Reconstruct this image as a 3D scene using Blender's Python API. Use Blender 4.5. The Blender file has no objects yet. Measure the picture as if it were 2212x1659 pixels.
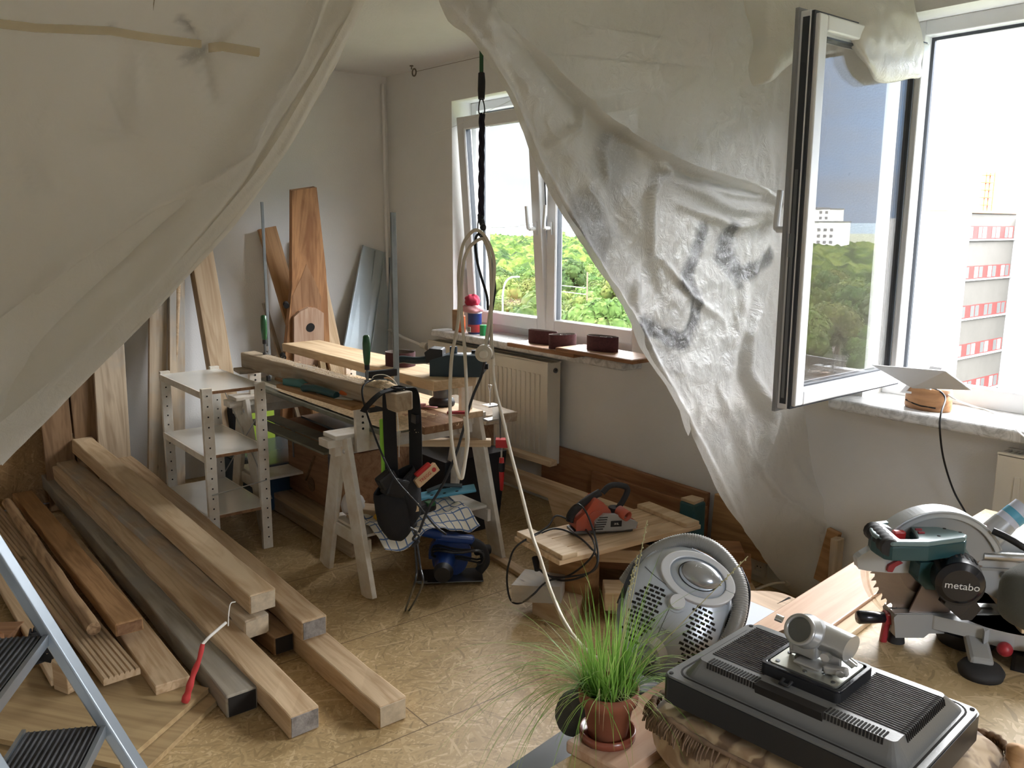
import bpy, bmesh, math, random
from mathutils import Vector as V, Matrix, noise
random.seed(7)
sc = bpy.context.scene
COL = sc.collection
PI = math.pi

# ---------------------------------------------------------------- camera
IW, IH, FPX = 2212, 1659, 1850.0
PITCH, YAW, ROLL = math.radians(10.5), math.radians(38.7), math.radians(0.2)
CAM = V((0, 0, 1.6))
_f = V((-math.cos(YAW) * math.cos(PITCH), math.sin(YAW) * math.cos(PITCH), -math.sin(PITCH)))
_r = V((math.sin(YAW), math.cos(YAW), 0))
_u = _r.cross(_f)
_r, _u = math.cos(ROLL) * _r + math.sin(ROLL) * _u, -math.sin(ROLL) * _r + math.cos(ROLL) * _u
cam = bpy.data.objects.new('camera', bpy.data.cameras.new('camera'))
COL.objects.link(cam)
cam.data.sensor_width = 36
cam.data.lens = 36 * FPX / IW
cam.data.clip_start = 0.02
cam.data.clip_end = 6000
cam.matrix_world = Matrix((( _r.x, _u.x, -_f.x, CAM.x), (_r.y, _u.y, -_f.y, CAM.y), (_r.z, _u.z, -_f.z, CAM.z), (0, 0, 0, 1)))
sc.camera = cam

# ---------------------------------------------------------------- world: bright hazy sky, brighter overhead
SKY_LOW, SKY_HIGH, ZENITH, EXPOSURE = .74, 21.0, .35, 0.92
w = bpy.data.worlds.new('sky'); sc.world = w; w.use_nodes = True
nt = w.node_tree; nt.nodes.clear()
def N(nt, t, **k):
    n = nt.nodes.new(t)
    for a, b in k.items():
        if a == 'op': n.operation = b
        elif a == 'bt': n.blend_type = b
        elif isinstance(a, str) and a.startswith('i_'): n.inputs[a[2:].replace('_', ' ')].default_value = b
        else: setattr(n, a, b)
    return n
def ramp(nt, fac, stops, interp='LINEAR'):
    n = nt.nodes.new('ShaderNodeValToRGB'); n.color_ramp.interpolation = interp
    el = n.color_ramp.elements
    while len(el) < len(stops): el.new(0.5)
    for e, (p, c) in zip(el, stops):
        e.position = p; e.color = tuple(c) + (1,) if len(c) == 3 else c
    nt.links.new(fac, n.inputs[0]); return n
tc = N(nt, 'ShaderNodeTexCoord'); sx = N(nt, 'ShaderNodeSeparateXYZ')
nt.links.new(tc.outputs['Generated'], sx.inputs[0])
mr = N(nt, 'ShaderNodeMapRange'); mr.inputs[1].default_value = -1; mr.inputs[2].default_value = 1
nt.links.new(sx.outputs[0], mr.inputs[0])
tint = ramp(nt, mr.outputs[0], [(0.0, (.86, .93, .97)), (0.18, (.86, .95, .98)), (0.27, (1.3, 1.33, 1.36)), (0.42, (1.4, 1.4, 1.42)), (0.53, (1.1, 1.2, 1.3)), (0.66, (1.0, 1.4, 2.0)), (0.85, (.8, 1.25, 2.0))])
nz = N(nt, 'ShaderNodeTexNoise'); nz.inputs['Scale'].default_value = 3.0; nz.inputs['Detail'].default_value = 6
mpw = N(nt, 'ShaderNodeMapping'); mpw.inputs['Scale'].default_value = (1, 1, 4.5)
nt.links.new(tc.outputs['Generated'], mpw.inputs[0]); nt.links.new(mpw.outputs[0], nz.inputs['Vector'])
cl = ramp(nt, nz.outputs['Fac'], [(0.40, (0, 0, 0)), (0.62, (1, 1, 1))])
mixc = N(nt, 'ShaderNodeMix', data_type='RGBA'); mixc.inputs[7].default_value = (1.15, 1.15, 1.16, 1)
mf = N(nt, 'ShaderNodeMath', op='MULTIPLY'); mf.inputs[1].default_value = 0.55
nt.links.new(cl.outputs[0], mf.inputs[0]); nt.links.new(mf.outputs[0], mixc.inputs[0]); nt.links.new(tint.outputs[0], mixc.inputs[6])
st = N(nt, 'ShaderNodeMapRange', interpolation_type='SMOOTHSTEP'); st.inputs[1].default_value = 0.27; st.inputs[2].default_value = 0.55
st.inputs[3].default_value = SKY_LOW; st.inputs[4].default_value = SKY_HIGH
nt.links.new(sx.outputs[2], st.inputs[0])
st.inputs[1].default_value = .20; st.inputs[2].default_value = .36
zf = N(nt, 'ShaderNodeMapRange', interpolation_type='SMOOTHSTEP'); zf.inputs[1].default_value = .40; zf.inputs[2].default_value = .75; zf.inputs[3].default_value = 1; zf.inputs[4].default_value = ZENITH
nt.links.new(sx.outputs[2], zf.inputs[0]); sm = N(nt, 'ShaderNodeMath', op='MULTIPLY'); nt.links.new(st.outputs[0], sm.inputs[0]); nt.links.new(zf.outputs[0], sm.inputs[1])
hm = N(nt, 'ShaderNodeMapRange', interpolation_type='SMOOTHSTEP'); hm.inputs[1].default_value = 0.19; hm.inputs[2].default_value = 0.34
nt.links.new(sx.outputs[2], hm.inputs[0])
mixh = N(nt, 'ShaderNodeMix', data_type='RGBA'); mixh.inputs[7].default_value = (.975, .985, 1.0, 1)
nt.links.new(hm.outputs[0], mixh.inputs[0]); nt.links.new(mixc.outputs[2], mixh.inputs[6])
bg = N(nt, 'ShaderNodeBackground'); wo = N(nt, 'ShaderNodeOutputWorld')
nt.links.new(mixh.outputs[2], bg.inputs[0]); nt.links.new(sm.outputs[0], bg.inputs[1]); nt.links.new(bg.outputs[0], wo.inputs[0])

sun = bpy.data.objects.new('sun', bpy.data.lights.new('sun', 'SUN'))
sun.data.energy = 1.0; sun.data.angle = 0.03; sun.data.color = (1, .95, .82)
sun.rotation_euler = (math.radians(52), 0, math.radians(-8))     # from behind the house, over the roof on to the trees
COL.objects.link(sun)
def portal(x0, x1, z0, z1, y=3.52):
    L = bpy.data.lights.new('window_portal', 'AREA'); L.shape = 'RECTANGLE'; L.size = x1 - x0; L.size_y = z1 - z0
    L.cycles.is_portal = True
    o = bpy.data.objects.new('window_portal', L); COL.objects.link(o)
    o.location = ((x0 + x1) / 2, y, (z0 + z1) / 2); o.rotation_euler = (math.radians(-90), 0, 0); return o
WIN1 = (-4.61, -3.01, .93, 2.363); WIN2 = (-1.75, -.15, .93, 2.363)
portal(*WIN1); portal(*WIN2)
L = portal(.25, 1.05, .93, 2.363); L.location = (1.78, .65, 1.6465); L.rotation_euler = (math.radians(-90), 0, math.radians(-90))     # portal of the unseen window added behind the camera as fill light
sc.view_settings.view_transform = 'Standard'; sc.view_settings.look = 'None'
sc.view_settings.exposure = EXPOSURE; sc.view_settings.gamma = 1; sc.view_settings.use_curve_mapping = False
sc.cycles.use_denoising = True; sc.cycles.max_bounces = 10; sc.cycles.diffuse_bounces = 6
sc.cycles.transparent_max_bounces = 24; sc.cycles.sample_clamp_indirect = 6; sc.cycles.caustics_reflective = False; sc.cycles.caustics_refractive = False

# ---------------------------------------------------------------- where a sight line meets a real plane of the room
def _ray(x, y): return (x - IW / 2) / FPX * _r - (y - IH / 2) / FPX * _u + _f
def onz(x, y, z): v = _ray(x, y); return CAM + v * ((z - CAM.z) / v.z)
def ony(x, y, Y): v = _ray(x, y); return CAM + v * ((Y - CAM.y) / v.y)
def onx(x, y, X): v = _ray(x, y); return CAM + v * ((X - CAM.x) / v.x)
def dep(x, y, t): return CAM + _ray(x, y) * t

# ---------------------------------------------------------------- materials
M = {}
def new_mat(name):
    m = bpy.data.materials.new(name); m.use_nodes = True; nt = m.node_tree
    b = nt.nodes['Principled BSDF']; M[name] = m
    return m, nt, b
def coords(nt, scale=(1, 1, 1), rnd=True, rot=(0, 0, 0), kind='Object'):
    tc = nt.nodes.new('ShaderNodeTexCoord'); mp = nt.nodes.new('ShaderNodeMapping')
    mp.inputs['Scale'].default_value = scale; mp.inputs['Rotation'].default_value = rot
    src = tc.outputs[kind]
    if rnd:
        oi = nt.nodes.new('ShaderNodeObjectInfo'); va = N(nt, 'ShaderNodeVectorMath', op='MULTIPLY_ADD')
        cb = nt.nodes.new('ShaderNodeCombineXYZ')
        for i in range(3): nt.links.new(oi.outputs['Random'], cb.inputs[i])
        nt.links.new(cb.outputs[0], va.inputs[0]); va.inputs[1].default_value = (7.3, 3.1, 5.7); nt.links.new(src, va.inputs[2]); src = va.outputs[0]
    nt.links.new(src, mp.inputs[0]); return mp.outputs[0]
def bump(nt, b, h, strength=.3, dist=.01):
    bp = nt.nodes.new('ShaderNodeBump'); bp.inputs['Strength'].default_value = strength; bp.inputs['Distance'].default_value = dist
    nt.links.new(h, bp.inputs['Height']); nt.links.new(bp.outputs[0], b.inputs['Normal']); return bp
def noise_n(nt, vec, scale, detail=4, rough=.55, dist=0):
    n = nt.nodes.new('ShaderNodeTexNoise'); n.inputs['Scale'].default_value = scale; n.inputs['Detail'].default_value = detail
    n.inputs['Roughness'].default_value = rough; n.inputs['Distortion'].default_value = dist
    if vec is not None: nt.links.new(vec, n.inputs['Vector'])
    return n
def mixrgb(nt, fac, a, b, bt='MIX'):
    n = nt.nodes.new('ShaderNodeMix'); n.data_type = 'RGBA'; n.blend_type = bt
    for s, i in ((fac, 0), (a, 6), (b, 7)):
        if isinstance(s, (int, float)): n.inputs[i].default_value = s
        elif isinstance(s, tuple): n.inputs[i].default_value = s + (1,) if len(s) == 3 else s
        else: nt.links.new(s, n.inputs[i])
    return n.outputs[2]
def plain(name, c, rough=.5, metal=0, var=.0, vs=6, bmp=0, bs=60, spec=.5, dirt=None, coat=0):
    m, nt, b = new_mat(name)
    b.inputs['Base Color'].default_value = tuple(c) + (1,); b.inputs['Roughness'].default_value = rough; b.inputs['Metallic'].default_value = metal
    b.inputs['Specular IOR Level'].default_value = spec; b.inputs['Coat Weight'].default_value = coat
    if var or dirt:
        v = coords(nt); n = noise_n(nt, v, vs, 5, .6)
        d = dirt or tuple(x * (1 - var) for x in c); l = tuple(min(1, x * (1 + var * .6)) for x in c)
        r = ramp(nt, n.outputs['Fac'], [(.3, d), (.6 if dirt else .7, c if dirt else l)])
        nt.links.new(r.outputs[0], b.inputs['Base Color'])
    if bmp:
        n2 = noise_n(nt, coords(nt), bs, 4); bump(nt, b, n2.outputs['Fac'], bmp, .004)
    return m
def wood(name, light, dark, knot=None, rough=.6, grain=26, stain=None, vs=1.0, axis=0, knots=.09):
    m, nt, b = new_mat(name)
    s = [grain * .9] * 3; s[axis] = 1.1 * vs
    n1 = noise_n(nt, coords(nt, tuple(s)), 1.0, 6, .62, .9)
    s2 = [5.0] * 3; s2[axis] = .55
    n2 = noise_n(nt, coords(nt, tuple(s2)), 1.3, 3, .5, 1.6)
    wv = N(nt, 'ShaderNodeMath', op='SINE'); mu = N(nt, 'ShaderNodeMath', op='MULTIPLY'); mu.inputs[1].default_value = 34
    nt.links.new(n2.outputs['Fac'], mu.inputs[0]); nt.links.new(mu.outputs[0], wv.inputs[0])
    ad = N(nt, 'ShaderNodeMath', op='MULTIPLY_ADD'); ad.inputs[1].default_value = .10
    nt.links.new(wv.outputs[0], ad.inputs[0]); nt.links.new(n1.outputs['Fac'], ad.inputs[2])
    mid = tuple((a + c) / 2 for a, c in zip(light, dark))
    r = ramp(nt, ad.outputs[0], [(.30, dark), (.46, mid), (.62, light)])
    col = r.outputs[0]
    oi = nt.nodes.new('ShaderNodeObjectInfo'); hs = nt.nodes.new('ShaderNodeHueSaturation')
    mrr = N(nt, 'ShaderNodeMapRange'); mrr.inputs[3].default_value = .84; mrr.inputs[4].default_value = 1.12
    nt.links.new(oi.outputs['Random'], mrr.inputs[0]); nt.links.new(mrr.outputs[0], hs.inputs['Value']); nt.links.new(col, hs.inputs['Color']); col = hs.outputs[0]
    s3 = [7.0] * 3; s3[axis] = 2.2
    vo = nt.nodes.new('ShaderNodeTexVoronoi'); vo.inputs['Scale'].default_value = 1.0; nt.links.new(coords(nt, tuple(s3)), vo.inputs['Vector'])
    kr = ramp(nt, vo.outputs['Distance'], [(knots * .5, (1, 1, 1)), (knots, (0, 0, 0))])
    col = mixrgb(nt, kr.outputs[0], col, knot or tuple(x * .35 for x in dark))
    if stain:
        n3 = noise_n(nt, coords(nt), 2.4, 4, .6); sr = ramp(nt, n3.outputs['Fac'], [(.48, (0, 0, 0)), (.62, (1, 1, 1))])
        col = mixrgb(nt, sr.outputs[0], col, stain)
    nt.links.new(col, b.inputs['Base Color']); b.inputs['Roughness'].default_value = rough; b.inputs['Specular IOR Level'].default_value = .3
    bump(nt, b, ad.outputs[0], .25, .003)
    return m
def osb(name, base=(.50, .36, .185), seams=True, dirt=True):
    m, nt, b = new_mat(name); col = None; hts = []
    cols = []
    for k, (ang, sx_, sy_) in enumerate([(.3, 13, 120), (1.25, 15, 140), (2.2, 12, 115), (-.5, 16, 150), (.8, 14, 130), (1.75, 12, 110)]):
        v = coords(nt, (1, 1, 1), False, (0, 0, ang)); dn = noise_n(nt, v, 9, 2)
        va = N(nt, 'ShaderNodeVectorMath', op='MULTIPLY_ADD'); va.inputs[1].default_value = (.03, .03, .03); nt.links.new(dn.outputs['Color'], va.inputs[0]); nt.links.new(v, va.inputs[2])
        mp = nt.nodes.new('ShaderNodeMapping'); mp.inputs['Scale'].default_value = (sx_, sy_, 1); mp.inputs['Location'].default_value = (k * 3.3, k * 1.7, 0)
        nt.links.new(va.outputs[0], mp.inputs[0])
        vo = nt.nodes.new('ShaderNodeTexVoronoi'); vo.inputs['Scale'].default_value = 1; vo.inputs['Randomness'].default_value = .95; vo.voronoi_dimensions = '2D'
        nt.links.new(mp.outputs[0], vo.inputs['Vector'])
        sp = nt.nodes.new('ShaderNodeSeparateColor'); nt.links.new(vo.outputs['Color'], sp.inputs[0]); cols.append((sp.outputs[0], sp.outputs[1]))
    h, c = cols[0]
    for h2, c2 in cols[1:]:
        gt = N(nt, 'ShaderNodeMath', op='GREATER_THAN'); nt.links.new(h2, gt.inputs[0]); nt.links.new(h, gt.inputs[1])
        mx = N(nt, 'ShaderNodeMath', op='MAXIMUM'); nt.links.new(h2, mx.inputs[0]); nt.links.new(h, mx.inputs[1])
        mm = N(nt, 'ShaderNodeMix'); nt.links.new(gt.outputs[0], mm.inputs[0]); nt.links.new(c, mm.inputs[2]); nt.links.new(c2, mm.inputs[3])
        h, c = mx.outputs[0], mm.outputs[0]
    r = ramp(nt, c, [(0, tuple(x * .74 for x in base)), (.22, tuple(x * .95 for x in base)), (.62, tuple(x * 1.04 for x in base)), (.85, (base[0] * 1.18, base[1] * 1.22, base[2] * 1.3)), (1, (base[0] * 1.38, base[1] * 1.48, base[2] * 1.7))])
    col = r.outputs[0]
    g = noise_n(nt, coords(nt, (1, 1, 1), False), 1.6, 5, .6); gr = ramp(nt, g.outputs['Fac'], [(.35, (.80, .77, .72)), (.6, (1, 1, 1))])
    col = mixrgb(nt, 1.0, col, gr.outputs[0], 'MULTIPLY')
    if dirt:
        d = noise_n(nt, coords(nt, (1, 1, 1), False), 55, 3, .7); dr = ramp(nt, d.outputs['Fac'], [(.70, (0, 0, 0)), (.76, (1, 1, 1))])
        col = mixrgb(nt, dr.outputs[0], col, (.16, .11, .07))
    if seams:
        tc = nt.nodes.new('ShaderNodeTexCoord'); br = nt.nodes.new('ShaderNodeTexBrick'); mp = nt.nodes.new('ShaderNodeMapping')
        mp.inputs['Scale'].default_value = (1, 1, 1); mp.inputs['Location'].default_value = (.35, .12, 0); mp.inputs['Rotation'].default_value = (0, 0, PI / 2)
        nt.links.new(tc.outputs['Object'], mp.inputs[0]); nt.links.new(mp.outputs[0], br.inputs[0])
        br.inputs['Scale'].default_value = 1; br.inputs['Brick Width'].default_value = 2.05; br.inputs['Row Height'].default_value = .675; br.inputs['Mortar Size'].default_value = .0022; br.inputs['Mortar Smooth'].default_value = 0
        col = mixrgb(nt, br.outputs['Fac'], col, (.17, .11, .055))
    nt.links.new(col, b.inputs['Base Color']); b.inputs['Roughness'].default_value = .48; b.inputs['Specular IOR Level'].default_value = .35
    bump(nt, b, c, .18, .002)
    return m
def plaster(name, c, bmp=.35, sc_=130, dirt=.06):
    m, nt, b = new_mat(name)
    g = noise_n(nt, coords(nt, (1, 1, 1), False), 1.3, 6, .65)
    r = ramp(nt, g.outputs['Fac'], [(.32, tuple(x * (1 - dirt) for x in c)), (.6, c)])
    sp = noise_n(nt, coords(nt, (1, 1, 1), False), 23, 3, .7); sr = ramp(nt, sp.outputs['Fac'], [(.745, (0, 0, 0)), (.79, (.5, .5, .5))])
    nt.links.new(mixrgb(nt, sr.outputs[0], r.outputs[0], (.3, .28, .25)), b.inputs['Base Color'])
    b.inputs['Roughness'].default_value = .9; b.inputs['Specular IOR Level'].default_value = .2
    n2 = noise_n(nt, coords(nt, (1, 1, 1), False), sc_, 3); bump(nt, b, n2.outputs['Fac'], bmp, .003)
    return m
def glass(name, tint=(1, 1, 1), rough=0.0):
    m = bpy.data.materials.new(name); m.use_nodes = True; nt = m.node_tree; nt.nodes.clear(); M[name] = m
    geo = nt.nodes.new('ShaderNodeNewGeometry'); dp = N(nt, 'ShaderNodeVectorMath', op='DOT_PRODUCT')
    nt.links.new(geo.outputs['Normal'], dp.inputs[0]); nt.links.new(geo.outputs['Incoming'], dp.inputs[1])
    ab = N(nt, 'ShaderNodeMath', op='ABSOLUTE'); nt.links.new(dp.outputs['Value'], ab.inputs[0])
    om = N(nt, 'ShaderNodeMath', op='SUBTRACT'); om.inputs[0].default_value = 1; nt.links.new(ab.outputs[0], om.inputs[1])
    pw = N(nt, 'ShaderNodeMath', op='POWER'); pw.inputs[1].default_value = 5; nt.links.new(om.outputs[0], pw.inputs[0])
    ma = N(nt, 'ShaderNodeMath', op='MULTIPLY_ADD'); ma.inputs[1].default_value = .96; ma.inputs[2].default_value = .04; nt.links.new(pw.outputs[0], ma.inputs[0])
    t = nt.nodes.new('ShaderNodeBsdfTransparent'); t.inputs[0].default_value = tuple(tint) + (1,)
    g = nt.nodes.new('ShaderNodeBsdfGlossy'); g.inputs['Roughness'].default_value = rough
    mx = nt.nodes.new('ShaderNodeMixShader'); o = nt.nodes.new('ShaderNodeOutputMaterial')
    nt.links.new(ma.outputs[0], mx.inputs[0]); nt.links.new(t.outputs[0], mx.inputs[1]); nt.links.new(g.outputs[0], mx.inputs[2]); nt.links.new(mx.outputs[0], o.inputs[0])
    return m

# ---------------------------------------------------------------- mesh building
class MB:
    def __init__(s): s.v = []; s.f = []; s.sm = []
    def add(s, vs, fs, smooth=False, m=None):
        o = len(s.v)
        s.v += [(m @ V(p)) if m is not None else V(p) for p in vs]
        s.f += [tuple(i + o for i in f) for f in fs]; s.sm += [smooth] * len(fs)
        return s
    def box(s, c, d, m=None, rz=0, rx=0, ry=0):
        x, y, z = d[0] / 2, d[1] / 2, d[2] / 2
        r = Matrix.Translation(V(c)) @ Matrix.Rotation(rz, 4, 'Z') @ Matrix.Rotation(ry, 4, 'Y') @ Matrix.Rotation(rx, 4, 'X')
        if m is not None: r = m @ r
        return s.add([(-x, -y, -z), (x, -y, -z), (x, y, -z), (-x, y, -z), (-x, -y, z), (x, -y, z), (x, y, z), (-x, y, z)],
                     [(0, 3, 2, 1), (4, 5, 6, 7), (0, 1, 5, 4), (1, 2, 6, 5), (2, 3, 7, 6), (3, 0, 4, 7)], False, r)
    def bx(s, a, b, m=None):
        return s.box([(p + q) / 2 for p, q in zip(a, b)], [abs(q - p) for p, q in zip(a, b)], m)
    def beam(s, p0, p1, w, h, up=(0, 0, 1), taper=1.0, m=None):
        p0, p1 = V(p0), V(p1); x = (p1 - p0); L = x.length; x.normalize(); up = V(up)
        y = up.cross(x); y.normalize(); z = x.cross(y)
        vs = []
        for q, k in ((p0, 1), (p1, taper)):
            for a, b in ((-1, -1), (1, -1), (1, 1), (-1, 1)): vs.append(q + y * a * w / 2 * k + z * b * h / 2 * k)
        return s.add(vs, [(0, 3, 2, 1), (4, 5, 6, 7), (0, 1, 5, 4), (1, 2, 6, 5), (2, 3, 7, 6), (3, 0, 4, 7)], False, m)
    def cyl(s, p0, p1, r0, r1=None, n=20, caps=True, m=None, smooth=True):
        r1 = r0 if r1 is None else r1; p0, p1 = V(p0), V(p1); d = (p1 - p0).normalized()
        a = d.cross(V((0, 0, 1)) if abs(d.z) < .9 else V((1, 0, 0))).normalized(); b = d.cross(a)
        vs = [p + (a * math.cos(t) + b * math.sin(t)) * r for p, r in ((p0, r0), (p1, r1)) for t in [2 * PI * i / n for i in range(n)]]
        s.add(vs, [(i, i + n, (i + 1) % n + n, (i + 1) % n) for i in range(n)], smooth, m)
        if caps: s.add(vs, [tuple(range(n)), tuple(range(2 * n - 1, n - 1, -1))], False, m)
        return s
    def lathe(s, prof, n=28, m=None, smooth=True):
        vs = []; fs = []
        for r, z in prof: vs += [(r * math.cos(2 * PI * i / n), r * math.sin(2 * PI * i / n), z) for i in range(n)]
        for k in range(len(prof) - 1):
            fs += [(k * n + i, k * n + (i + 1) % n, (k + 1) * n + (i + 1) % n, (k + 1) * n + i) for i in range(n)]
        return s.add(vs, fs, smooth, m)
    def tube(s, pts, r, n=8, m=None, caps=True, rf=None):
        pts = [V(p) for p in pts]; k = len(pts)
        if k < 2: return s
        t0 = (pts[1] - pts[0]).normalized(); a = t0.cross(V((0, 0, 1)) if abs(t0.z) < .9 else V((1, 0, 0))).normalized(); vs = []
        for i, p in enumerate(pts):
            t = (pts[min(i + 1, k - 1)] - pts[max(i - 1, 0)]).normalized(); a = (a - t * a.dot(t))
            a = a.normalized() if a.length > 1e-6 else t.orthogonal().normalized(); b = t.cross(a)
            rr = rf(i / (k - 1)) * r if rf else r
            vs += [p + (a * math.cos(2 * PI * j / n) + b * math.sin(2 * PI * j / n)) * rr for j in range(n)]
        fs = [(i * n + j, i * n + (j + 1) % n, (i + 1) * n + (j + 1) % n, (i + 1) * n + j) for i in range(k - 1) for j in range(n)]
        s.add(vs, fs, True, m)
        if caps: s.add([vs[j] for j in range(n)] + vs[-n:], [tuple(range(n - 1, -1, -1)), tuple(range(n, 2 * n))], False, m)
        return s
    def ribbon(s, pts, wdir, w, th=.002):
        pts = [V(p) for p in pts]; k = len(pts)
        for i in range(k - 1):
            wd = V(wdir(i / (k - 1)) if callable(wdir) else wdir).normalized(); wd2 = V(wdir((i + 1) / (k - 1)) if callable(wdir) else wdir).normalized()
            t = (pts[i + 1] - pts[i]).normalized(); nn = t.cross(wd).normalized() * th / 2; n2 = t.cross(wd2).normalized() * th / 2
            a, b = pts[i], pts[i + 1]
            s.add([a - wd * w / 2 - nn, a + wd * w / 2 - nn, a + wd * w / 2 + nn, a - wd * w / 2 + nn, b - wd2 * w / 2 - n2, b + wd2 * w / 2 - n2, b + wd2 * w / 2 + n2, b - wd2 * w / 2 + n2],
                  [(0, 3, 2, 1), (4, 5, 6, 7), (0, 1, 5, 4), (1, 2, 6, 5), (2, 3, 7, 6), (3, 0, 4, 7)])
        return s
    def prism(s, poly, z0, z1, m=None, smooth=False, top=None):
        n = len(poly); tp = top or poly
        vs = [(x, y, z0) for x, y in poly] + [(x, y, z1) for x, y in tp]
        fs = [(i, (i + 1) % n, (i + 1) % n + n, i + n) for i in range(n)]
        s.add(vs, fs, smooth, m); return s.add(vs, [tuple(range(n - 1, -1, -1)), tuple(range(n, 2 * n))], False, m)
    def ring(s, outer, inner, z0, z1, m=None):
        n = len(outer)
        vs = [(x, y, z0) for x, y in outer] + [(x, y, z1) for x, y in outer] + [(x, y, z0) for x, y in inner] + [(x, y, z1) for x, y in inner]
        fs = []
        for i in range(n):
            j = (i + 1) % n
            fs += [(i, j, j + n, i + n), (2 * n + j, 2 * n + i, 3 * n + i, 3 * n + j), (i + n, j + n, 3 * n + j, 3 * n + i), (j, i, 2 * n + i, 2 * n + j)]
        return s.add(vs, fs, False, m)
    def sphere(s, c, r, n=14, k=9, m=None, sc3=(1, 1, 1)):
        vs = [(0, 0, 1)]; fs = []
        for i in range(1, k):
            p = PI * i / k; vs += [(math.sin(p) * math.cos(2 * PI * j / n), math.sin(p) * math.sin(2 * PI * j / n), math.cos(p)) for j in range(n)]
        vs.append((0, 0, -1)); L = len(vs) - 1
        fs += [(0, 1 + j, 1 + (j + 1) % n) for j in range(n)]
        for i in range(k - 2): fs += [(1 + i * n + j, 1 + (i + 1) * n + j, 1 + (i + 1) * n + (j + 1) % n, 1 + i * n + (j + 1) % n) for j in range(n)]
        fs += [(L, 1 + (k - 2) * n + (j + 1) % n, 1 + (k - 2) * n + j) for j in range(n)]
        c = V(c); return s.add([(c.x + x * r * sc3[0], c.y + y * r * sc3[1], c.z + z * r * sc3[2]) for x, y, z in vs], fs, True, m)
    def grid(s, fn, nu, nv, m=None, smooth=True, close_u=False):
        vs = [fn(i / nu, j / nv) for j in range(nv + 1) for i in range(nu + 1)]
        return s.add(vs, [(j * (nu + 1) + i, j * (nu + 1) + i + 1, (j + 1) * (nu + 1) + i + 1, (j + 1) * (nu + 1) + i) for j in range(nv) for i in range(nu)], smooth, m)
    def mesh(s, name):
        me = bpy.data.meshes.new(name); me.from_pydata([tuple(p) for p in s.v], [], s.f)
        me.polygons.foreach_set('use_smooth', s.sm); me.update(); return me
def mkobj(name, mb, mat, parent=None, Mx=None, bev=0, seg=2, sub=0, sol=0, fixn=True):
    me = mb.mesh(name)
    if fixn:
        b = bmesh.new(); b.from_mesh(me); bmesh.ops.recalc_face_normals(b, faces=b.faces); b.to_mesh(me); b.free()
    o = bpy.data.objects.new(name, me); COL.objects.link(o)
    if mat: me.materials.append(M[mat] if isinstance(mat, str) else mat)
    if parent: o.parent = parent
    if Mx is not None: o.matrix_local = Mx
    if sol:
        md = o.modifiers.new('thick', 'SOLIDIFY'); md.thickness = sol; md.offset = 0
    if bev:
        md = o.modifiers.new('bev', 'BEVEL'); md.width = bev; md.segments = seg; md.limit_method = 'ANGLE'; md.angle_limit = .6; md.harden_normals = False
    if sub:
        md = o.modifiers.new('sub', 'SUBSURF'); md.levels = sub; md.render_levels = sub
    return o
def tag(o, label, cat, group=None, kind=None):
    o['label'] = label; o['category'] = cat
    if group: o['group'] = group
    if kind: o['kind'] = kind
    return o
def thing(name, label, cat, Mx=None, group=None, loc=None):
    o = bpy.data.objects.new(name, None); COL.objects.link(o); o.empty_display_size = .05
    if loc is not None: o.location = loc
    if Mx is not None: o.matrix_world = Mx
    bpy.context.view_layer.update() if Mx is not None else None
    return tag(o, label, cat, group)
def struct(name, mb, mat, parent=None, **k):
    o = mkobj(name, mb, mat, parent, **k)
    if parent is None: o['kind'] = 'structure'
    return o
def frame(o, x, z=(0, 0, 1)):
    x = V(x).normalized(); z = V(z); y = z.cross(x).normalized(); z = x.cross(y)
    return Matrix(((x.x, y.x, z.x, o[0]), (x.y, y.y, z.y, o[1]), (x.z, y.z, z.z, o[2]), (0, 0, 0, 1)))
def plank(name, p0, p1, w, h, mat, label, cat, group=None, up=(0, 0, 1), bev=.004, rough=0, sub=0, poly=None):
    """board or beam running from p0 to p1 (centre line), its own x axis along the grain"""
    p0, p1 = V(p0), V(p1); L = (p1 - p0).length; Mx = frame((p0 + p1) / 2, p1 - p0, up)
    mb = MB()
    if rough:
        n = max(6, int(L / .12)); rnd = random.Random(name + label)
        for sgn in (0,):
            vs = []; fs = []
            for i in range(n + 1):
                x = -L / 2 + L * i / n
                for a, b in ((-1, -1), (1, -1), (1, 1), (-1, 1)):
                    vs.append((x, a * w / 2 + rnd.uniform(-rough, rough), b * h / 2 + rnd.uniform(-rough, rough)))
            for i in range(n):
                for j in range(4): fs.append((i * 4 + j, i * 4 + (j + 1) % 4, (i + 1) * 4 + (j + 1) % 4, (i + 1) * 4 + j))
            fs += [(3, 2, 1, 0), (n * 4, n * 4 + 1, n * 4 + 2, n * 4 + 3)]
            mb.add(vs, fs)
    elif poly: mb.prism(poly, -h / 2, h / 2)
    else: mb.box((0, 0, 0), (L, w, h))
    o = mkobj(name, mb, mat, Mx=Mx, bev=bev)
    o.matrix_world = Mx
    return tag(o, label, cat, group) if label else o
def spl(pts, n=8):
    pts = [V(p) for p in pts]; out = []
    P = [pts[0] * 2 - pts[1]] + pts + [pts[-1] * 2 - pts[-2]]
    for i in range(1, len(P) - 2):
        a, b, c, d = P[i - 1], P[i], P[i + 1], P[i + 2]
        for k in range(n):
            t = k / n; out.append(.5 * ((2 * b) + (c - a) * t + (2 * a - 5 * b + 4 * c - d) * t * t + (-a + 3 * b - 3 * c + d) * t ** 3))
    out.append(pts[-1]); return out
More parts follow.
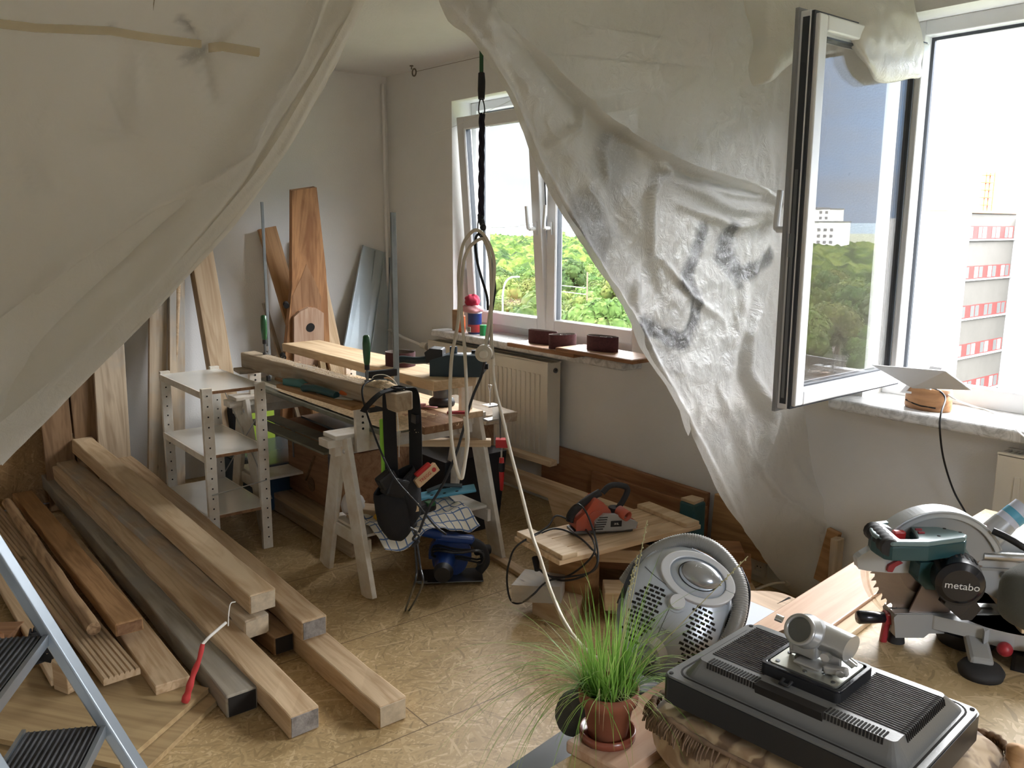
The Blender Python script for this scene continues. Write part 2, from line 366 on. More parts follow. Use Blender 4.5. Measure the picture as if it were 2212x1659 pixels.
def rrect(w, h, r, n=5):
    out = []
    for cx, cy, a0 in ((w / 2 - r, h / 2 - r, 0), (-w / 2 + r, h / 2 - r, PI / 2), (-w / 2 + r, -h / 2 + r, PI), (w / 2 - r, -h / 2 + r, 1.5 * PI)):
        out += [(cx + r * math.cos(a0 + PI / 2 * i / n), cy + r * math.sin(a0 + PI / 2 * i / n)) for i in range(n + 1)]
    return out
def text(name, body, size, mat, parent, Mx, ext=.0004):
    c = bpy.data.curves.new(name, 'FONT'); c.body = body; c.size = size; c.extrude = ext; c.align_x = 'CENTER'; c.align_y = 'CENTER'
    tmp = bpy.data.objects.new(name, c); COL.objects.link(tmp)
    dg = bpy.context.evaluated_depsgraph_get(); me = bpy.data.meshes.new_from_object(tmp.evaluated_get(dg))
    bpy.data.objects.remove(tmp); o = bpy.data.objects.new(name, me); COL.objects.link(o); me.materials.clear(); me.materials.append(M[mat])
    o.parent = parent; o.matrix_local = Mx; return o
def copy_tree(o, parent=None, depth=0):
    c = o.copy(); COL.objects.link(c)
    if parent: c.parent = parent; c.matrix_parent_inverse = o.matrix_parent_inverse.copy()
    for ch in [x for x in bpy.data.objects if x.parent == o]: copy_tree(ch, c)
    return c
# ================================================================ materials of the place
plaster('wall', (.79, .785, .765)); plaster('ceiling', (.76, .755, .735), .6, 90)
osb('osb_floor'); osb('osb_table', (.56, .42, .23), False, False); osb('osb_dark', (.36, .22, .10), False)
wood('pine', (.62, .465, .30), (.45, .305, .175)); wood('pine_light', (.74, .57, .37), (.58, .40, .23), grain=20)
wood('pine_pink', (.60, .42, .30), (.47, .29, .19), grain=18, rough=.45); wood('pine_old', (.52, .42, .30), (.36, .27, .18), stain=(.40, .37, .32), knots=.05)
wood('pine_orange', (.47, .275, .13), (.31, .165, .07)); wood('pine_dark', (.30, .185, .10), (.19, .11, .055))
wood('grey_wood', (.34, .30, .24), (.22, .19, .15), stain=(.27, .25, .22)); wood('walnut', (.43, .225, .105), (.24, .11, .05), grain=14, vs=1.6, rough=.5)
wood('brown_wood', (.34, .19, .10), (.22, .11, .055)); wood('plank_red', (.38, .19, .09), (.24, .11, .05)); wood('ply', (.44, .32, .17), (.33, .225, .115), knots=0)
wood('ply_edge', (.45, .30, .17), (.22, .13, .07), grain=60, knots=0); wood('log', (.62, .48, .36), (.45, .33, .24), knots=0, grain=8)
plain('end_grey', (.30, .28, .27), .8, var=.5, vs=30, bmp=.6, bs=90); plain('end_pale', (.62, .52, .38), .75, var=.3, vs=22)
plain('white_paint', (.80, .77, .70), .45, dirt=(.64, .56, .45), vs=11, bmp=.1); plain('cream', (.70, .655, .56), .35, var=.05); plain('pvc', (.74, .75, .76), .3, var=.04, vs=3)
plain('pvc_dark', (.035, .04, .05), .4); plain('pvc_grey', (.26, .27, .28), .35); plain('melamine', (.78, .765, .71), .16, var=.10, vs=2); plain('hole', (.015, .012, .01), .9)
plain('black', (.012, .012, .014), .55, var=.2, vs=20); plain('black_gloss', (.014, .014, .018), .22); plain('rubber', (.022, .022, .024), .75)
plain('strap', (.012, .012, .014), .85, bmp=.4, bs=400); plain('steel', (.55, .56, .57), .32, 1); plain('steel_dark', (.20, .21, .22), .4, 1); plain('galv', (.36, .40, .42), .45, .75, var=.2, vs=9)
plain('zinc', (.50, .57, .60), .4, .55, var=.12, vs=4); plain('galv_green', (.25, .26, .21), .45, .5, var=.25, vs=12)
plain('red', (.55, .03, .03), .35); plain('dark_red', (.32, .02, .03), .4); plain('orange_red', (.46, .085, .045), .45, dirt=(.36, .10, .07), vs=12)
plain('teal', (.055, .20, .20), .4); plain('teal_grey', (.18, .27, .28), .38, var=.1); plain('teal_dark', (.02, .075, .085), .4); plain('sander_blue', (.018, .04, .055), .4, var=.2)
plain('green_handle', (.02, .11, .035), .3, coat=.4); plain('lime', (.28, .62, .05), .5); plain('hivis', (.32, .45, .04), .7); plain('blue', (.012, .045, .20), .38); plain('blue_light', (.10, .38, .55), .45)
plain('navy', (.02, .05, .09), .45, var=.2); plain('tin_blue', (.012, .025, .12), .3); plain('tin_red', (.35, .03, .035), .3); plain('orange', (.60, .12, .02), .45); plain('green_tin', (.01, .22, .06), .3)
plain('belt', (.085, .025, .03), .85, var=.3, vs=80, bmp=.4, bs=500); plain('belt_in', (.16, .13, .11), .9); plain('paper', (.75, .73, .68), .6)
plain('cable_white', (.66, .60, .49), .45); plain('cable_black', (.012, .012, .014), .4); plain('cord_purple', (.012, .008, .02), .7)
plain('silver', (.52, .57, .64), .28, .25); plain('silver_dark', (.25, .27, .30), .35, .3); plain('grey_pl', (.34, .34, .33), .45); plain('grey_light', (.70, .71, .73), .35, .05); plain('hose', (.30, .295, .28), .38)
plain('tv_grey', (.17, .17, .168), .33, .0, bmp=.06, bs=300); plain('tv_dark', (.012, .012, .013), .35); plain('saw_grey', (.46, .48, .49), .38, .2); plain('metal_plate', (.62, .62, .55), .3, .8); plain('bracket', (.48, .48, .47), .3, .5)
plain('alu', (.50, .54, .58), .3, .9); plain('ladder', (.36, .41, .46), .34, .8); plain('tread', (.055, .055, .058), .5, var=.4, vs=30)
plain('clay', (.27, .085, .04), .75, var=.2, vs=9); plain('clay_glaze', (.22, .06, .035), .25); plain('soil', (.05, .035, .02), 1, bmp=1, bs=120)
plain('grassy', (.16, .36, .045), .5, var=.35, vs=12); plain('grass_dry', (.50, .46, .25), .6); plain('cushion', (.10, .10, .085), .95, bmp=.4, bs=600)
plain('sawdust', (.62, .47, .29), 1, var=.3, vs=60, bmp=1, bs=260); plain('slate', (.09, .11, .125), .25, var=.15, vs=3); plain('cloth_white', (.72, .70, .70), .9)
plain('red_cloth', (.36, .02, .05), .9); plain('pink_cloth', (.62, .30, .32), .9); plain('blade', (.24, .19, .16), .35, .8); plain('bluewhite', (.62, .66, .78), .5)
plain('socket', (.66, .63, .55), .35); plain('wire', (.20, .17, .13), .6); plain('rib', (.55, .05, .05), .8); plain('mask', (.72, .69, .64), .9); plain('yellow', (.75, .42, .03), .4); plain('lid', (.40, .41, .42), .2, .6)
plain('orangewood', (.62, .33, .10), .6, var=.2)
glass('pane', (.985, .985, .985)); glass('guard', (.93, .90, .86), .02)
def mk_marble():
    m, nt, b = new_mat('marble'); v = coords(nt, (1, 1, 1), False)
    n = noise_n(nt, v, 14, 6, .65, 2.2); r = ramp(nt, n.outputs['Fac'], [(.38, (.42, .42, .41)), (.55, (.66, .66, .65)), (.7, (.72, .72, .71))])
    nt.links.new(r.outputs[0], b.inputs['Base Color']); b.inputs['Roughness'].default_value = .3
mk_marble()
def mk_check():
    m, nt, b = new_mat('tea_towel'); v = coords(nt, (1, 1, 1), False); sp = nt.nodes.new('ShaderNodeSeparateXYZ'); nt.links.new(v, sp.inputs[0]); outs = []
    for i in (0, 1):
        f = N(nt, 'ShaderNodeMath', op='PINGPONG'); f.inputs[1].default_value = .021; nt.links.new(sp.outputs[i], f.inputs[0])
        l = N(nt, 'ShaderNodeMath', op='LESS_THAN'); l.inputs[1].default_value = .003; nt.links.new(f.outputs[0], l.inputs[0]); outs.append(l.outputs[0])
    mx = N(nt, 'ShaderNodeMath', op='MAXIMUM'); nt.links.new(outs[0], mx.inputs[0]); nt.links.new(outs[1], mx.inputs[1])
    nt.links.new(mixrgb(nt, mx.outputs[0], (.66, .62, .52), (.10, .16, .30)), b.inputs['Base Color']); b.inputs['Roughness'].default_value = .95
mk_check()
def mk_brocade():
    m, nt, b = new_mat('brocade'); v = coords(nt, (1, 1, 1), False)
    w = nt.nodes.new('ShaderNodeTexWave'); w.wave_type = 'RINGS'; w.inputs['Scale'].default_value = 5; w.inputs['Distortion'].default_value = 9; w.inputs['Detail'].default_value = 2; w.inputs['Detail Scale'].default_value = 2.5
    nt.links.new(v, w.inputs['Vector']); n = noise_n(nt, v, 9, 3, .5, 1.5)
    r = ramp(nt, w.outputs['Fac'], [(.25, (.17, .10, .05)), (.42, (.42, .29, .16)), (.7, (.47, .34, .20)), (.9, (.33, .21, .11))])
    r2 = ramp(nt, n.outputs['Fac'], [(.48, (0, 0, 0)), (.56, (1, 1, 1))])
    nt.links.new(mixrgb(nt, r2.outputs[0], r.outputs[0], (.46, .33, .19)), b.inputs['Base Color']); b.inputs['Roughness'].default_value = .85; b.inputs['Sheen Weight'].default_value = .3
    bump(nt, b, w.outputs['Fac'], .4, .004)
mk_brocade()
plain('fringe', (.22, .14, .085), .95, var=.4, vs=40)

# ================================================================ room shell
XB, YW, ZC, YL, XR = -5.4, 3.2, 2.605, -.95, 1.6
struct('floor', MB().bx((XB - .1, YL - .1, -.12), (XR + .1, YW + .02, 0)), 'osb_floor', fixn=True)
struct('ceiling', MB().bx((XB - .1, YL - .1, ZC), (XR + .1, YW + .3, ZC + .15)), 'ceiling')
struct('wall_back', MB().bx((XB - .15, YL - .1, 0), (XB, YW + .3, ZC)), 'wall')
struct('wall_left', MB().bx((XB, YL - .15, 0), (XR, YL, ZC)), 'wall')
struct('wall_right', MB().bx((XR, YL - .15, 0), (XR + .15, .25, ZC)).bx((XR, 1.05, 0), (XR + .15, YW + .3, ZC)).bx((XR, .25, 0), (XR + .15, 1.05, .93)).bx((XR, .25, 2.363), (XR + .15, 1.05, ZC)), 'wall')
mb = MB(); T = .30
mb.bx((XB, YW, -.1), (XR, YW + T, .93)); mb.bx((XB, YW, 2.363), (XR, YW + T, ZC))
mb.bx((XB, YW, .93), (WIN1[0], YW + T, 2.363)); mb.bx((WIN1[1], YW, .93), (WIN2[0], YW + T, 2.363)); mb.bx((WIN2[1], YW, .93), (XR, YW + T, 2.363))
struct('wall_window', mb, 'wall')

# window frame helper: rectangle of profile bars, x-z plane at depth y
def bars(mb, x0, x1, z0, z1, w, y0, y1, m=None):
    mb.bx((x0, y0, z0), (x0 + w, y1, z1), m); mb.bx((x1 - w, y0, z0), (x1, y1, z1), m)
    mb.bx((x0 + w, y0, z0), (x1 - w, y1, z0 + w), m); mb.bx((x0 + w, y0, z1 - w), (x1 - w, y1, z1), m)
def sash(parent, W, H, name='sash', handle=None):
    """a sash with its own parts in local coordinates: x 0..W, z 0..H, inner face y=0, outer y=.07"""
    s = mkobj(name, (lambda b: (bars(b, 0, W, 0, H, .075, 0, .045), bars(b, .012, W - .012, .012, H - .012, .05, .045, .07), b)[2])(MB()), 'pvc', parent, bev=.006, seg=3)
    g = MB(); bars(g, .062, W - .062, .062, H - .062, .016, .006, .014); mkobj('glazing_bead', g, 'pvc', s, bev=.004)
    g = MB(); bars(g, .071, W - .071, .071, H - .071, .006, .012, .05); mkobj('gasket', g, 'pvc_dark', s)
    g = MB(); g.bx((.072, .020, .072), (W - .072, .024, H - .072)); g.bx((.072, .040, .072), (W - .072, .044, H - .072)); mkobj('pane', g, 'pane', s)
    g = MB(); bars(g, .004, W - .004, .004, H - .004, .01, .046, .056); mkobj('outer_seal', g, 'pvc_dark', s)
    if handle is not None:
        hx, side = handle
        h = mkobj('handle', MB().box((hx, -.006, H * .47), (.026, .012, .075)).cyl((hx, -.01, H * .47), (hx, -.05, H * .47), .011).tube(spl([(hx, -.05, H * .47), (hx + side * .004, -.058, H * .47 + .02), (hx + side * .012, -.055, H * .47 + .13)]), .0105, 10), 'pvc', s, bev=.002)
    return s
def window(name, X0, X1):
    r = bpy.data.objects.new(name, None); COL.objects.link(r); r['kind'] = 'structure'; r.location = (X0, YW, WIN1[2])
    W = X1 - X0; H = WIN1[3] - WIN1[2]
    b = MB(); bars(b, 0, W, 0, H, .055, .15, .22); b.bx((.0, .148, 0), (W, .20, .075)); mkobj('frame', b, 'pvc', r, bev=.004)
    b = MB(); bars(b, .055, W - .055, .055, H - .055, .012, .205, .218); mkobj('frame_seal', b, 'pvc_dark', r)
    s = MB().bx((-.07, -.135, -.045), (W + .07, .15, 0)); s = mkobj('window_sill', s, 'marble', r, bev=.012, seg=3)
    o = MB().bx((-.03, .22, -.02), (W + .03, .42, -.005)); mkobj('outer_sill', o, 'zinc', r)
    return r, W, H
w1, W_, H_ = window('window_1', WIN1[0], WIN1[1])
SW = (W_ - .07) / 2; SH = 1.285
s1 = sash(w1, SW, SH, 'tilted_sash', (SW - .04, -1)); s1.matrix_local = Matrix.Translation((.035, .105, .05)) @ Matrix.Rotation(math.radians(4.3), 4, 'X')
s2 = sash(w1, SW, SH, 'closed_sash', (.04, 1)); s2.matrix_local = Matrix.Translation((.035 + SW, .105, .05))
w2, W2_, H2_ = window('window_2', WIN2[0], WIN2[1])
s3 = sash(w2, SW, SH, 'open_sash', (SW - .03, -1)); s3.matrix_local = Matrix.Translation((.05, .075, .055)) @ Matrix.Rotation(math.radians(-89), 4, 'Z')
mkobj('edge_groove', MB().bx((SW - .001, .018, .02), (SW + .001, .042, SH - .02)), 'pvc_dark', s3); mkobj('espagnolette', MB().bx((SW, .024, .04), (SW + .003, .036, SH * .62)).bx((SW, .020, SH * .40), (SW + .008, .040, SH * .46)), 'steel_dark', s3)
mkobj('edge_lip', MB().bx((SW - .003, -.004, 0), (SW + .012, .010, SH)).bx((-.0, -.004, SH - .002), (SW + .012, .01, SH + .01)).bx((0, -.004, -.010), (SW + .012, .01, .002)), 'pvc_grey', s3, bev=.002)
s4 = sash(w2, SW, SH, 'closed_sash', (.04, 1)); s4.matrix_local = Matrix.Translation((.035 + SW, .105, .055))
w3 = bpy.data.objects.new('fill_window', None); COL.objects.link(w3); w3['kind'] = 'structure'; w3.matrix_world = Matrix.Translation((XR - .02, 1.05, .93)) @ Matrix.Rotation(-PI / 2, 4, 'Z')  # unseen window, added to light the front of the left sheet
b = MB(); bars(b, 0, .80, 0, 1.433, .055, .06, .13); mkobj('frame', b, 'pvc', w3, bev=.004); s5 = sash(w3, .71, SH, 'closed_sash', (.67, -1)); s5.matrix_local = Matrix.Translation((.04, .02, .05))
# ---- radiators
def radiator(x0, x1, z0, z1, label):
    t = thing('radiator', label, 'radiator', loc=(x0, YW, z0)); W = x1 - x0; H = z1 - z0
    b = MB().bx((0, -.145, .0), (W, -.138, H)); n = int(W / .045)
    for i in range(n):
        x = .05 + (W - .1) * (i + .5) / n; b.box((x, -.147, H / 2), (.020, .010, H - .14))
    mkobj('front_panel', b, 'cream', t, bev=.004)
    mkobj('casing', MB().bx((0, -.140, 0), (.008, -.05, H)).bx((W - .008, -.14, 0), (W, -.05, H)).bx((.008, -.05, 0), (W - .008, -.045, H)), 'cream', t, bev=.003)
    g = MB(); g.bx((0, -.145, H - .006), (W, -.128, H + .004)); g.bx((0, -.062, H - .006), (W, -.045, H + .004))
    for i in range(int(W / .016)): g.bx((.012 + i * .016, -.13, H - .008), (.015 + i * .016, -.06, H + .001))
    mkobj('top_grille', g, 'cream', t)
    mkobj('wall_bracket', MB().bx((.15, -.045, H * .3), (.18, 0, H * .8)).bx((W - .18, -.045, H * .3), (W - .15, 0, H * .8)), 'cream', t)
    mkobj('air_vent', MB().cyl((W, -.09, H - .045), (W + .008, -.09, H - .045), .014).cyl((W, -.09, H - .045), (W + .018, -.09, H - .045), .006), 'steel_dark', t)
    return t
r1 = radiator(-4.70, -3.50, .27, .855, 'long cream panel radiator under the left window, half behind the workbench')
mkobj('valve', MB().cyl((-.02, -.09, .53), (-.07, -.09, .53), .014).cyl((-.06, -.09, .56), (-.06, -.09, .46), .012), 'steel_dark', r1)
mkobj('thermostat_head', MB().cyl((-.085, -.09, .53), (-.155, -.09, .53), .026, .022), 'cream', r1, bev=.004)
radiator(-1.17, -.10, .26, .845, 'cream panel radiator at the right edge, behind the mitre saw')
# heating pipe up the corner, wires and hook under the ceiling
tag(mkobj('heating_pipe', MB().cyl((-5.36, 3.15, 0), (-5.36, 3.15, 2.55), .011).tube(spl([(-5.36, 3.15, .80), (-5.30, 3.12, .86), (-5.1, 3.11, .83), (-4.87, 3.11, .80)]), .011), 'wall'), 'thin white-painted heating pipe running up the corner of the room', 'pipe')
hk = onz(889, 150, 2.58)
h = thing('ceiling_hook', 'small brown ring hook screwed to the ceiling near the far corner', 'hook', loc=hk)
mkobj('screw', MB().cyl((0, 0, .0), (0, 0, .026), .004).cyl((0, 0, .018), (0, 0, .024), .012), 'wire', h)
mkobj('ring', MB().tube([(.03 + .022 * math.cos(a * PI / 8), 0, -.022 + .022 * math.sin(a * PI / 8)) for a in range(17)], .005, 6), 'wire', h)
tag(mkobj('line_wire', MB().tube([hk + V((.05, 0, -.02)), V((-4.2, hk.y + .06, 2.57)), V((-3.0, hk.y + .05, 2.575)), V((-1.2, hk.y + .1, 2.57))], .0015, 5), 'wire'), 'thin taut wire strung from the ceiling hook below the ceiling', 'wire')
tag(mkobj('wall_wire', MB().tube([V((-5.37, 3.19, 2.12)), V((-4.62, 3.195, 2.20)), V((-3.6, 3.19, 2.37))], .0012, 5), 'paper'), 'thin pale wire along the wall towards the tilted window', 'wire')
# ---- sockets in the baseboard strip
t = thing('socket_strip', 'white skirting duct with three sockets at the foot of the window wall', 'socket', loc=(-2.9, 3.2, 0))
mkobj('duct', MB().bx((0, -.02, 0), (2.3, 0, .125)), 'socket', t, bev=.004)
for i, x in enumerate((.635, .735, .92)):
    s = mkobj('socket', (lambda b: b.ring(rrect(.082, .082, .006), [(.0215 * math.cos(math.atan2(y, x_)), .0215 * math.sin(math.atan2(y, x_))) for x_, y in rrect(.082, .082, .006)], 0, .012).cyl((0, 0, 0), (0, 0, .003), .0215))(MB()), 'socket', t, Matrix.Translation((x, -.02, .078)) @ Matrix.Rotation(PI / 2, 4, 'X'), bev=.001)
    mkobj('contact', MB().cyl((-.0095, 0, .003), (-.0095, 0, .0045), .003).cyl((.0095, 0, .003), (.0095, 0, .0045), .003).box((0, .019, .006), (.005, .003, .006)).box((0, -.019, .006), (.005, .003, .006)), 'hole', s)
tag(mkobj('extension_cable', MB().tube(spl([(-1.99, 3.13, .075), (-2.03, 3.05, .07), (-2.12, 2.86, .012), (-2.2, 2.7, .006)]), .006).cyl((-1.98, 3.175, .078), (-1.99, 3.12, .074), .018, .012), 'cable_white'), 'cream cable with round plug in the right-hand socket behind the plastic sheet', 'cable')
# ================================================================ timber leaning against the far wall
G1 = 'planks leaning against the far wall'
def lean(name, pt, pb, w, h, mat, label, x0=-5.36, foot=.35, group=G1, cat='plank', pw=None, bev=.003):
    """board leaning on the far wall: pt / pb = (y,z) of its centre line at the top and (y) at the floor"""
    top = V((x0 + h / 2, pt[0], pt[1])); bot = V((x0 + foot, pb, h * .2 + .004)); d = (top - bot).normalized()
    return plank(name, bot, top, w, h, mat, label, cat, group, up=V((1, 0, 0)), bev=bev)
lean('plank', (1.27, 1.50), 1.19, .17, .028, 'pine_old', 'wide pale grey board leaning left of the others behind the white shelf', foot=.22)
lean('plank', (1.60, 1.75), 1.40, .10, .03, 'pine_old', 'weathered board leaning second in the row behind the white shelf', foot=.25)
tag(mkobj('curtain_pole', MB().cyl((-5.06, 1.475, 0.0), (-5.32, 1.72, 1.75), .016), 'pine'), 'round brown wooden pole leaning between the boards behind the white shelf', 'pole', G1)
lean('plank', (1.70, 1.75), 1.50, .09, .045, 'pine_old', 'narrow board with a dark edge leaning just left of the bare strip of wall', foot=.30)
lean('beam', (1.775, 1.80), 1.88, .135, .085, 'pine', 'thick yellow pine post with a round knot leaning right of the bare strip of wall', foot=.30)
lean('plank', (2.26, 1.578), 2.55, .12, .03, 'pine_orange', 'short orange board leaning behind the steel bar of the clamp', foot=.30)
def shaped(name, poly, th, mat, label, origin, up, **k):
    pass
# the tall walnut board with a carved end and a round hole
t = thing('walnut_board', 'tall figured walnut board with a carved neck and a round hole, tapering upward', 'board', frame((-5.17, 2.42, .9), (.18, -.06, .90), (1, 0, -.2)), G1)
pl = [(-.84, -.20), (-.2, -.165), (.32, -.10), (.93, -.085), (.945, .075), (.86, .085), (.42, .135), (-.2, .165), (-.84, .20)]
pl = [(x, -y) for x, y in pl][::-1]
mkobj('board', MB().prism(pl, -.02, .02), 'walnut', t, bev=.004)
mkobj('lower_leaf', MB().prism([(-.84, -.10), (.14, -.105), (.175, -.06), (.19, .0), (.17, .06), (.14, .10), (-.84, .12)], .021, .045), 'pine_pink', t, bev=.006)
mkobj('recess', MB().prism([(.15, -.10), (.19, -.03), (.185, .05), (.15, .105), (.27, .10), (.38, .04), (.47, .0), (.36, -.055), (.24, -.10)], .018, .0215), 'brown_wood', t)
mkobj('bored_hole', MB().cyl((.055, -.01, .03), (.055, -.01, .0465), .030), 'hole', t)
mkobj('knob', MB().cyl((.22, .135, .0), (.22, .15, .045), .018).cyl((-.12, .165, .0), (-.12, .18, .05), .018), 'hole', t)
lean('plank', (2.22, 1.10), 2.42, .025, .025, 'pine_old', 'thin square batten leaning beside the walnut board', foot=.22)
lean('board', (2.55, 1.50), 2.68, .11, .03, 'pine_light', 'pale pine board leaning right of the walnut board', foot=.36)
lean('batten', (2.49, 1.51), 2.52, .04, .035, 'ply', 'narrow pale batten between the walnut board and the pale pine board', foot=.40)
# zinc sheets in the corner
def sheet_lean(yt0, yt1, yb0, yb1, zt, x, label):
    b = MB(); a = [V((XB + .02, yt0, zt)), V((XB + .02, yt1, zt - .05)), V((x, yb1, .003)), V((x, yb0, .003))]; n = V((.0025, 0, 0))
    b.add(a + [p + n for p in a], [(0, 1, 2, 3), (7, 6, 5, 4), (0, 4, 5, 1), (1, 5, 6, 2), (2, 6, 7, 3), (3, 7, 4, 0)])
    b.beam(a[0] + V((.012, 0, 0)), a[3] + V((.012, 0, 0)), .02, .003, up=(0, 1, 0))
    b.beam(a[1] + V((.012, 0, 0)), a[2] + V((.012, 0, 0)), .02, .003, up=(0, 1, 0))
    return tag(mkobj('zinc_shelf_panel', b, 'zinc'), label, 'metal panel', 'zinc panels in the corner')
sheet_lean(2.965, 3.14, 2.45, 2.70, 1.46, -5.10, 'bluish zinc panel leaning in the corner, the front one of two')
sheet_lean(3.06, 3.18, 2.72, 3.0, 1.42, -5.22, 'bluish zinc panel leaning in the corner, half hidden behind the other one')
# brown boards standing at the far left
plank('osb_board', (-5.35, -.15, .70), (-5.35, 1.05, .70), 1.35, .022, 'osb_dark', 'large brown chipboard sheet standing against the far wall behind the beam ends', 'board', up=(1, 0, 0))
lean('plank', (.93, 1.25), .93, .15, .03, 'pine_dark', 'dark brown board standing at the edge of the plastic sheet, left of two', foot=.12, x0=-5.33)
lean('plank', (1.085, 1.30), 1.085, .14, .03, 'pine_dark', 'dark brown board with knots standing next to the wide pale grey board', foot=.12, x0=-5.33)

# ================================================================ the pile of square timbers
G2 = 'pile of square timbers'
def timber(p0, p1, w, h, mat, label, end='end_grey', rough=.0025, endp=True, name='timber'):
    o = plank(name, p0, p1, w, h, mat, label, 'timber', G2, rough=rough, bev=.006)
    if endp:
        e = MB().box(((V(p1) - V(p0)).length / 2 + .001, 0, 0), (.004, w - .012, h - .012)); mkobj('end_grain', e, end, o)
    return o
timber((-5.3, 1.31, .045), (-2.225, 1.29, .04), .105, .08, 'pine', 'square timber on the floor reaching furthest right, clean end towards the room', 'end_pale')
timber((-5.3, 1.245, .235), (-2.78, 1.287, .12), .102, .078, 'pine', 'square timber with a grey cracked end lying on the rightmost one', 'end_grey')
timber((-5.35, .935, .235), (-2.35, 1.042, .04), .105, .08, 'pine', 'square timber on the floor with a dark rotten end, nearest of the pile')
timber((-5.35, .90, .155), (-2.585, .93, .04), .105, .08, 'grey_wood', 'dark grey weathered timber on the floor left of the one with the rotten end', 'hole')
timber((-5.25, .955, .245), (-2.92, 1.122, .12), .10, .078, 'pine_old', 'pale timber with a whitish cut end, second from the top of the pile', 'end_pale')
timber((-5.1, 1.12, .10), (-2.86, 1.20, .052), .080, .075, 'pine_dark', 'dark timber end peeping out from the gap in the middle of the pile', 'hole')
timber((-5.35, 1.045, .37), (-2.95, 1.162, .20), .108, .08, 'pine_light', 'topmost square timber of the pile with a stained end', 'end_pale')
timber((-5.3, .74, .10), (-3.18, .742, .135), .098, .05, 'pine_orange', 'orange-brown plank lying left of the grey timber, upper of two', 'brown_wood', name='plank')
plank('plank', (-4.9, .80, .055), (-2.8, .775, .06), .115, .035, 'pine', 'yellow plank under the orange-brown one, sticking further out', 'plank', G2)
# grooved decking board
d = MB(); n = 7; poly = [(-.06, -.012)]
for i in range(n): y = -.06 + .12 * i / n; poly += [(y + .003, .014), (y + .012, .014), (y + .0171, .006)]
poly.append((.06, -.012))
poly = [(.06, -.012), (.06, .006)] + [p for i in range(n - 1, -1, -1) for p in ((-.06 + .12 * i / n + .0145, .014), (-.06 + .12 * i / n + .004, .014), (-.06 + .12 * i / n, .006))] + [(-.06, -.012)]
Mx = frame((-4.05, .60, .085), (1, .04, .0), (0, 0, 1))
vs = [(-1.13, y, z) for y, z in poly] + [(1.13, y, z) for y, z in poly]; k = len(poly)
dd = mkobj('decking_board', MB().add(vs, [(i, (i + 1) % k, (i + 1) % k + k, i + k) for i in range(k)] + [tuple(range(k - 1, -1, -1)), tuple(range(k, 2 * k))]), 'pine', Mx=Mx); dd.matrix_world = Mx
tag(dd, 'grooved yellow decking board lying beside the orange-brown plank', 'board', G2)
plank('decking_board', (-5.2, .47, .075), (-3.05, .50, .07), .10, .022, 'pine', 'second decking board at the left edge of the pile behind the ladder rail', 'board', G2)
tag(mkobj('branch_pole', MB().tube([V((-5.1 + 1.85 * i / 24, .635 + .002 * math.sin(i * .9), .135)) for i in range(49)][:25], .025, 12, rf=lambda t: 1 + .025 * math.sin(t * 60)), 'ply_edge'), 'knotty round pole lying between the decking and the orange-brown plank', 'pole', G2)
Gp = 'plywood offcuts under the timber'
plank('plywood_sheet', (-3.25, .33, .012), (-2.62, .79, .012), .62, .018, 'ply', 'lower of two plywood offcuts on the floor under the timber ends', 'plywood', Gp, poly=[(-.34, -.30), (.41, -.33), (.39, .14), (-.30, .20)])
plank('plywood_sheet', (-3.27, .34, .034), (-2.65, .78, .034), .62, .018, 'ply', 'upper of two plywood offcuts on the floor under the timber ends', 'plywood', Gp, poly=[(-.34, -.30), (.37, -.31), (.36, .13), (-.30, .20)])
plank('wood_block', (-3.05, .47, .10), (-2.98, .50, .10), .03, .10, 'pine', 'small upright wood block on the plywood behind the ladder rail', 'block')
for i, (x, y, z, L, a, lab) in enumerate([(-3.45, .26, .14, .26, .3, 'reddish offcut of board on top of the heap behind the ladder'), (-3.35, .20, .09, .34, .05, 'square offcut with a light edge in the heap behind the ladder'), (-3.62, .30, .06, .30, 1.0, 'dark offcut at the bottom of the heap behind the ladder')]):
    dx = V((math.cos(a), math.sin(a), 0)) * L / 2
    plank('wood_offcut', V((x, y, z)) - dx, V((x, y, z)) + dx, .14, .05, ['plank_red', 'pine_orange', 'brown_wood'][i], lab, 'offcut', 'offcuts behind the ladder')
b = MB()
for k in range(5):
    pts = spl([V((-3.15 + random.uniform(-.08, .08), .44 + random.uniform(-.07, .07), .10 + random.uniform(0, .13))) for _ in range(5)], 6); b.ribbon(pts, (.3, .2, 1), .03, .003)
tag(mkobj('ratchet_strap', b, 'strap'), 'bunched black strap lying on the decking behind the ladder rail', 'strap')
# red and white string tied round the pale timber
t = thing('barrier_string', 'string with a red tape tail hanging off the pale timber of the pile', 'string', loc=(-2.985, 1.06, .16)); o_ = t.location
mkobj('string', MB().tube([p - o_ for p in spl([dep(508, 1300, 3.02), dep(498, 1304, 2.98), dep(494, 1325, 2.95), dep(493, 1352, 2.95)])], .0022, 6).tube([p - o_ for p in spl([dep(488, 1345, 2.94), dep(468, 1362, 2.90), dep(452, 1376, 2.87), dep(437, 1392, 2.85)])], .0055, 7), 'paper', t)
mkobj('tape_tail', MB().tube([p - o_ for p in spl([dep(438, 1391, 2.85), dep(430, 1425, 2.84), dep(420, 1450, 2.84), dep(411, 1478, 2.83), dep(405, 1500, 2.83), dep(399, 1516, 2.83)], 6)], .0125, 8, rf=lambda u: (1 + .12 * math.sin(u * 23)) * (.6 + u * .5)), 'rib', t)

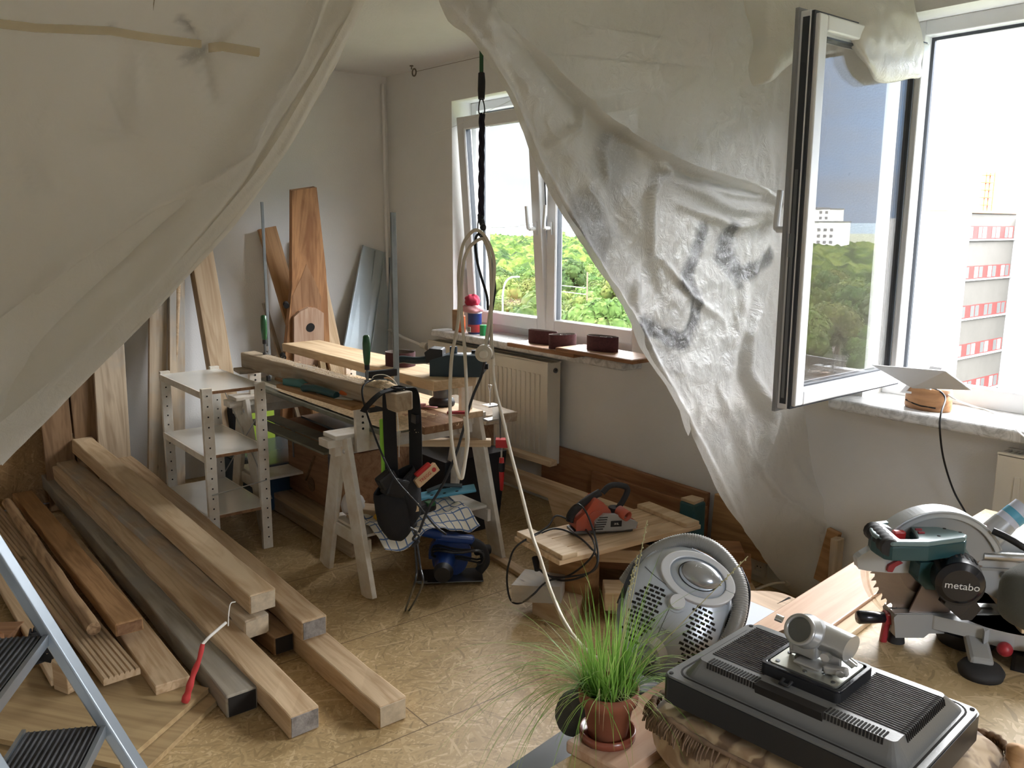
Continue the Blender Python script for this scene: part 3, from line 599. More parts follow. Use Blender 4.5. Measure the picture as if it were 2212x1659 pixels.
# ================================================================ step ladder at the lower left
L_ = V((-.88, .474, 0)); D_ = V((.474, .88, 0))
def ladder():
    a, c = dep(0, 1195, 1.9), dep(300, 1669, 1.9); up = (a - c).normalized(); foot = c - up * (c.z / up.z); Hh = 1.75
    t = thing('step_ladder', 'aluminium step ladder with black ribbed treads beside the timber pile', 'ladder', loc=foot)
    O = foot; X = -D_; Yc = -L_     # X: towards the image left (tread depth), Yc: from this rail towards the other one
    for k in (0, 1):
        o = Yc * (.40 * k); mkobj('rail', MB().beam(o, o + up * (Hh / up.z), .024, .046, up=Yc), 'ladder', t, bev=.005, seg=3)
    zs = [(onz_ - O).z for onz_ in (dep(98, 1368, 1.9), dep(233, 1562, 1.9))]; st = zs[0] - zs[1]
    for k in range(-1, 5):
        z = zs[1] + st * k
        if z < .1 or z > Hh - .05: continue
        c = up * (z / up.z) + Yc * .20; b = MB(); R = Matrix(((X.x, Yc.x, 0, c.x), (X.y, Yc.y, 0, c.y), (0, 0, 1, c.z), (0, 0, 0, 1)))
        b.box((.085, 0, -.006), (.16, .385, .014), R)
        for q in range(13): b.box((.015 + .0118 * q, 0, .003), (.005, .375, .005), R)
        tr = mkobj('tread', b, 'tread', t, bev=.002)
        mkobj('tread_edge', MB().box((.002, 0, -.004), (.010, .385, .024), R).box((.168, 0, -.004), (.008, .385, .024), R), 'alu', tr)
        mkobj('end_cap', MB().box((.002, -.192, .006), (.014, .02, .020), R), 'alu', tr, bev=.003)
    for k in (0, 1): o = Yc * (.02 + .36 * k) + X * .30; mkobj('rear_strut', MB().beam(o + X * .35, o + up * (Hh * .9 / up.z) - X * .25, .03, .018, up=Yc), 'ladder', t, bev=.004)
    return t
ladder()

# ================================================================ small white shelving unit
def shelf_unit():
    x0, x1, y0, y1, H = -4.58, -3.96, 1.335, 1.60, .845
    t = thing('shelving_unit', 'low white shelving unit with three shelves and drilled posts', 'shelving', loc=(x0, y0, 0)); W = x1 - x0; D = y1 - y0
    for px_, py_ in ((0, 0), (W, 0), (W, D), (0, D)):
        p = mkobj('post', MB().bx((px_ - .012, py_ - .025 if py_ else py_ - .02, 0), (px_ + .012, py_ + .025 if py_ else py_ + .03, H)), 'white_paint', t, bev=.002)
        hb = MB()
        for k in range(16):
            z = .06 + k * .05; s = 1
            hb.cyl((px_ + .0125, py_ + .004, z), (px_ + .0132, py_ + .004, z), .0042, n=8); hb.cyl((px_ - .0132, py_ + .004, z), (px_ - .0125, py_ + .004, z), .0042, n=8)
        mkobj('peg_holes', hb, 'hole', p)
    for z in (.22, .52, .83):
        s = mkobj('shelf', MB().bx((-.0, -.02, z - .016), (W + .0, D + .02, z)), 'melamine', t, bev=.002)
        mkobj('edge_strip', MB().bx((W, .0, z - .015), (W + .0025, D - .0, z - .001)), 'brown_wood', s)
        mkobj('side_rail', MB().bx((0, -.024, z - .03), (W, -.016, z + .001)).bx((0, D + .016, z - .03), (W, D + .024, z + .001)), 'white_paint', s)
    mkobj('cross_brace', MB().tube([(0, D + .03, .25), (W, D + .03, .75)], .003, 6).tube([(W, D + .034, .25), (0, D + .034, .75)], .003, 6).tube([(W + .014, .0, .33), (W + .014, D + .005, .355)], .003, 6), 'steel', t)
shelf_unit()

# ================================================================ trestles
def trestle(x, y0, y1, label, post_h, post_y, px_=0):
    t = thing('trestle', label, 'trestle', loc=(x, y0, 0)); D = y1 - y0; zt = .70
    for nm, b in (('top_rail', MB().bx((-.045, -.10, zt - .055), (.045, D + .08, zt - .02)).bx((-.03, -.06, zt - .10), (.03, D + .06, zt - .055))), ('cap_rail', MB().bx((-.06, -.07, zt - .02), (.06, D + .07, zt)))):
        mkobj(nm, b, 'white_paint', t, bev=.003)
    for sy in (0, D):
        o = -.018 if sy == 0 else .018
        for sx in (-1, 1):
            b = MB(); b.beam((sx * .225, sy + o + (.0 if sx > 0 else (.02 if sy == 0 else -.02)), 0.0), (sx * .035, sy + o + (.0 if sx > 0 else (.02 if sy == 0 else -.02)), zt - .022), .024, .10, up=(1, 0, 0)); lg = mkobj('leg', b, 'white_paint', t, bev=.003)
            # trim below the floor line
            mkobj('bolt', MB().sphere((sx * .055, sy + (o - .012 if sy == 0 else o + .012), zt - .075), .011, sc3=(1, .5, 1)), 'steel', lg)
        mkobj('end_brace', MB().bx((-.19, sy + (.0 if sy == 0 else -.02), .19), (.19, sy + (.02 if sy == 0 else 0), .25)), 'white_paint', t, bev=.003)
    mkobj('tray', MB().bx((-.17, .01, .255), (.17, D - .01, .268)), 'white_paint', t, bev=.002)
    for py_ in post_y:
        ph = post_h if py_ < 2 else .857; p = mkobj('height_post', MB().bx((px_ - .012, py_ - y0 - .032, zt - .08), (px_ + .012, py_ - y0 + .032, ph)), 'white_paint', t, bev=.002); hb = MB()
        for k in range(5):
            z = zt + .022 + k * .027
            if z < ph - .01: hb.cyl((px_ + .012, py_ - y0, z), (px_ + .0135, py_ - y0, z), .0055, n=10)
        mkobj('peg_holes', hb, 'hole', p)
    return t
trestle(-3.345, 1.725, 2.40, 'front white-painted trestle of the workbench, its legs standing clear in view', .825, (1.775, 2.335), .075)
trestle(-4.42, 1.70, 2.40, 'rear white-painted trestle of the workbench, behind the shelving unit', .85, (1.76, 2.335), .0)
GW = 'boards on the workbench'
# lower layer on the trestle caps
def lay(name, x0, x1, y0, y1, z0, z1, mat, label, cat='board', tw=0, group=GW, rough=0):
    return plank(name, (x0, (y0 + y1) / 2 - tw, (z0 + z1) / 2), (x1, (y0 + y1) / 2 + tw, (z0 + z1) / 2), y1 - y0, z1 - z0, mat, label, cat, group, rough=rough)
lay('bench_board', -4.65, -3.07, 1.97, 2.20, .70, .735, 'brown_wood', 'brown board with sawdust forming the lower bench top, its brown end towards the window', 'board')
for i, (y0, y1, m_) in enumerate([(1.812, 1.852, 'galv_green'), (1.857, 1.897, 'white_paint'), (1.902, 1.965, 'galv_green')]):
    lay('aluminium_profile', -4.75, -3.12 - .02 * i, y0, y1, .70, .722, m_, ['outermost narrow metal profile along the edge of the lower bench top', 'pale painted batten second from the edge of the lower bench top', 'grey metal profile with sawdust third from the edge of the lower bench top'][i], 'profile')
# sawdust heap (nobody could count the shavings)
b = MB()
def sd(u, v):
    x = -4.3 + 1.2 * u; y = 1.83 + .35 * v; e = max(0, math.sin(PI * min(1, u * 1.0)) ** .6 * math.sin(PI * v) ** .7)
    return V((x, y, .728 + e * (.018 + .022 * noise.noise((x * 9, y * 9, 0)) + .012 * noise.noise((x * 40, y * 40, 3)))))
b.grid(sd, 90, 26)
o = mkobj('sawdust', b, 'sawdust', fixn=False); tag(o, 'drift of sawdust on the lower bench top', 'sawdust', kind='stuff')
b = MB()
for i in range(2600):
    x = random.uniform(-4.4, -2.95); y = random.uniform(1.78, 2.17); z = .742 + random.random() * .01
    if random.random() < .5: x = random.triangular(-4.4, -2.97, -3.2); y = 1.735 + random.uniform(-.045, .045) + (x + 4.4) * .04; z = .934
    r = random.uniform(.002, .006); a = random.random() * 6; b.add([(x, y, z), (x + r * math.cos(a), y + r * math.sin(a), z + r * .5), (x + r * math.cos(a + 1.3), y + r * math.sin(a + 1.3), z)], [(0, 1, 2)])
tag(mkobj('wood_shavings', b, 'sawdust', fixn=False), 'loose wood shavings on the clamped beam and the bench top', 'shavings', kind='stuff')
b = MB(); b.grid(lambda u, v: V((-3.22 + .22 * u, 1.745 + .085 * v + .02 * u, .931 + .022 * math.sin(PI * u) * math.sin(PI * v) * (1 + .5 * noise.noise((u * 9, v * 7, 0))))), 24, 12)
tag(mkobj('sawdust', b, 'sawdust', fixn=False), 'heap of sawdust on the clamped beam under the right clamp', 'sawdust', kind='stuff')
# upper layer
plank('clamped_beam', (-4.43, 1.735, .89), (-2.94, 1.795, .89), .082, .078, 'pine_old', 'long rough beam clamped along the front of the workbench, sawdust on top', 'beam', GW, rough=.003, bev=.008)
plank('thick_slab', (-4.80, 2.21, .882), (-3.19, 2.225, .882), .245, .048, 'pine_light', 'wide pale planed slab lying at the back of the workbench under the belt sander', 'slab', GW, bev=.006, rough=.0015)
plank('scrap_board', (-4.36, 1.64, .843), (-4.34, 1.80, .843), .13, .018, 'pine_old', 'splintered scrap board under the far end of the clamped beam', 'board', GW)
plank('tool_board', (-3.86, 1.70, .838), (-3.18, 1.738, .838), .12, .020, 'pine_orange', 'orange-brown board with tools on it under the clamped beam', 'board', GW)
# things on the tool board
t = thing('spirit_tool', 'turquoise plane-shaped tool lying on the orange-brown tool board', 'tool', frame((-3.74, 1.69, .849), (1, .25, 0)))
mkobj('body', MB().prism([(-.08, 0), (.05, 0), (.07, .02), (.03, .035), (-.08, .03)], -.015, .015, Matrix.Rotation(PI / 2, 4, 'X')), 'teal', t, bev=.005); mkobj('tip', MB().bx((.05, -.01, .002), (.10, .01, .02)), 'orange', t, bev=.003)
t = thing('pruning_saw', 'black-handled hand tool with an orange tip on the tool board', 'tool', frame((-3.50, 1.688, .85), (1, .22, 0)))
mkobj('handle', MB().tube(spl([(-.11, 0, .014), (-.04, .004, .020), (.05, 0, .016), (.13, -.006, .010)]), .017, 10), 'teal_dark', t); mkobj('tip', MB().cyl((.13, .02, .02), (.19, .02, .018), .010), 'orange', t)
mkobj('sheath', MB().prism([(-.02, .0), (.12, .01), (.15, .035), (.02, .05)], .0, .018), 'mask', t, bev=.006)
tag(mkobj('paper_slip', MB().box((-3.33, 1.735, .8505), (.09, .05, .001), rz=.5), 'paper'), 'white paper slip on the right end of the tool board', 'paper')
plank('ruler', (-3.85, 1.70, .852), (-3.72, 1.80, .852), .06, .004, 'steel', 'grey scraper plate at the left end of the tool board', 'scraper')
# ---- clamps
def clamp(label, base, barh, arm_dx, low):
    t = thing('bar_clamp', label, 'clamp', loc=base)
    mkobj('handle', MB().lathe([(0, .075), (.010, .072), (.0135, .088), (.0165, .13), (.017, .17), (.014, .20), (.009, .205), (0, .205)], 16), 'green_handle', t)
    mkobj('ferrule', MB().cyl((0, 0, .055), (0, 0, .083), .011), 'black', t)
    mkobj('spindle', MB().cyl((0, 0, .004), (0, 0, .06), .006).cyl((0, 0, 0), (0, 0, .010), .013), 'steel_dark', t)
    mkobj('sliding_arm', MB().beam((-.012, 0, .03), (arm_dx[0], arm_dx[1], .03 + arm_dx[2]), .022, .032), 'black' if low else 'steel', t, bev=.004)
    mkobj('bar', MB().box((arm_dx[0], arm_dx[1], (barh[0] + barh[1]) / 2), (.012 if low else .007, .024 if low else .014, barh[1] - barh[0])), 'galv', t, bev=.001)
    mkobj('fixed_jaw', MB().beam((arm_dx[0], arm_dx[1], barh[0]), (0, 0, barh[0]), .02, .03), 'black', t, bev=.004)
p = V((-3.225, 1.785, .932)); clamp('green-handled bar clamp at the right end of the beam, with the tall grey bar', p, (-.12, .72), (.0, .145, .0), True)
p = V((-4.27, 1.765, .932)); clamp('green-handled bar clamp at the far left end of the beam, with a slim steel bar', p, (-.13, .78), (.0, .022, .0), False)
# ---- abrasive belts: loops standing on edge
def belt(label, cx, cy, z, a, bb, h, ang, extra=True, group='abrasive belts on the window board'):
    t = thing('sanding_belt', label, 'sanding belt', Matrix.Translation((cx, cy, z)) @ Matrix.Rotation(ang, 4, 'Z'), group); n = 60
    def cv(u, k=1.0):
        th = 2 * PI * u; return (a * k * math.copysign(abs(math.cos(th)) ** .8, math.cos(th)), bb * k * math.copysign(abs(math.sin(th)) ** .9, math.sin(th)))
    o_ = [cv(i / n) for i in range(n)]; i_ = [(x * (1 - .0015 / a), y * (1 - .0015 / bb)) for x, y in o_]; j_ = [(x * (1 - .004 / a), y * (1 - .004 / bb)) for x, y in o_]
    mkobj('abrasive_face', MB().ring(o_, i_, 0, h), 'belt', t); mkobj('cloth_backing', MB().ring(i_, j_, .0005, h - .0005), 'belt_in', t)
    if extra:
        sp = [(a * .45 * (1 - .06 * i) * math.cos(i * .5) + a * .15, bb * .8 * (1 - .045 * i) * math.sin(i * .5), h * .5) for i in range(16)]
        mkobj('inner_coil', MB().ribbon(sp, (0, 0, 1), h * .9, .002), 'belt_in', t)
    return t
belt('single upright sanding belt loop on the pale slab behind the tall clamp bar', -3.66, 2.215, .907, .075, .066, .07, .35, False, None)

# ---- belt sander lying on the slab
t = thing('belt_sander', 'dark blue-black belt sander lying on the pale slab', 'sander', frame((-3.30, 2.235, .907), (.70, .72, 0)))
mkobj('housing', MB().prism([(-.06, 0), (.18, 0), (.195, .02), (.195, .085), (.175, .10), (.02, .10), (-.06, .075)], -.05, .05, Matrix.Rotation(PI / 2, 4, 'X')), 'sander_blue', t, bev=.010, seg=3)
mkobj('motor_hump', MB().prism([(-.075, .06), (.0, .075), (.0, .125), (-.06, .13), (-.085, .11)], -.045, .045, Matrix.Rotation(PI / 2, 4, 'X')), 'black', t, bev=.008)
mkobj('rear_handle', MB().tube(spl([(-.08, 0, .07), (-.14, 0, .065), (-.20, .01, .068), (-.24, .01, .06)]), .018, 12), 'sander_blue', t)
mkobj('dust_port', MB().cyl((.045, 0, .09), (.045, 0, .135), .018), 'navy', t); mkobj('roller_knob', MB().cyl((.195, -.01, .045), (.21, -.01, .045), .014).cyl((.14, .01, .10), (.14, .01, .118), .012), 'black', t)
mkobj('top_plate', MB().box((.10, 0, .101), (.13, .07, .004)), 'steel_dark', t, bev=.001)

# ---- dust mask hanging on the clamp arm
t = thing('dust_mask', 'white cup dust mask hanging by its elastic beside the tall clamp', 'mask', frame((-3.12, 1.83, .885), (.8, .6, 0), (0, -.15, 1)))
def cup(u, v):
    a = 2 * PI * u; r = math.sin(PI / 2 * min(1, v)); k = 1 + .18 * math.cos(3 * (a - PI / 2)); return V((.055 * r * k * math.cos(a), -.045 * (1 - r * r) , .052 * r * k * math.sin(a) - .0))
mkobj('cup', MB().grid(cup, 30, 8), 'mask', t, sol=.002)
mkobj('elastic', MB().tube(spl([(.05, 0, .02), (.02, .02, .06), (-.03, .03, .082), (-.08, .02, .07), (-.05, 0, .01)]), .0016, 6).tube(spl([(.04, 0, -.03), (.03, .0, -.07), (.035, -.01, -.16), (.025, 0, -.28)]), .0022, 6), 'paper', t)
# ================================================================ strap and tool bag hanging from the beam
t = thing('tool_bag', 'black tool bag hanging on a wide strap from the near end of the clamped beam', 'bag', loc=(-3.0, 1.81, .93))
mkobj('strap', MB().ribbon(spl([(0, -.046, -.38), (0, -.052, -.15), (0, -.050, -.01), (0, -.03, .006), (0, .02, .006), (0, .052, -.002), (0, .066, -.06), (0, .072, -.20), (0, .070, -.38)], 5), (.85, .5, 0), .060, .004), 'strap', t)
mkobj('strap_tail', MB().ribbon(spl([(.0, -.02, .010), (.0, -.09, -.004), (.0, -.15, -.045), (0, -.175, -.07)], 5), (1, 0, 0), .04, .004), 'strap', t)
mkobj('buckle', MB().ring(rrect(.06, .05, .01), rrect(.044, .034, .006), 0, .006, Matrix.Translation((0, -.005, .008))).box((0, .070, -.13), (.05, .02, .04)), 'black_gloss', t, bev=.002)
def bag(u, v):
    a = 2 * PI * u; z = -.38 - .22 * v; w = (.055 + .045 * math.sin(PI * (.25 + .65 * v))) * (1 if v < .97 else .5); d = .045 + .02 * math.sin(PI * v)
    n_ = 1 + .12 * noise.noise((math.cos(a) * 1.5, math.sin(a) * 1.5, v * 4))
    return V((d * math.cos(a) * n_, .01 + w * math.sin(a) * n_ - .05 * (1 - v), z + .05 * math.sin(a)))
bo = mkobj('pouch', MB().grid(bag, 30, 14), 'strap', t, sol=.004)
mkobj('pouch_base', MB().sphere((0, .01, -.59), .05, sc3=(.75, 1.2, .45)), 'strap', t)
mkobj('flap', MB().box((.03, -.09, -.36), (.05, .08, .06), rx=.5).box((.03, -.05, -.40), (.06, .10, .08), rx=-.4), 'black', t, bev=.01)
mkobj('label_patch', MB().box((.058, .03, -.50), (.003, .03, .035)), 'pine_light', t)
tag(mkobj('lime_tool', MB().box((-3.04, 1.745, .735), (.014, .022, .15)).cyl((-3.04, 1.745, .66), (-3.04, 1.745, .58), .008), 'lime', bev=.006), 'lime green handled tool sticking out of the hanging tool bag', 'tool')
t = thing('level_box', 'pale tool sleeve with red lettering poking out of the hanging bag', 'box', frame((-2.95, 1.90, .56), (0, .86, .5), (1, 0, .2)))
mkobj('sleeve', MB().box((0, 0, 0), (.12, .042, .025)), 'pine_light', t, bev=.003); mkobj('red_end', MB().box((-.0, .030, 0), (.08, .018, .022)), 'red', t, bev=.004)
text('lettering', 'TREGG', .020, 'rib', t, Matrix.Translation((-.012, .0, .013))); mkobj('mark', MB().cyl((.038, 0, .0125), (.038, 0, .0135), .010, n=20), 'rib', t)
# cord from the mask clamp down to a bundled cord, and up to the rope
cpts = [(-3.11, 1.80, .965), (-3.14, 1.77, .96), (-3.10, 1.69, .93), (-3.02, 1.68, .80), (-2.90, 1.70, .62), (-2.80, 1.76, .50), (-2.74, 1.80, .42), (-2.70, 1.83, .385)]
tag(mkobj('thin_black_cord', MB().tube(spl(cpts), .0042, 8), 'cable_black'), 'thin black cord arching over the clamp and running down to the bundled plug cord', 'cord')
# ================================================================ rope from the ceiling with looped extension cables
RX, RT = V((-2.52, 1.86, 0)), 3.02
def at(x, y, t=RT): return dep(x, y, t)
t = thing('hanging_rope', 'dark braided rope with a hook hanging from the ceiling, holding the looped cables', 'rope', loc=at(1040, 300))
o_ = t.location
def rel(q): return [p - V(o_) for p in q]
top = at(1041, 100); top = V((top.x, top.y, ZC))
mkobj('green_strap', MB().ribbon(rel([top, at(1040, 160)]), _r, .014, .003), 'green_handle', t)
mkobj('sleeve', MB().tube(rel([at(1040, 158), at(1040.5, 175), at(1040, 195), at(1040, 214)]), .0115, 12, rf=lambda u: 1 + .18 * math.sin(PI * u)), 'black', t)
mkobj('loop', MB().tube(rel(spl([at(1038, 212), at(1034.5, 228), at(1034.5, 243), at(1040, 249), at(1046.5, 243), at(1046, 228), at(1042, 212)])), .0022, 8), 'black', t)
for k in range(3):
    pts = []
    for i in range(91):
        u = i / 90; y = 246 + 222 * u; a = u * 15 + k * 2 * PI / 3; p = at(1041 - 2 * u, y); pts.append(p + _r * .006 * math.cos(a) + _f * .006 * math.sin(a))
    mkobj('strand', MB().tube(rel(pts), .0058, 7), 'cord_purple', t)
b = MB()
for i in range(7): q = at(1037 + i * 1.1, 466 + i * 4.2); b.sphere(q - V(o_), .0105 + .002 * math.sin(i * 2.3), 10, 6)
for i in range(5): b.tube(rel([at(1032 + i, 463 + i * 3), at(1040 + i, 466 + i * 3)]), .003, 6)
mkobj('knot', b, 'black', t)
mkobj('tail_loop', MB().tube(rel(spl([at(1034, 470), at(1032, 490), at(1034, 506), at(1040, 512), at(1045, 505), at(1045, 488), at(1043, 478)])), .0026, 6), 'black', t)
t = thing('extension_cable', 'cream extension cable looped in long hanks over the rope, with a round plug', 'cable', loc=at(1040, 500, RT - .03)); o_ = t.location
R2 = RT - .03
c1 = [at(*q, R2 + d) for q, d in [((1004, 900), 0), ((1008, 960), .01), ((1001, 1020), 0), ((996, 1033), 0), ((986, 1012), .0), ((975, 945), 0), ((972, 860), .01), ((976, 770), .02), ((989, 700), .02), ((992, 640), .02), ((991, 590), .02), ((1000, 530), .01), ((1022, 499), 0), ((1042, 504), 0), ((1060, 535), .0), ((1068, 575), .01), ((1063, 640), .02), ((1055, 700), .01), ((1050, 745), -.01), ((1048, 764), -.02)]]
mkobj('cable', MB().tube(rel(spl(c1)), .0062, 10), 'cable_white', t)
c2 = [at(*q, R2 + d) for q, d in [((1066, 790), 0), ((1061, 720), .02), ((1061, 620), .02), ((1058, 560), .01), ((1048, 522), .0), ((1036, 517), 0), ((1014, 535), .01), ((1001, 570), .01), ((996, 640), .0), ((998, 690), .0), ((1004, 760), 0), ((1008, 850), .0), ((1008, 900), 0), ((1011, 950), 0), ((1004, 1000), 0), ((998, 1030), 0)]]
mkobj('cable', MB().tube(rel(spl(c2)), .0062, 10), 'cable_white', t)
mkobj('round_plug', MB().cyl(at(1044, 764, R2 - .03) - V(o_), at(1047, 762, R2 + .02) - V(o_), .029, .031, n=26).cyl(at(1043, 766, R2 - .055) - V(o_), at(1044, 765, R2 - .03) - V(o_), .013, .017), 'cable_white', t, bev=.002)
c3 = [at(1064, 775, R2), at(1068, 830, R2), at(1085, 900, R2), at(1105, 985, R2), at(1125, 1060, R2), at(1148, 1150, R2 - .1), at(1165, 1200, R2 - .2), at(1195, 1290, R2 - .3), at(1240, 1375, R2 - .42)]
e = onz(1300, 1425, .012); c3 += [e, onz(1390, 1440, .008)]
mkobj('cable', MB().tube(rel(spl(c3)), .0060, 10), 'cable_white', t)
t = thing('black_cable', 'black cable hung in the rope loop, running down behind the trestle leg', 'cable', loc=at(1040, 520, RT + .02)); o_ = t.location
d1 = [at(*q, RT + .01) for q in [((883), 1155), (890, 1130)]] if False else [at(*q, RT + .0) for q in [(905, 1150), (925, 1100), (960, 1040), (985, 980), (1000, 930), (1020, 860), (1040, 810), (1050, 760), (1058, 700), (1066, 650), (1069, 620), (1064, 580), (1056, 545), (1048, 520), (1040, 507), (1032, 507), (1027, 520), (1030, 560), (1040, 600), (1052, 640), (1054, 670)]]
mkobj('cable', MB().tube(rel(spl(d1)), .0048, 8), 'cable_black', t)
t = thing('bundled_cord', 'black cord tied in a loop below the hanging tool bag, touching the floor', 'cord', loc=at(895, 1170, RT)); o_ = t.location
mkobj('knot', MB().tube(rel(spl([at(*q, RT) for q in [(886, 1140), (900, 1150), (892, 1165), (905, 1170), (890, 1180), (906, 1160), (893, 1150)]])), .0045, 8), 'cable_black', t)
lo = [at(896, 1175, RT), at(898, 1200, RT), at(900, 1235, RT), at(893, 1270, RT), onz(876, 1318, .006), onz(884, 1318, .006), at(912, 1265, RT), at(908, 1225, RT), at(901, 1175, RT)]
mkobj('loop', MB().tube(rel(spl(lo)), .0042, 8), 'cable_black', t)

# ================================================================ things under and behind the workbench
t = thing('tool_chest', 'old brown wooden chest with clasps under the workbench', 'chest', loc=(-4.45, 1.93, .13))
mkobj('box', MB().box((.33, .22, .16), (.64, .42, .32)), 'brown_wood', t, bev=.006); mkobj('lid', MB().box((.33, .22, .365), (.66, .44, .07)), 'plank_red', t, bev=.006)
for x in (.12, .55): mkobj('clasp', MB().box((x, .0, .33), (.04, .008, .09)).box((x, -.006, .25), (.014, .006, .09)), 'steel_dark', t, bev=.002)
mkobj('carving', MB().beam((.24, .006, .10), (.36, .006, .26), .01, .012, up=(0, 1, 0)).cyl((.30, .012, .09), (.30, .006, .09), .04), 'pine_dark', t)
plank('dolly_board', (-4.60, 2.08, .10), (-3.62, 2.08, .10), .46, .03, 'pine', 'plank platform carrying the wooden chest', 'board')
plank('dolly_rail', (-4.60, 1.87, .05), (-3.55, 1.87, .05), .04, .08, 'pine_old', 'front rail of the low platform under the chest', 'batten')
for i, y in enumerate((1.80, 1.90)): plank('grey_board', (-4.52, y - .02, .532 + i * .004), (-3.62, y, .532 + i * .004), .085, .012, 'galv_green', ['front grey-green metal rail lying across the wooden chest', 'rear grey-green metal rail lying across the wooden chest'][i], 'rail')
tag(mkobj('chest_dust_board', MB().box((-4.05, 2.14, .55), (.62, .30, .012)), 'slate'), 'dusty dark board on top of the wooden chest', 'board')
t = thing('tool_case', 'dark blue flat tool case on the floor behind the shelving unit', 'case', loc=(-4.75, 2.02, 0))
mkobj('shell', MB().box((0, 0, .11), (.60, .46, .20)), 'navy', t, bev=.012); mkobj('lid', MB().box((0, 0, .25), (.61, .47, .06)), 'slate', t, bev=.012); mkobj('latch', MB().box((.303, 0, .19), (.008, .06, .05)), 'steel', t, bev=.002)
t = thing('hivis_bag', 'lime and black bag standing behind the rear trestle', 'bag', loc=(-5.12, 2.06, .0))
mkobj('bag_body', MB().box((0, -.07, .30), (.16, .30, .44)), 'black', t, bev=.04, seg=3)
mkobj('lime_panel', MB().box((.084, -.12, .33), (.012, .12, .34)).box((.084, .03, .33), (.012, .06, .34)), 'hivis', t, bev=.005)
t = thing('black_bin', 'black plastic crate under the bench between the trestle legs', 'crate', loc=(-3.72, 2.55, 0))
mkobj('crate', MB().prism([(-.22, -.17), (.22, -.17), (.22, .17), (-.22, .17)], .0, .42, top=[(-.25, -.2), (.25, -.2), (.25, .2), (-.25, .2)]), 'black', t, bev=.01)
# shelf of the front trestle: rags, tea towel, wood, tools
def crumple(cx, cy, cz, rx, ry, rz, seed, n=26):
    def f(u, v):
        a = 2 * PI * u; p = PI * v; q = V((math.sin(p) * math.cos(a), math.sin(p) * math.sin(a), math.cos(p)))
        k = 1 + .28 * noise.noise(q * 2.1 + V((seed, 0, 0))) + .10 * noise.noise(q * 6 + V((seed, 3, 0)))
        return V((cx + rx * q.x * k, cy + ry * q.y * k, max(cz - rz * .9, cz + rz * q.z * k)))
    return MB().grid(f, n, n // 2)
tag(mkobj('white_rag', crumple(-3.42, 1.80, .325, .07, .05, .055, 1.2), 'cloth_white'), 'crumpled white rag on the tray of the front trestle', 'rag')
plank('wood_offcut', (-3.45, 1.80, .293), (-3.25, 1.95, .293), .09, .05, 'pine', 'wood offcut under the tea towel on the trestle tray', 'offcut')
def towel(u, v):
    x = -3.36 + .34 * u; y = 1.735 + .50 * v; e = max(0, (x + 3.16) / .14)
    z = .305 + .030 * noise.noise((x * 9, y * 8, 0)) + .012 * noise.noise((x * 22, y * 20, 5)) - .12 * max(0, e - .3) * (.6 + .4 * math.sin(v * 9))
    return V((x, y, z))
tag(mkobj('tea_towel', MB().grid(towel, 40, 50), 'tea_towel', sol=.002), 'blue and cream checked tea towel draped over the trestle tray', 'towel')
tag(mkobj('yellow_tool', MB().box((-3.20, 1.83, .35), (.03, .10, .03), rx=.8), 'yellow', bev=.005), 'yellow handle among the rags on the trestle tray', 'tool')
t = thing('cordless_tool', 'black and green power tool lying on the tea towel', 'tool', loc=(-3.10, 1.97, .36)); mkobj('body', MB().box((0, 0, 0), (.06, .13, .05), rx=.1), 'black', t, bev=.015); mkobj('green_button', MB().box((.02, .03, .02), (.035, .04, .02)), 'green_handle', t, bev=.004)
t = thing('cutting_board', 'blue folded plastic guide lying across the trestle tray', 'guide', frame((-3.26, 2.20, .345), (.5, .85, .12)))
mkobj('plate', MB().box((0, 0, 0), (.30, .10, .012)), 'blue_light', t, bev=.004); mkobj('grip', MB().tube([(-.08, .02, .015), (0, .03, .03), (.09, .02, .015)], .010, 8), 'slate', t)
mkobj('holes', MB().cyl((-.06, -.025, .006), (-.06, -.025, .0068), .008).cyl((0, -.025, .006), (0, -.025, .0068), .008).cyl((.06, -.025, .006), (.06, -.025, .0068), .008), 'hole', t)
tag(mkobj('ceramic_disc', MB().sphere((-3.12, 1.86, .33), .028, sc3=(1, 1, .4)), 'slate'), 'round black puck on the tea towel', 'puck')
# bench top, window side
plank('cross_batten', (-3.55, 2.05, .56), (-3.22, 2.45, .56), .05, .035, 'pine_light', 'pale batten with a red painted end behind the front trestle', 'batten'); bpy.context.view_layer.update()
tag(mkobj('red_end_block', MB().box((-3.185, 2.49, .56), (.06, .05, .04), rz=.88), 'rib', bev=.002), 'red painted block end on the batten behind the trestle leg', 'block')
t = thing('orbital_sander', 'black round sander standing on the lower bench top near the radiator', 'sander', loc=(-3.42, 2.30, .735))
mkobj('disc', MB().lathe([(0, .0), (.062, .0), (.065, .012), (.06, .03), (.04, .04), (0, .04)], 26), 'black', t); mkobj('body', MB().lathe([(.04, .03), (.046, .05), (.045, .09), (.05, .105), (.04, .125), (0, .13)], 22), 'slate', t)
plank('rear_bench_board', (-4.5, 2.30, .717), (-3.2, 2.30, .717), .18, .030, 'pine', 'rear board of the lower bench top carrying the black sander', 'board', GW)
tag(mkobj('red_spatula', MB().box((-3.20, 2.24, .742), (.10, .03, .012), rz=.9), 'dark_red', bev=.005), 'dark red handled spatula on the bench corner', 'spatula')
tag(mkobj('pink_knife', MB().box((-3.44, 2.16, .745), (.10, .026, .018), rz=.9).box((-3.37, 2.20, .745), (.07, .024, .004), rz=.5), 'pink_cloth', bev=.003), 'pink handled putty knife on the lower bench top', 'knife')
t = thing('edge_clamp', 'silver U-shaped edge clamp with a wire thumb handle on the trestle end', 'clamp', loc=(-3.26, 2.50, .70))
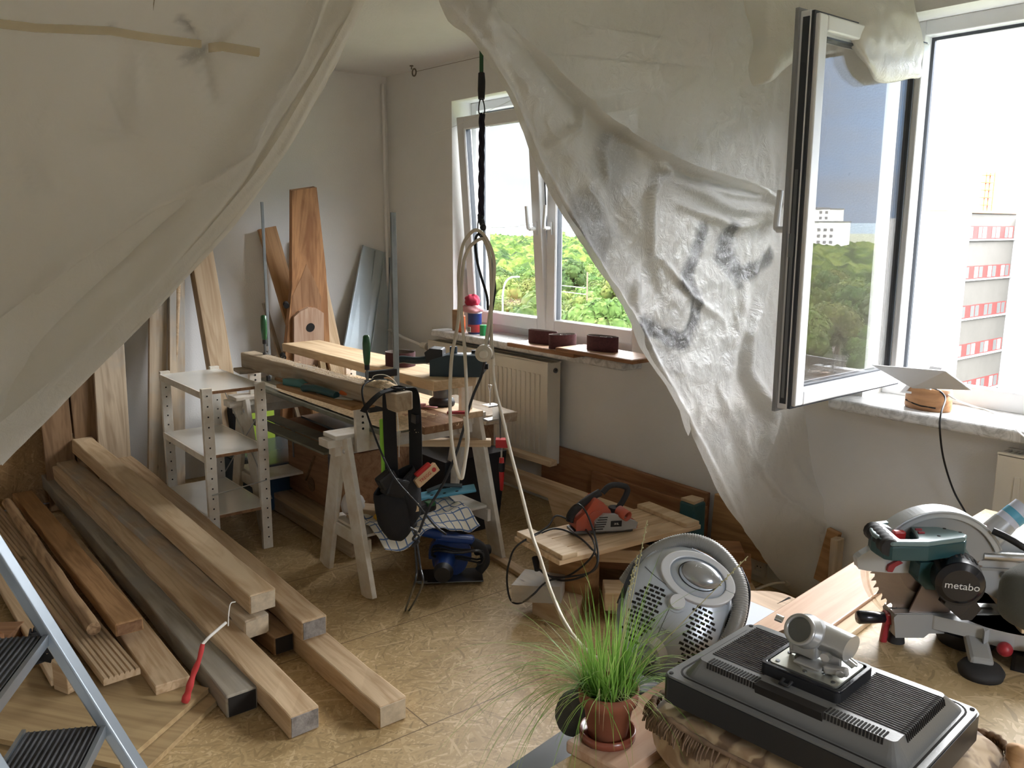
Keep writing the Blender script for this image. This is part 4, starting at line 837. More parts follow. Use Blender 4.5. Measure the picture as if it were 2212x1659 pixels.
mkobj('body', MB().box((0, -.02, .035), (.055, .07, .008)).box((0, .014, .0), (.055, .008, .075)).box((0, -.02, -.035), (.055, .07, .008)), 'steel', t, bev=.002)
mkobj('thumb_screw', MB().cyl((0, -.025, .03), (0, -.025, .10), .0035).tube([(0, -.025, .10), (-.012, -.025, .125), (-.012, -.025, .135), (.012, -.025, .137), (0, -.025, .10)], .0028, 6), 'steel', t)
t = thing('red_clamp', 'small clamp with a red and black handle hanging upright behind the trestle leg', 'clamp', loc=(-3.20, 2.50, .42))
mkobj('bar', MB().cyl((0, -.005, .10), (0, -.012, .30), .004), 'steel_dark', t); mkobj('handle', MB().lathe([(0, -.11), (.008, -.105), (.013, -.03), (.014, .02), (.011, .06), (0, .06)], 14), 'red', t); mkobj('grip_band', MB().lathe([(.0142, -.01), (.0152, .01), (.0142, .035)], 14), 'black', t); mkobj('screw', MB().cyl((0, 0, .06), (0, 0, .13), .005).box((0, 0, .135), (.02, .02, .02)), 'steel', t)
plank('wood_slab', (-3.95, 2.66, .62), (-3.40, 2.66, .62), .20, .05, 'pine_old', 'rough edged slab jutting out beside the radiator', 'slab', rough=.006)
plank('slab_support', (-3.95, 2.72, .42), (-3.60, 2.72, .42), .08, .35, 'brown_wood', 'brown block carrying the rough slab next to the radiator', 'block')
# boards along the foot of the window wall
plank('batten', (-4.6, 2.84, .375), (-3.24, 2.875, .375), .055, .030, 'pine', 'long pale batten lying in front of the radiator, chamfered end', 'batten')
plank('batten', (-4.2, 2.80, .42), (-3.68, 2.81, .42), .06, .045, 'pine_old', 'short thick batten lying on top of the long one in front of the radiator', 'batten')
plank('batten_support', (-4.28, 2.86, .18), (-4.22, 2.86, .18), .09, .36, 'brown_wood', 'upright block carrying the battens in front of the radiator', 'block')
t = thing('pine_bench_piece', 'long yellow pine bench part with curved feet standing on edge below the window', 'bench part', frame((-3.45, 2.86, 0), (1, .0, 0)))
pl = [(-.90, .0), (-.42, 0), (-.36, .03), (-.40, .12), (-.42, .20), (.22, .20), (.26, .12), (.31, .0), (.80, .0), (.98, .10), (.98, .275), (-.90, .275)]
mkobj('board', MB().prism(pl, -.03, .03, Matrix.Rotation(PI / 2, 4, 'X')), 'pine', t, bev=.004)
for x0, x1, y, lab, m_ in ((-3.655, -2.46, 3.165, 'brown knotty plank leaning at the foot of the window wall, the left one', 'plank_red'), (-3.2, -2.44, 3.125, 'brown plank standing in front of the left skirting plank, lower and shorter', 'plank_red'), (-2.42, -2.09, 3.165, 'brown plank at the foot of the wall left of the plastic sheet', 'pine_orange'), (-1.855, -1.80, 3.165, 'brown plank at the foot of the wall right of the plastic sheet', 'pine_orange')):
    plank('skirting_plank', (x0, y, .245 if y > 3.15 else .20), (x1, y, .235 if y > 3.15 else .20), .24 if y > 3.15 else .20, .028, m_, lab, 'plank', 'planks along the foot of the window wall', up=(0, -1, .03))
plank('post_offcut', (-1.775, 3.14, 0.0), (-1.775, 3.14, .34), .035, .05, 'pine_old', 'narrow post offcut standing right of the plastic sheet', 'post', up=(0, 1, 0))
plank('floor_strip', (-3.45, 2.45, .012), (-2.70, 2.36, .012), .055, .022, 'pine', 'thin pale strip of wood lying alone on the floor beside the trestle', 'strip')
# ================================================================ wood block pile with cabinet door and red planer
GB = 'offcuts under the cabinet door'
def blk(x0, y0, x1, y1, w, z0, z1, mat, label, poly=None, name='wood_offcut'):
    return plank(name, (x0, y0, (z0 + z1) / 2), (x1, y1, (z0 + z1) / 2), w, z1 - z0, mat, label, 'offcut', GB, poly=poly)
def blkpoly(pts, z0, z1, mat, label):
    c = sum(pts, V((0, 0, 0))) / len(pts); o = mkobj('wood_offcut', MB().prism([((p - c).x, (p - c).y) for p in pts], z0, z1), mat, bev=.004); o.location = (c.x, c.y, 0); return tag(o, label, 'offcut', GB)
a_, b_, c_ = onz(1149, 1325, 0), onz(1222, 1358, 0), onz(1258, 1326, 0)
blkpoly([a_, b_, b_ * .5 + c_ * .5 + V((.02, 0, 0)), c_, c_ + (a_ - b_) * .25 + V((0, .03, 0)), a_ + (c_ - b_) * 1.15], .0, .075, 'pine', 'chamfered block on the floor at the front left of the offcut pile')
a_, b_, c_, d_ = onz(1104, 1264, .15), onz(1135, 1229, .15), onz(1221, 1241, .15), onz(1212, 1268, .15)
blkpoly([a_, d_, c_, b_], .077, .15, 'pine_old', 'chamfered block resting on the floor block, pointing left')
blk(-2.62, 2.34, -2.44, 2.40, .11, .0, .245, 'pine_orange', 'upright orange block in the middle of the offcut pile')
blk(-2.42, 2.47, -1.95, 2.95, .16, .0, .055, 'pine', 'flat lowest offcut of the pile on the right')
blk(-2.36, 2.38, -1.95, 2.85, .14, .057, .135, 'pine_light', 'thick pale offcut with a square end on the right of the pile')
blk(-2.62, 2.52, -2.05, 2.95, .18, .137, .20, 'plank_red', 'red-brown plank in the middle of the offcut pile')
blk(-2.50, 2.45, -2.12, 2.82, .12, .202, .26, 'pine', 'squared offcut right under the cabinet door')
blk(-2.72, 2.60, -2.35, 2.70, .15, .0, .26, 'pine_dark', 'dark block hidden deep under the cabinet door')
blk(-2.12, 2.92, -1.82, 3.02, .13, .0, .055, 'pine_orange', 'angled brown offcut lying below the sockets', poly=[(-.17, -.07), (.13, -.07), (.20, .0), (.05, .07), (-.17, .07)])
blk(-2.28, 2.82, -2.12, 2.98, .14, .137, .235, 'plank_red', 'brown offcut nearest the sockets behind the vacuum cleaner')
Z = .325
A, B_, C_, D2 = onz(1120, 1160, Z), onz(1205, 1212, Z), onz(1505, 1135, Z), onz(1410, 1085, Z)
Mx = frame((A + B_ + C_ + D2) / 4 - V((0, 0, .012)), (C_ - B_), (0, 0, 1)); L = ((C_ - B_).length + (D2 - A).length) / 2; Wd = ((A - B_).length + (D2 - C_).length) / 2
t = thing('cabinet_door', 'pale pine cabinet door of tongue and groove boards lying on the offcut pile', 'cabinet door', Mx)
b = MB()
for i in range(3): b.box((0, -Wd / 2 + Wd * (i + .5) / 3, 0), (L, Wd / 3 - .004, .020))
b.box((0, 0, -.002), (L - .01, Wd - .01, .012)); mkobj('boards', b, 'pine', t, bev=.003)
for s in (-1, 1): mkobj('ledge', MB().box((s * (L / 2 - .05), 0, .020), (.075, Wd, .020)), 'pine_light', t, bev=.003)
# planer
P0 = onz(1300, 1145, Z); t = thing('power_planer', 'dusty red power planer with black handles on the cabinet door', 'planer', frame(P0 + V((.0, 0, .0)), _r * .80 + _f * .25 + V((0, 0, 0)), (0, 0, 1)) @ Matrix.Rotation(0, 4, 'Z'))
k = .98; RX90 = Matrix.Rotation(PI / 2, 4, 'X')
mkobj('sole', MB().box((-.01, 0, .008), (.27, .085, .014)), 'steel_dark', t, bev=.003)
mkobj('housing', MB().prism([(-.135, .016), (.02, .016), (.03, .06), (.015, .10), (-.02, .135), (-.055, .155), (-.10, .09), (-.135, .06)], -.040, .04, RX90), 'orange_red', t, bev=.010, seg=3)
mkobj('motor_drum', MB().cyl((-.05, -.045, .065), (-.05, .045, .065), .036, n=24), 'orange_red', t, bev=.006)
mkobj('side_cover', MB().prism([(-.055, .018), (.06, .016), (.13, .022), (.135, .05), (.10, .062), (.06, .085), (-.02, .09), (-.06, .06)], .040, .062, RX90), 'grey_pl', t, bev=.008, seg=3)
b = MB()
for i in range(6): b.box((-.045 + .004 * i, -.0635, .028 + .010 * i), (.05 - .004 * abs(i - 2), .003, .003))
mkobj('ribs', b, 'hole', t); mkobj('name_plate', MB().box((.035, -.0635, .048), (.05, .003, .026)), 'black', t, bev=.002)
text('lettering', 'SKIL', .012, 'paper', t, Matrix.Translation((.035, -.0655, .048)) @ Matrix.Rotation(PI / 2, 4, 'X'))
mkobj('front_shoe', MB().prism([(.06, .016), (.145, .016), (.145, .04), (.12, .06), (.06, .06)], -.04, .04, RX90), 'orange_red', t, bev=.006)
mkobj('main_grip', MB().tube(spl([(-.150, 0, .045), (-.140, 0, .08), (-.10, 0, .120), (-.055, 0, .150), (-.02, 0, .168)]), .016, 12), 'rubber', t)
mkobj('front_handle', MB().tube(spl([(-.01, 0, .165), (.015, 0, .19), (.045, 0, .198), (.095, 0, .188), (.105, 0, .165), (.085, 0, .12), (.06, 0, .085)], 3), .0125, 12), 'rubber', t)
mkobj('dust_outlet', MB().cyl((.055, -.035, .095), (.075, -.085, .085), .022, .021, n=24, caps=False), 'orange_red', t, sol=.003); mkobj('outlet_bore', MB().cyl((.060, -.05, .093), (.061, -.051, .093), .019), 'hole', t)
mkobj('depth_knob', MB().cyl((.055, 0, .06), (.055, 0, .10), .03), 'rubber', t, bev=.004)
# cord of the planer
def cz(q, z): return onz(q[0], q[1], z)
mw = t.matrix_world.copy(); ex = mw @ V((-.145, 0, .05))
cp = [ex, ex + V((-.06, -.03, .01)), onz(1180, 1140, .36), onz(1118, 1178, .31), onz(1100, 1215, .22), onz(1095, 1255, .13), onz(1103, 1296, .05), onz(1124, 1303, .05), onz(1152, 1284, .175), onz(1182, 1256, .175), onz(1235, 1240, .22), onz(1285, 1190, .34), onz(1262, 1140, .352), onz(1225, 1120, .40), onz(1245, 1090, .48), onz(1268, 1110, .46), onz(1290, 1180, .345), onz(1285, 1230, .27), onz(1230, 1246, .23), onz(1185, 1244, .18), onz(1163, 1228, .20)]
tag(mkobj('planer_cord', MB().tube(spl(cp), .0042, 8).tube(spl([onz(1150, 1160, .342), onz(1200, 1142, .34), onz(1250, 1160, .338), onz(1290, 1205, .31), onz(1270, 1240, .25), onz(1212, 1254, .18), onz(1163, 1230, .19)]), .0042, 8).cyl(onz(1160, 1232, .215), onz(1157, 1205, .25), .010, .016), 'cable_black'), 'black cord of the red planer looped over the cabinet door and the blocks', 'cord')
t = thing('black_crate', 'black upholstered block with a wooden top standing behind the cabinet door', 'block', loc=onz(1480, 1150, .0)); t.location = V((-2.36, 2.93, 0))
mkobj('block_body', MB().box((0, 0, .20), (.085, .085, .38)), 'teal_dark', t, bev=.01); mkobj('top', MB().prism([(-.04, -.035), (.04, -.04), (.03, .04), (-.035, .035)], .39, .402), 'pine', t)

# ================================================================ blue circular saw on the floor
t = thing('circular_saw', 'blue hand-held circular saw with its cable wound round, on the floor by the trestle leg', 'circular saw', frame((-3.07, 2.10, .012), (-.55, -.84, 0), (0, 0, 1)) @ Matrix.Scale(1.1, 4))
mkobj('base_plate', MB().box((.0, 0, .004), (.27, .14, .005), rz=0).box((.12, .05, .008), (.05, .03, .008)), 'steel_dark', t, bev=.002)
mkobj('blade_guard', MB().prism([(.085 * math.cos(a) * 1.05, .095 + .088 * math.sin(a)) for a in [PI * i / 14 - .15 for i in range(17)]], -.005, .04, RX90), 'blue', t, bev=.008)
mkobj('lower_guard', MB().cyl((.0, .0, .075), (0, -.03, .075), .075, n=26), 'blue', t, bev=.004)
mkobj('motor', MB().cyl((.02, .03, .085), (.03, .15, .085), .042, .038, n=22), 'blue', t, bev=.006); mkobj('motor_cap', MB().cyl((.03, .15, .085), (.035, .185, .085), .040, .032, n=22), 'black', t, bev=.006)
mkobj('main_grip', MB().tube(spl([(-.09, .02, .16), (-.13, .02, .13), (-.145, .02, .07), (-.12, .02, .03)]), .02, 12), 'rubber', t)
mkobj('bridge', MB().beam((-.10, .02, .165), (.06, .03, .19), .04, .035), 'blue', t, bev=.01); mkobj('front_grip', MB().cyl((.04, .03, .195), (.15, .06, .235), .021, n=18), 'blue', t, bev=.006)
mkobj('dust_spout', MB().cyl((-.11, -.03, .10), (-.165, -.06, .09), .022, n=16), 'black', t)
cc = [(-.03 + .105 * math.cos(a), .06 + .05 * math.sin(a * .9), .12 + .035 * math.sin(a) + .01 * math.sin(3 * a)) for a in [i * .35 for i in range(48)]]
mkobj('wound_cable', MB().tube(cc, .0045, 7), 'cable_black', t)

# ================================================================ things on the left window board
plank('window_board', (-3.73, 3.05, .945), (-3.18, 3.05, .945), .20, .022, 'plank_red', 'left of two thin brown boards lying on the marble sill', 'board', 'boards on the left sill', bev=.004)
plank('window_board', (-3.30, 3.03, .967), (-2.75, 3.03, .967), .20, .020, 'plank_red', 'right of two thin brown boards overhanging the end of the marble sill', 'board', 'boards on the left sill', bev=.004)
for o in [x for x in COL.objects if x.name.startswith('window_board')]:
    mkobj('veneer_top', MB().box((0, 0, .0112), (o.dimensions.x - .01 if o.dimensions.x else .5, .192, .001)), 'pine_light', o) if False else None
plank('veneer_sheet', (-3.72, 3.05, .9572), (-3.31, 3.05, .9572), .19, .0012, 'pine_pink', 'pale face of the left window board', 'veneer'); plank('veneer_sheet', (-3.29, 3.03, .9782), (-2.76, 3.03, .9782), .19, .0012, 'pine_pink', 'pale face of the right window board', 'veneer')
belt('leftmost sanding belt on the window board, standing as a long flat loop', -3.55, 3.06, .958, .105, .024, .075, .12, False)
belt('middle sanding belt on the window board, turned away with a coil inside', -3.36, 3.035, .958, .075, .045, .075, 1.2)
belt('rightmost sanding belt on the window board, a wide loop with a coil inside', -3.06, 3.035, .979, .092, .042, .075, .15)
t = thing('paint_tin', 'dark blue and red paint tin with a bar-code label on the left sill', 'tin', loc=(-4.32, 3.16, .93))
mkobj('can', MB().lathe([(0, 0), (.043, 0), (.044, .003), (.044, .125), (.046, .13), (.0, .13)], 30), 'tin_blue', t); mkobj('red_band', MB().lathe([(.0444, .012), (.0446, .06)], 30), 'tin_red', t)
mkobj('label', MB().box((.0, -.0452, .030), (.036, .002, .032), rz=0), 'paper', t); mkobj('bar_code', MB().box((-.012, -.0465, .03), (.002, .001, .024)).box((-.006, -.0465, .03), (.003, .001, .024)).box((.0, -.0465, .03), (.001, .001, .024)).box((.005, -.0465, .03), (.003, .001, .024)).box((.011, -.0465, .03), (.002, .001, .024)), 'black', t)
mkobj('lid_rim', MB().lathe([(.040, .128), (.0465, .130), (.0465, .134), (.040, .133)], 30), 'steel', t)
tag(mkobj('orange_can', MB().box((-4.42, 3.13, .985), (.045, .03, .11), rz=.2), 'orange', bev=.006), 'orange rectangular can left of the blue paint tin', 'can')
tag(mkobj('dark_box', MB().box((-4.50, 3.16, 1.0), (.05, .06, .135), rz=.1), 'pine_dark', bev=.003), 'dark patterned carton at the left end of the sill', 'carton')
tag(mkobj('green_tin', MB().cyl((-4.215, 3.15, .93), (-4.215, 3.15, .995), .024, n=24), 'green_tin', bev=.002), 'small green tin right of the blue paint tin', 'tin')
tag(mkobj('pink_rag', crumple(-4.33, 3.15, 1.085, .085, .055, .028, 4.2), 'pink_cloth'), 'pale pink rag spread on top of the paint tin', 'rag')
tag(mkobj('red_rag', crumple(-4.33, 3.15, 1.135, .05, .045, .042, 7.7), 'red_cloth'), 'crumpled red rag on top of the pink one', 'rag')
# ================================================================ grey solar panel on a wood slice, right sill
t = thing('wood_slice', 'thick wood slice with a crack standing on the right sill', 'wood slice', loc=(-1.475, 3.175, .93))
mkobj('slice', MB().lathe([(0, 0), (.082, 0), (.086, .01), (.083, .085), (0, .088)], 30, Matrix.Diagonal((1.0, .62, .95, 1))), 'walnut', t); mkobj('crack', MB().tube([(-.07, -.031, .028), (-.03, -.0495, .022), (.0, -.0535, .018), (.05, -.045, .016)], .003, 5), 'hole', t)
c = [onz(1885, 787, 1.105), onz(2042, 797, 1.145), onz(2100, 842, 1.075), onz(1945, 838, 1.035)]
t = thing('solar_panel', 'tilted grey panel seen from behind, on a trapezoid stand above the wood slice', 'panel', loc=(-1.475, 3.175, 1.016)); O = V((-1.475, 3.175, 1.016))
q = [onz(1885, 787, 1.10), onz(2045, 800, 1.13), onz(2102, 842, 1.075), onz(1975, 838, 1.045)]
n_ = (q[1] - q[0]).cross(q[3] - q[0]).normalized() * .010
b = MB(); b.add([p - O for p in q] + [p - O - n_ for p in q], [(0, 1, 2, 3), (7, 6, 5, 4), (0, 4, 5, 1), (1, 5, 6, 2), (2, 6, 7, 3), (3, 7, 4, 0)]); mkobj('panel_back', b, 'grey_light', t, bev=.003)
sp = [ony(1965, 826, 3.14), ony(2005, 828, 3.14), ony(2018, 856, 3.13), ony(1943, 848, 3.13)]
outr = [(p.x + 1.475, p.z - 1.016) for p in sp]; cx_ = sum(p[0] for p in outr) / 4; cz_ = sum(p[1] for p in outr) / 4
inn = [((x - cx_) * .62 + cx_, (z - cz_) * .62 + cz_) for x, z in outr]
mkobj('stand', MB().ring(outr, inn, .036, .044, Matrix.Rotation(PI / 2, 4, 'X')), 'grey_light', t, bev=.001); mkobj('rear_stay', MB().beam((.0, -.03, .0), (.01, .02, .07), .05, .008), 'grey_light', t)
tag(mkobj('sensor_cable', MB().tube(spl([ony(2005, 838, 3.16), ony(2030, 845, 3.14), ony(2042, 862, 3.12), ony(2033, 892, 3.05), ony(2030, 925, 3.04), ony(2038, 990, 3.08), ony(2060, 1060, 3.12), ony(2092, 1120, 3.12), ony(2110, 1180, 3.1), ony(2120, 1260, 3.1)]), .0035, 7), 'cable_black'), 'thin black cable hanging from the grey panel down the wall', 'cable')
tag(mkobj('panel_cable', MB().tube(spl([ony(2040, 848, 3.17), ony(2070, 866, 3.15), onz(2110, 880, .937), onz(2140, 888, .935), onz(2170, 905, .936), onz(2215, 945, .937), onz(2260, 975, .937)]), .0032, 7), 'paper'), 'thin white cable curling along the right sill', 'cable')
# ================================================================ OSB table by the right window
TZ = .72
t = thing('work_table', 'table with a rough chipboard top carrying the mitre saw', 'table', loc=(-.35, 1.55, 0))
mkobj('table_top', MB().prism([(-.74, 1.25), (-.60, -.75), (.75, -.75), (.75, 1.25)], TZ - .022, TZ), 'osb_table', t, bev=.001)
for x, y in ((-.62, 1.15), (.6, 1.1), (-.45, -.6), (.6, -.6)): mkobj('leg', MB().bx((x - .03, y - .03, 0), (x + .03, y + .03, TZ - .022)), 'pine', t, bev=.003)
A = onz(1222, 1600, TZ + .022); Bq = onz(1852, 1207, TZ + .022); d = (Bq - A).normalized(); n_ = V((d.y, -d.x, 0)); Wp = .125
plank('pine_plank', A + n_ * Wp / 2 + V((0, 0, -.011)), Bq + d * .42 + n_ * Wp / 2 + V((0, 0, -.011)), Wp, .022, 'pine_pink', 'smooth rosy pine plank running along the table edge under the plant and the pouffe', 'plank')
ledge = plank('pale_strip', A + d * .1 + n_ * (Wp + .021) + V((0, 0, -.014)), Bq + d * .35 + n_ * (Wp + .021) + V((0, 0, -.014)), .04, .016, 'pine_light', 'pale narrow strip lying along the rosy plank', 'strip')
# dark bench at the lower left of the table
t = thing('dark_bench', 'dark slate-coloured bench top under the front end of the plank', 'bench', loc=(-1.3, 1.15, 0))
q = [onz(1085, 1665, .60), onz(1240, 1560, .60)]
e = (q[1] - q[0]).normalized(); q0 = q[0] - e * .5; q1 = q[1] + e * .25; m_ = V((e.y, -e.x, 0)); O = V((-1.3, 1.15, 0))
mkobj('bench_top', MB().prism([((p - O).x, (p - O).y) for p in (q0, q1, q1 + m_ * .30, q0 + m_ * .30)][::-1], .56, .60), 'slate', t, bev=.006, seg=3)
for p in (q0 + e * .1 + m_ * .05, q1 - e * .1 + m_ * .05, q0 + e * .1 + m_ * .25, q1 - e * .1 + m_ * .25): mkobj('leg', MB().box(((p - O).x, (p - O).y, .28), (.03, .03, .56)), 'black', t)

# ================================================================ mitre saw
F0 = V((-.821, 1.722, TZ)); aS = V((.625, .780, 0)); 
t = thing('mitre_saw', 'green-grey mitre saw with a big toothed blade standing on the chipboard table', 'mitre saw', frame(F0, aS, (0, 0, 1)))
bpy.context.view_layer.update(); CF = t.matrix_world.inverted() @ onz(2118, 1458, TZ); TF = t.matrix_world.inverted() @ onz(2085, 1385, TZ)
# local: x = front to back (image right), y = away from us, z up
def P(s): return s
mkobj('front_foot', MB().cyl((.0, 0, 0), (.0, 0, .022), .018, .015, n=18), 'rubber', t, bev=.003)
arm = MB().prism([(-.015, .022), (.045, .022), (.055, .032), (.16, .032), (.26, .045), (.26, .075), (-.015, .075), (-.022, .068)], -.028, .028, RX90); mkobj('turntable_arm', arm, 'grey_pl', t, bev=.003)
tt = MB().cyl((.235, -.0, .040), (.235, -.0, .074), .125, n=44); tt.prism([(.06, -.03), (.20, -.125), (.235, -.125), (.235, .125), (.20, .125), (.06, .03)], .044, .074); mkobj('turntable', tt, 'saw_grey', t, bev=.003)
mkobj('slot_insert', MB().box((.09, 0, .0755), (.22, .05, .002)), 'steel', t); mkobj('slot', MB().box((.09, -.0, .0768), (.22, .008, .001)), 'hole', t)
mkobj('base_wing', MB().prism([(CF.x + .05, CF.y + .06), (CF.x + .16, CF.y + .02), (.36, -.1), (.36, .25), (.22, .25), (.17, 0), (.13, -.10)], .035, .072), 'saw_grey', t, bev=.006)
mkobj('wing_leg', MB().prism([(CF.x + .07, CF.y + .02), (CF.x + .13, CF.y - .02), (CF.x + .20, CF.y + .05), (CF.x + .14, CF.y + .12)], .0, .035), 'black', t, bev=.008)
mkobj('pivot_foot', MB().cyl((TF.x, TF.y, 0), (TF.x, TF.y, .035), .055, .07, n=28), 'rubber', t, bev=.004)
mkobj('corner_foot', (lambda b, q: b.lathe([(0, 0), (.040, 0), (.043, .012), (.036, .022), (0, .024)], 26, Matrix.Translation((q.x, q.y, 0))))(MB(), CF), 'rubber', t)
mkobj('foot_arm', MB().beam((CF.x, CF.y, .022), (CF.x + .035, CF.y + .10, .045), .045, .022), 'grey_pl', t, bev=.008)
mkobj('side_knob', MB().sphere((CF.x + .055, CF.y + .02, .045), .015).box((CF.x + .11, CF.y - .02, .045), (.05, .04, .03)), 'dark_red', t)
# lock handle
mkobj('lock_handle', MB().lathe([(0, 0), (.012, 0), (.0145, .004), (.0135, .03), (.011, .062), (0, .062)], 20, Matrix.Translation((-.088, 0, .055)) @ Matrix.Rotation(PI / 2, 4, 'Y')), 'black_gloss', t); mkobj('lock_lever', MB().box((-.022, 0, .055), (.018, .024, .026)).box((-.026, 0, .022), (.014, .014, .050), ry=.1), 'dark_red', t, bev=.004)
# blade and guards : centre
MI = t.matrix_world.inverted()
def lp(x, y, tt=1.84): return MI @ dep(x, y, tt)          # a point of the saw in its own coordinates
def pp(pts, tt=1.84): return [((lambda q: (q.x, q.z))(lp(x, y, tt))) for x, y in pts]
cb = lp(1990, 1213); cb.y = 0; RB = .119
def disc(r):
    pts = []
    n = 44
    for i in range(n):
        a = 2 * PI * i / n; pts += [(r * math.cos(a), r * math.sin(a)), ((r - .010) * math.cos(a + .025), (r - .010) * math.sin(a + .025)), ((r - .009) * math.cos(a + .085), (r - .009) * math.sin(a + .085))]
    return pts
TB = Matrix.Translation(cb) @ RX90
mkobj('saw_blade', MB().prism(disc(RB), -.0012, .0012, TB), 'blade', t)
mkobj('blade_flange', MB().cyl(cb + V((0, -.012, 0)), cb, .028, n=24), 'steel_dark', t)
def arcring(b, r0, r1, a0, a1, y0, y1, n=36, m=None):
    vs = []; fs = []
    for i in range(n + 1):
        a = a0 + (a1 - a0) * i / n; c, s = math.cos(a), math.sin(a)
        vs += [(r0 * c, r0 * s, y0), (r1 * c, r1 * s, y0), (r1 * c, r1 * s, y1), (r0 * c, r0 * s, y1)]
    for i in range(n): fs += [(i * 4 + j, i * 4 + (j + 1) % 4, i * 4 + 4 + (j + 1) % 4, i * 4 + 4 + j) for j in range(4)]
    fs += [(3, 2, 1, 0), (n * 4, n * 4 + 1, n * 4 + 2, n * 4 + 3)]
    return b.add(vs, fs, False, m)
gc = lp(2003, 1228); gc.y = 0; TG = Matrix.Translation(gc) @ RX90; RG = .142
b = MB(); arcring(b, RG - .014, RG, .42, 2.6, .020, .024, m=TG); arcring(b, RG - .006, RG + .002, .42, 2.6, -.024, .024, m=TG); mkobj('upper_guard_rim', b, 'saw_grey', t, bev=.002)
b = MB(); arcring(b, .03, RG - .012, .35, 2.75, .012, .016, m=TG); mkobj('upper_guard_plate', b, 'grey_pl', t)
b = MB(); arcring(b, .060, RB + .012, 3.1, 4.75, .010, .0125, m=TB); arcring(b, RB + .008, RB + .016, 3.0, 4.8, -.012, .0125, m=TB); mkobj('lower_guard', b, 'guard', t)
b = MB(); arcring(b, .03, RB - .012, 4.35, 5.9, .014, .018, m=TB); mkobj('inner_cover', b, 'blade', t)
mkobj('guard_nose', MB().prism(pp([(1833, 1190), (1843, 1181), (1864, 1168), (1868, 1140), (1890, 1118), (1925, 1130), (1990, 1170), (1990, 1225), (1940, 1222), (1905, 1222), (1862, 1218), (1838, 1213)]), -.004, .018, RX90), 'saw_grey', t, bev=.004)
mkobj('guard_lever', MB().prism(pp([(1896, 1216), (1907, 1217), (1912, 1205), (1928, 1196), (1918, 1190), (1898, 1202)]), .018, .026, RX90), 'dark_red', t, bev=.002)
# handle: horizontal loop seen from above
HZ = .985
def loc(q, z): p = onz(q[0], q[1], z) - F0; return (p.dot(aS), p.dot(V((-aS.y, aS.x, 0))))
outer = [loc(q, HZ) for q in [(1878, 1140), (1886, 1127), (1920, 1123), (1960, 1124), (2010, 1134), (2070, 1147), (2090, 1154), (2086, 1160), (2008, 1171), (1960, 1171), (1930, 1171), (1912, 1168), (1895, 1158), (1884, 1150)]]
inner = [loc(q, HZ) for q in [(1908, 1131), (1910, 1130), (1925, 1129), (1955, 1130), (1962, 1133), (1974, 1145), (1982, 1160), (1980, 1163), (1970, 1163.5), (1955, 1163.5), (1946, 1163.5), (1940, 1160), (1925, 1147), (1912, 1136)]]
h0, h1 = HZ - TZ - .036, HZ - TZ
mkobj('top_housing', MB().ring(outer, inner, h0 + .026, h1), 'teal_grey', t, bev=.004, seg=3)
lo_ = [(x * .98, y) for x, y in outer]; mkobj('housing_side', MB().ring(outer, inner, h0 - .004, h0 + .026), 'teal_dark', t, bev=.003)
mkobj('well_floor', MB().prism(inner, h0 - .003, h0 + .003), 'black', t)
g0 = loc((1886, 1132), HZ); g1 = loc((1925, 1170), HZ)
b = MB().tube([(g0[0] + (g1[0] - g0[0]) * i / 20, g0[1] + (g1[1] - g0[1]) * i / 20, h0 + .022) for i in range(21)], .0185, 14, rf=lambda u: 1 + .05 * math.cos(u * 34)); mkobj('rubber_grip', b, 'rubber', t)
a_ = loc((1946, 1145), HZ); mkobj('trigger', MB().box((a_[0] - .004, a_[1], h1 - .012), (.026, .016, .022)), 'red', t, bev=.004)
for q in ((1984, 1145), (1990, 1152)):
    a_ = loc(q, HZ); mkobj('push_button', MB().box((a_[0], a_[1], h1 + .001), (.013, .006, .005)), 'dark_red', t, bev=.001)
b = MB()
for q in ((2002, 1136), (2040, 1142), (2028, 1158), (2074, 1150)): a_ = loc(q, HZ); b.cyl((a_[0], a_[1], h1), (a_[0], a_[1], h1 + .0006), .0035, n=12)
mkobj('screw_holes', b, 'hole', t)
mkobj('gear_housing', MB().prism(pp([(1965, 1196), (2060, 1192), (2062, 1235), (2005, 1258), (1980, 1256), (1962, 1236)], 1.80), .020, .062, RX90), 'teal_dark', t, bev=.006)
m0, m1, m2 = lp(2045, 1200, 1.82), lp(2062, 1238, 1.755), lp(2074, 1262, 1.70)
mkobj('motor_body', MB().cyl(m0, m1 + (m2 - m1) * .25, .040, .045, n=28), 'teal_grey', t, bev=.004)
lb = m0 * .45 + m1 * .55; ax = (m2 - m0).normalized(); nn = (V((0, -.2, 1)) - ax * V((0, -.2, 1)).dot(ax)).normalized()
mkobj('warning_label', MB().beam(lb + nn * .043 - ax * .016, lb + nn * .043 + ax * .016, .03, .002, up=nn), 'paper', t)
mk = mkobj('motor_cap', MB().cyl(m1, m2, .049, .046, n=28).cyl(m2, m2 + ax * .008, .046, .034, n=28), 'black_gloss', t, bev=.003)
u1 = ax.cross(V((0, 0, 1))).normalized(); u2 = u1.cross(ax); b = MB()
for i in range(8):
    a = -.9 - i * .2 if u2.z < 0 else .85 + i * .2; c = m1 + ax * .020 + (u1 * math.cos(a) + u2 * math.sin(a)) * .0485; b.beam(c - ax * .010, c + ax * .010, .0045, .003, up=(c - m1 - ax * .02))
mkobj('cooling_slots', b, 'hole', mk)
fz = (m2 - m0).normalized(); fx = (V((1, 0, 0)) - fz * fz.x).normalized(); fy = fz.cross(fx)
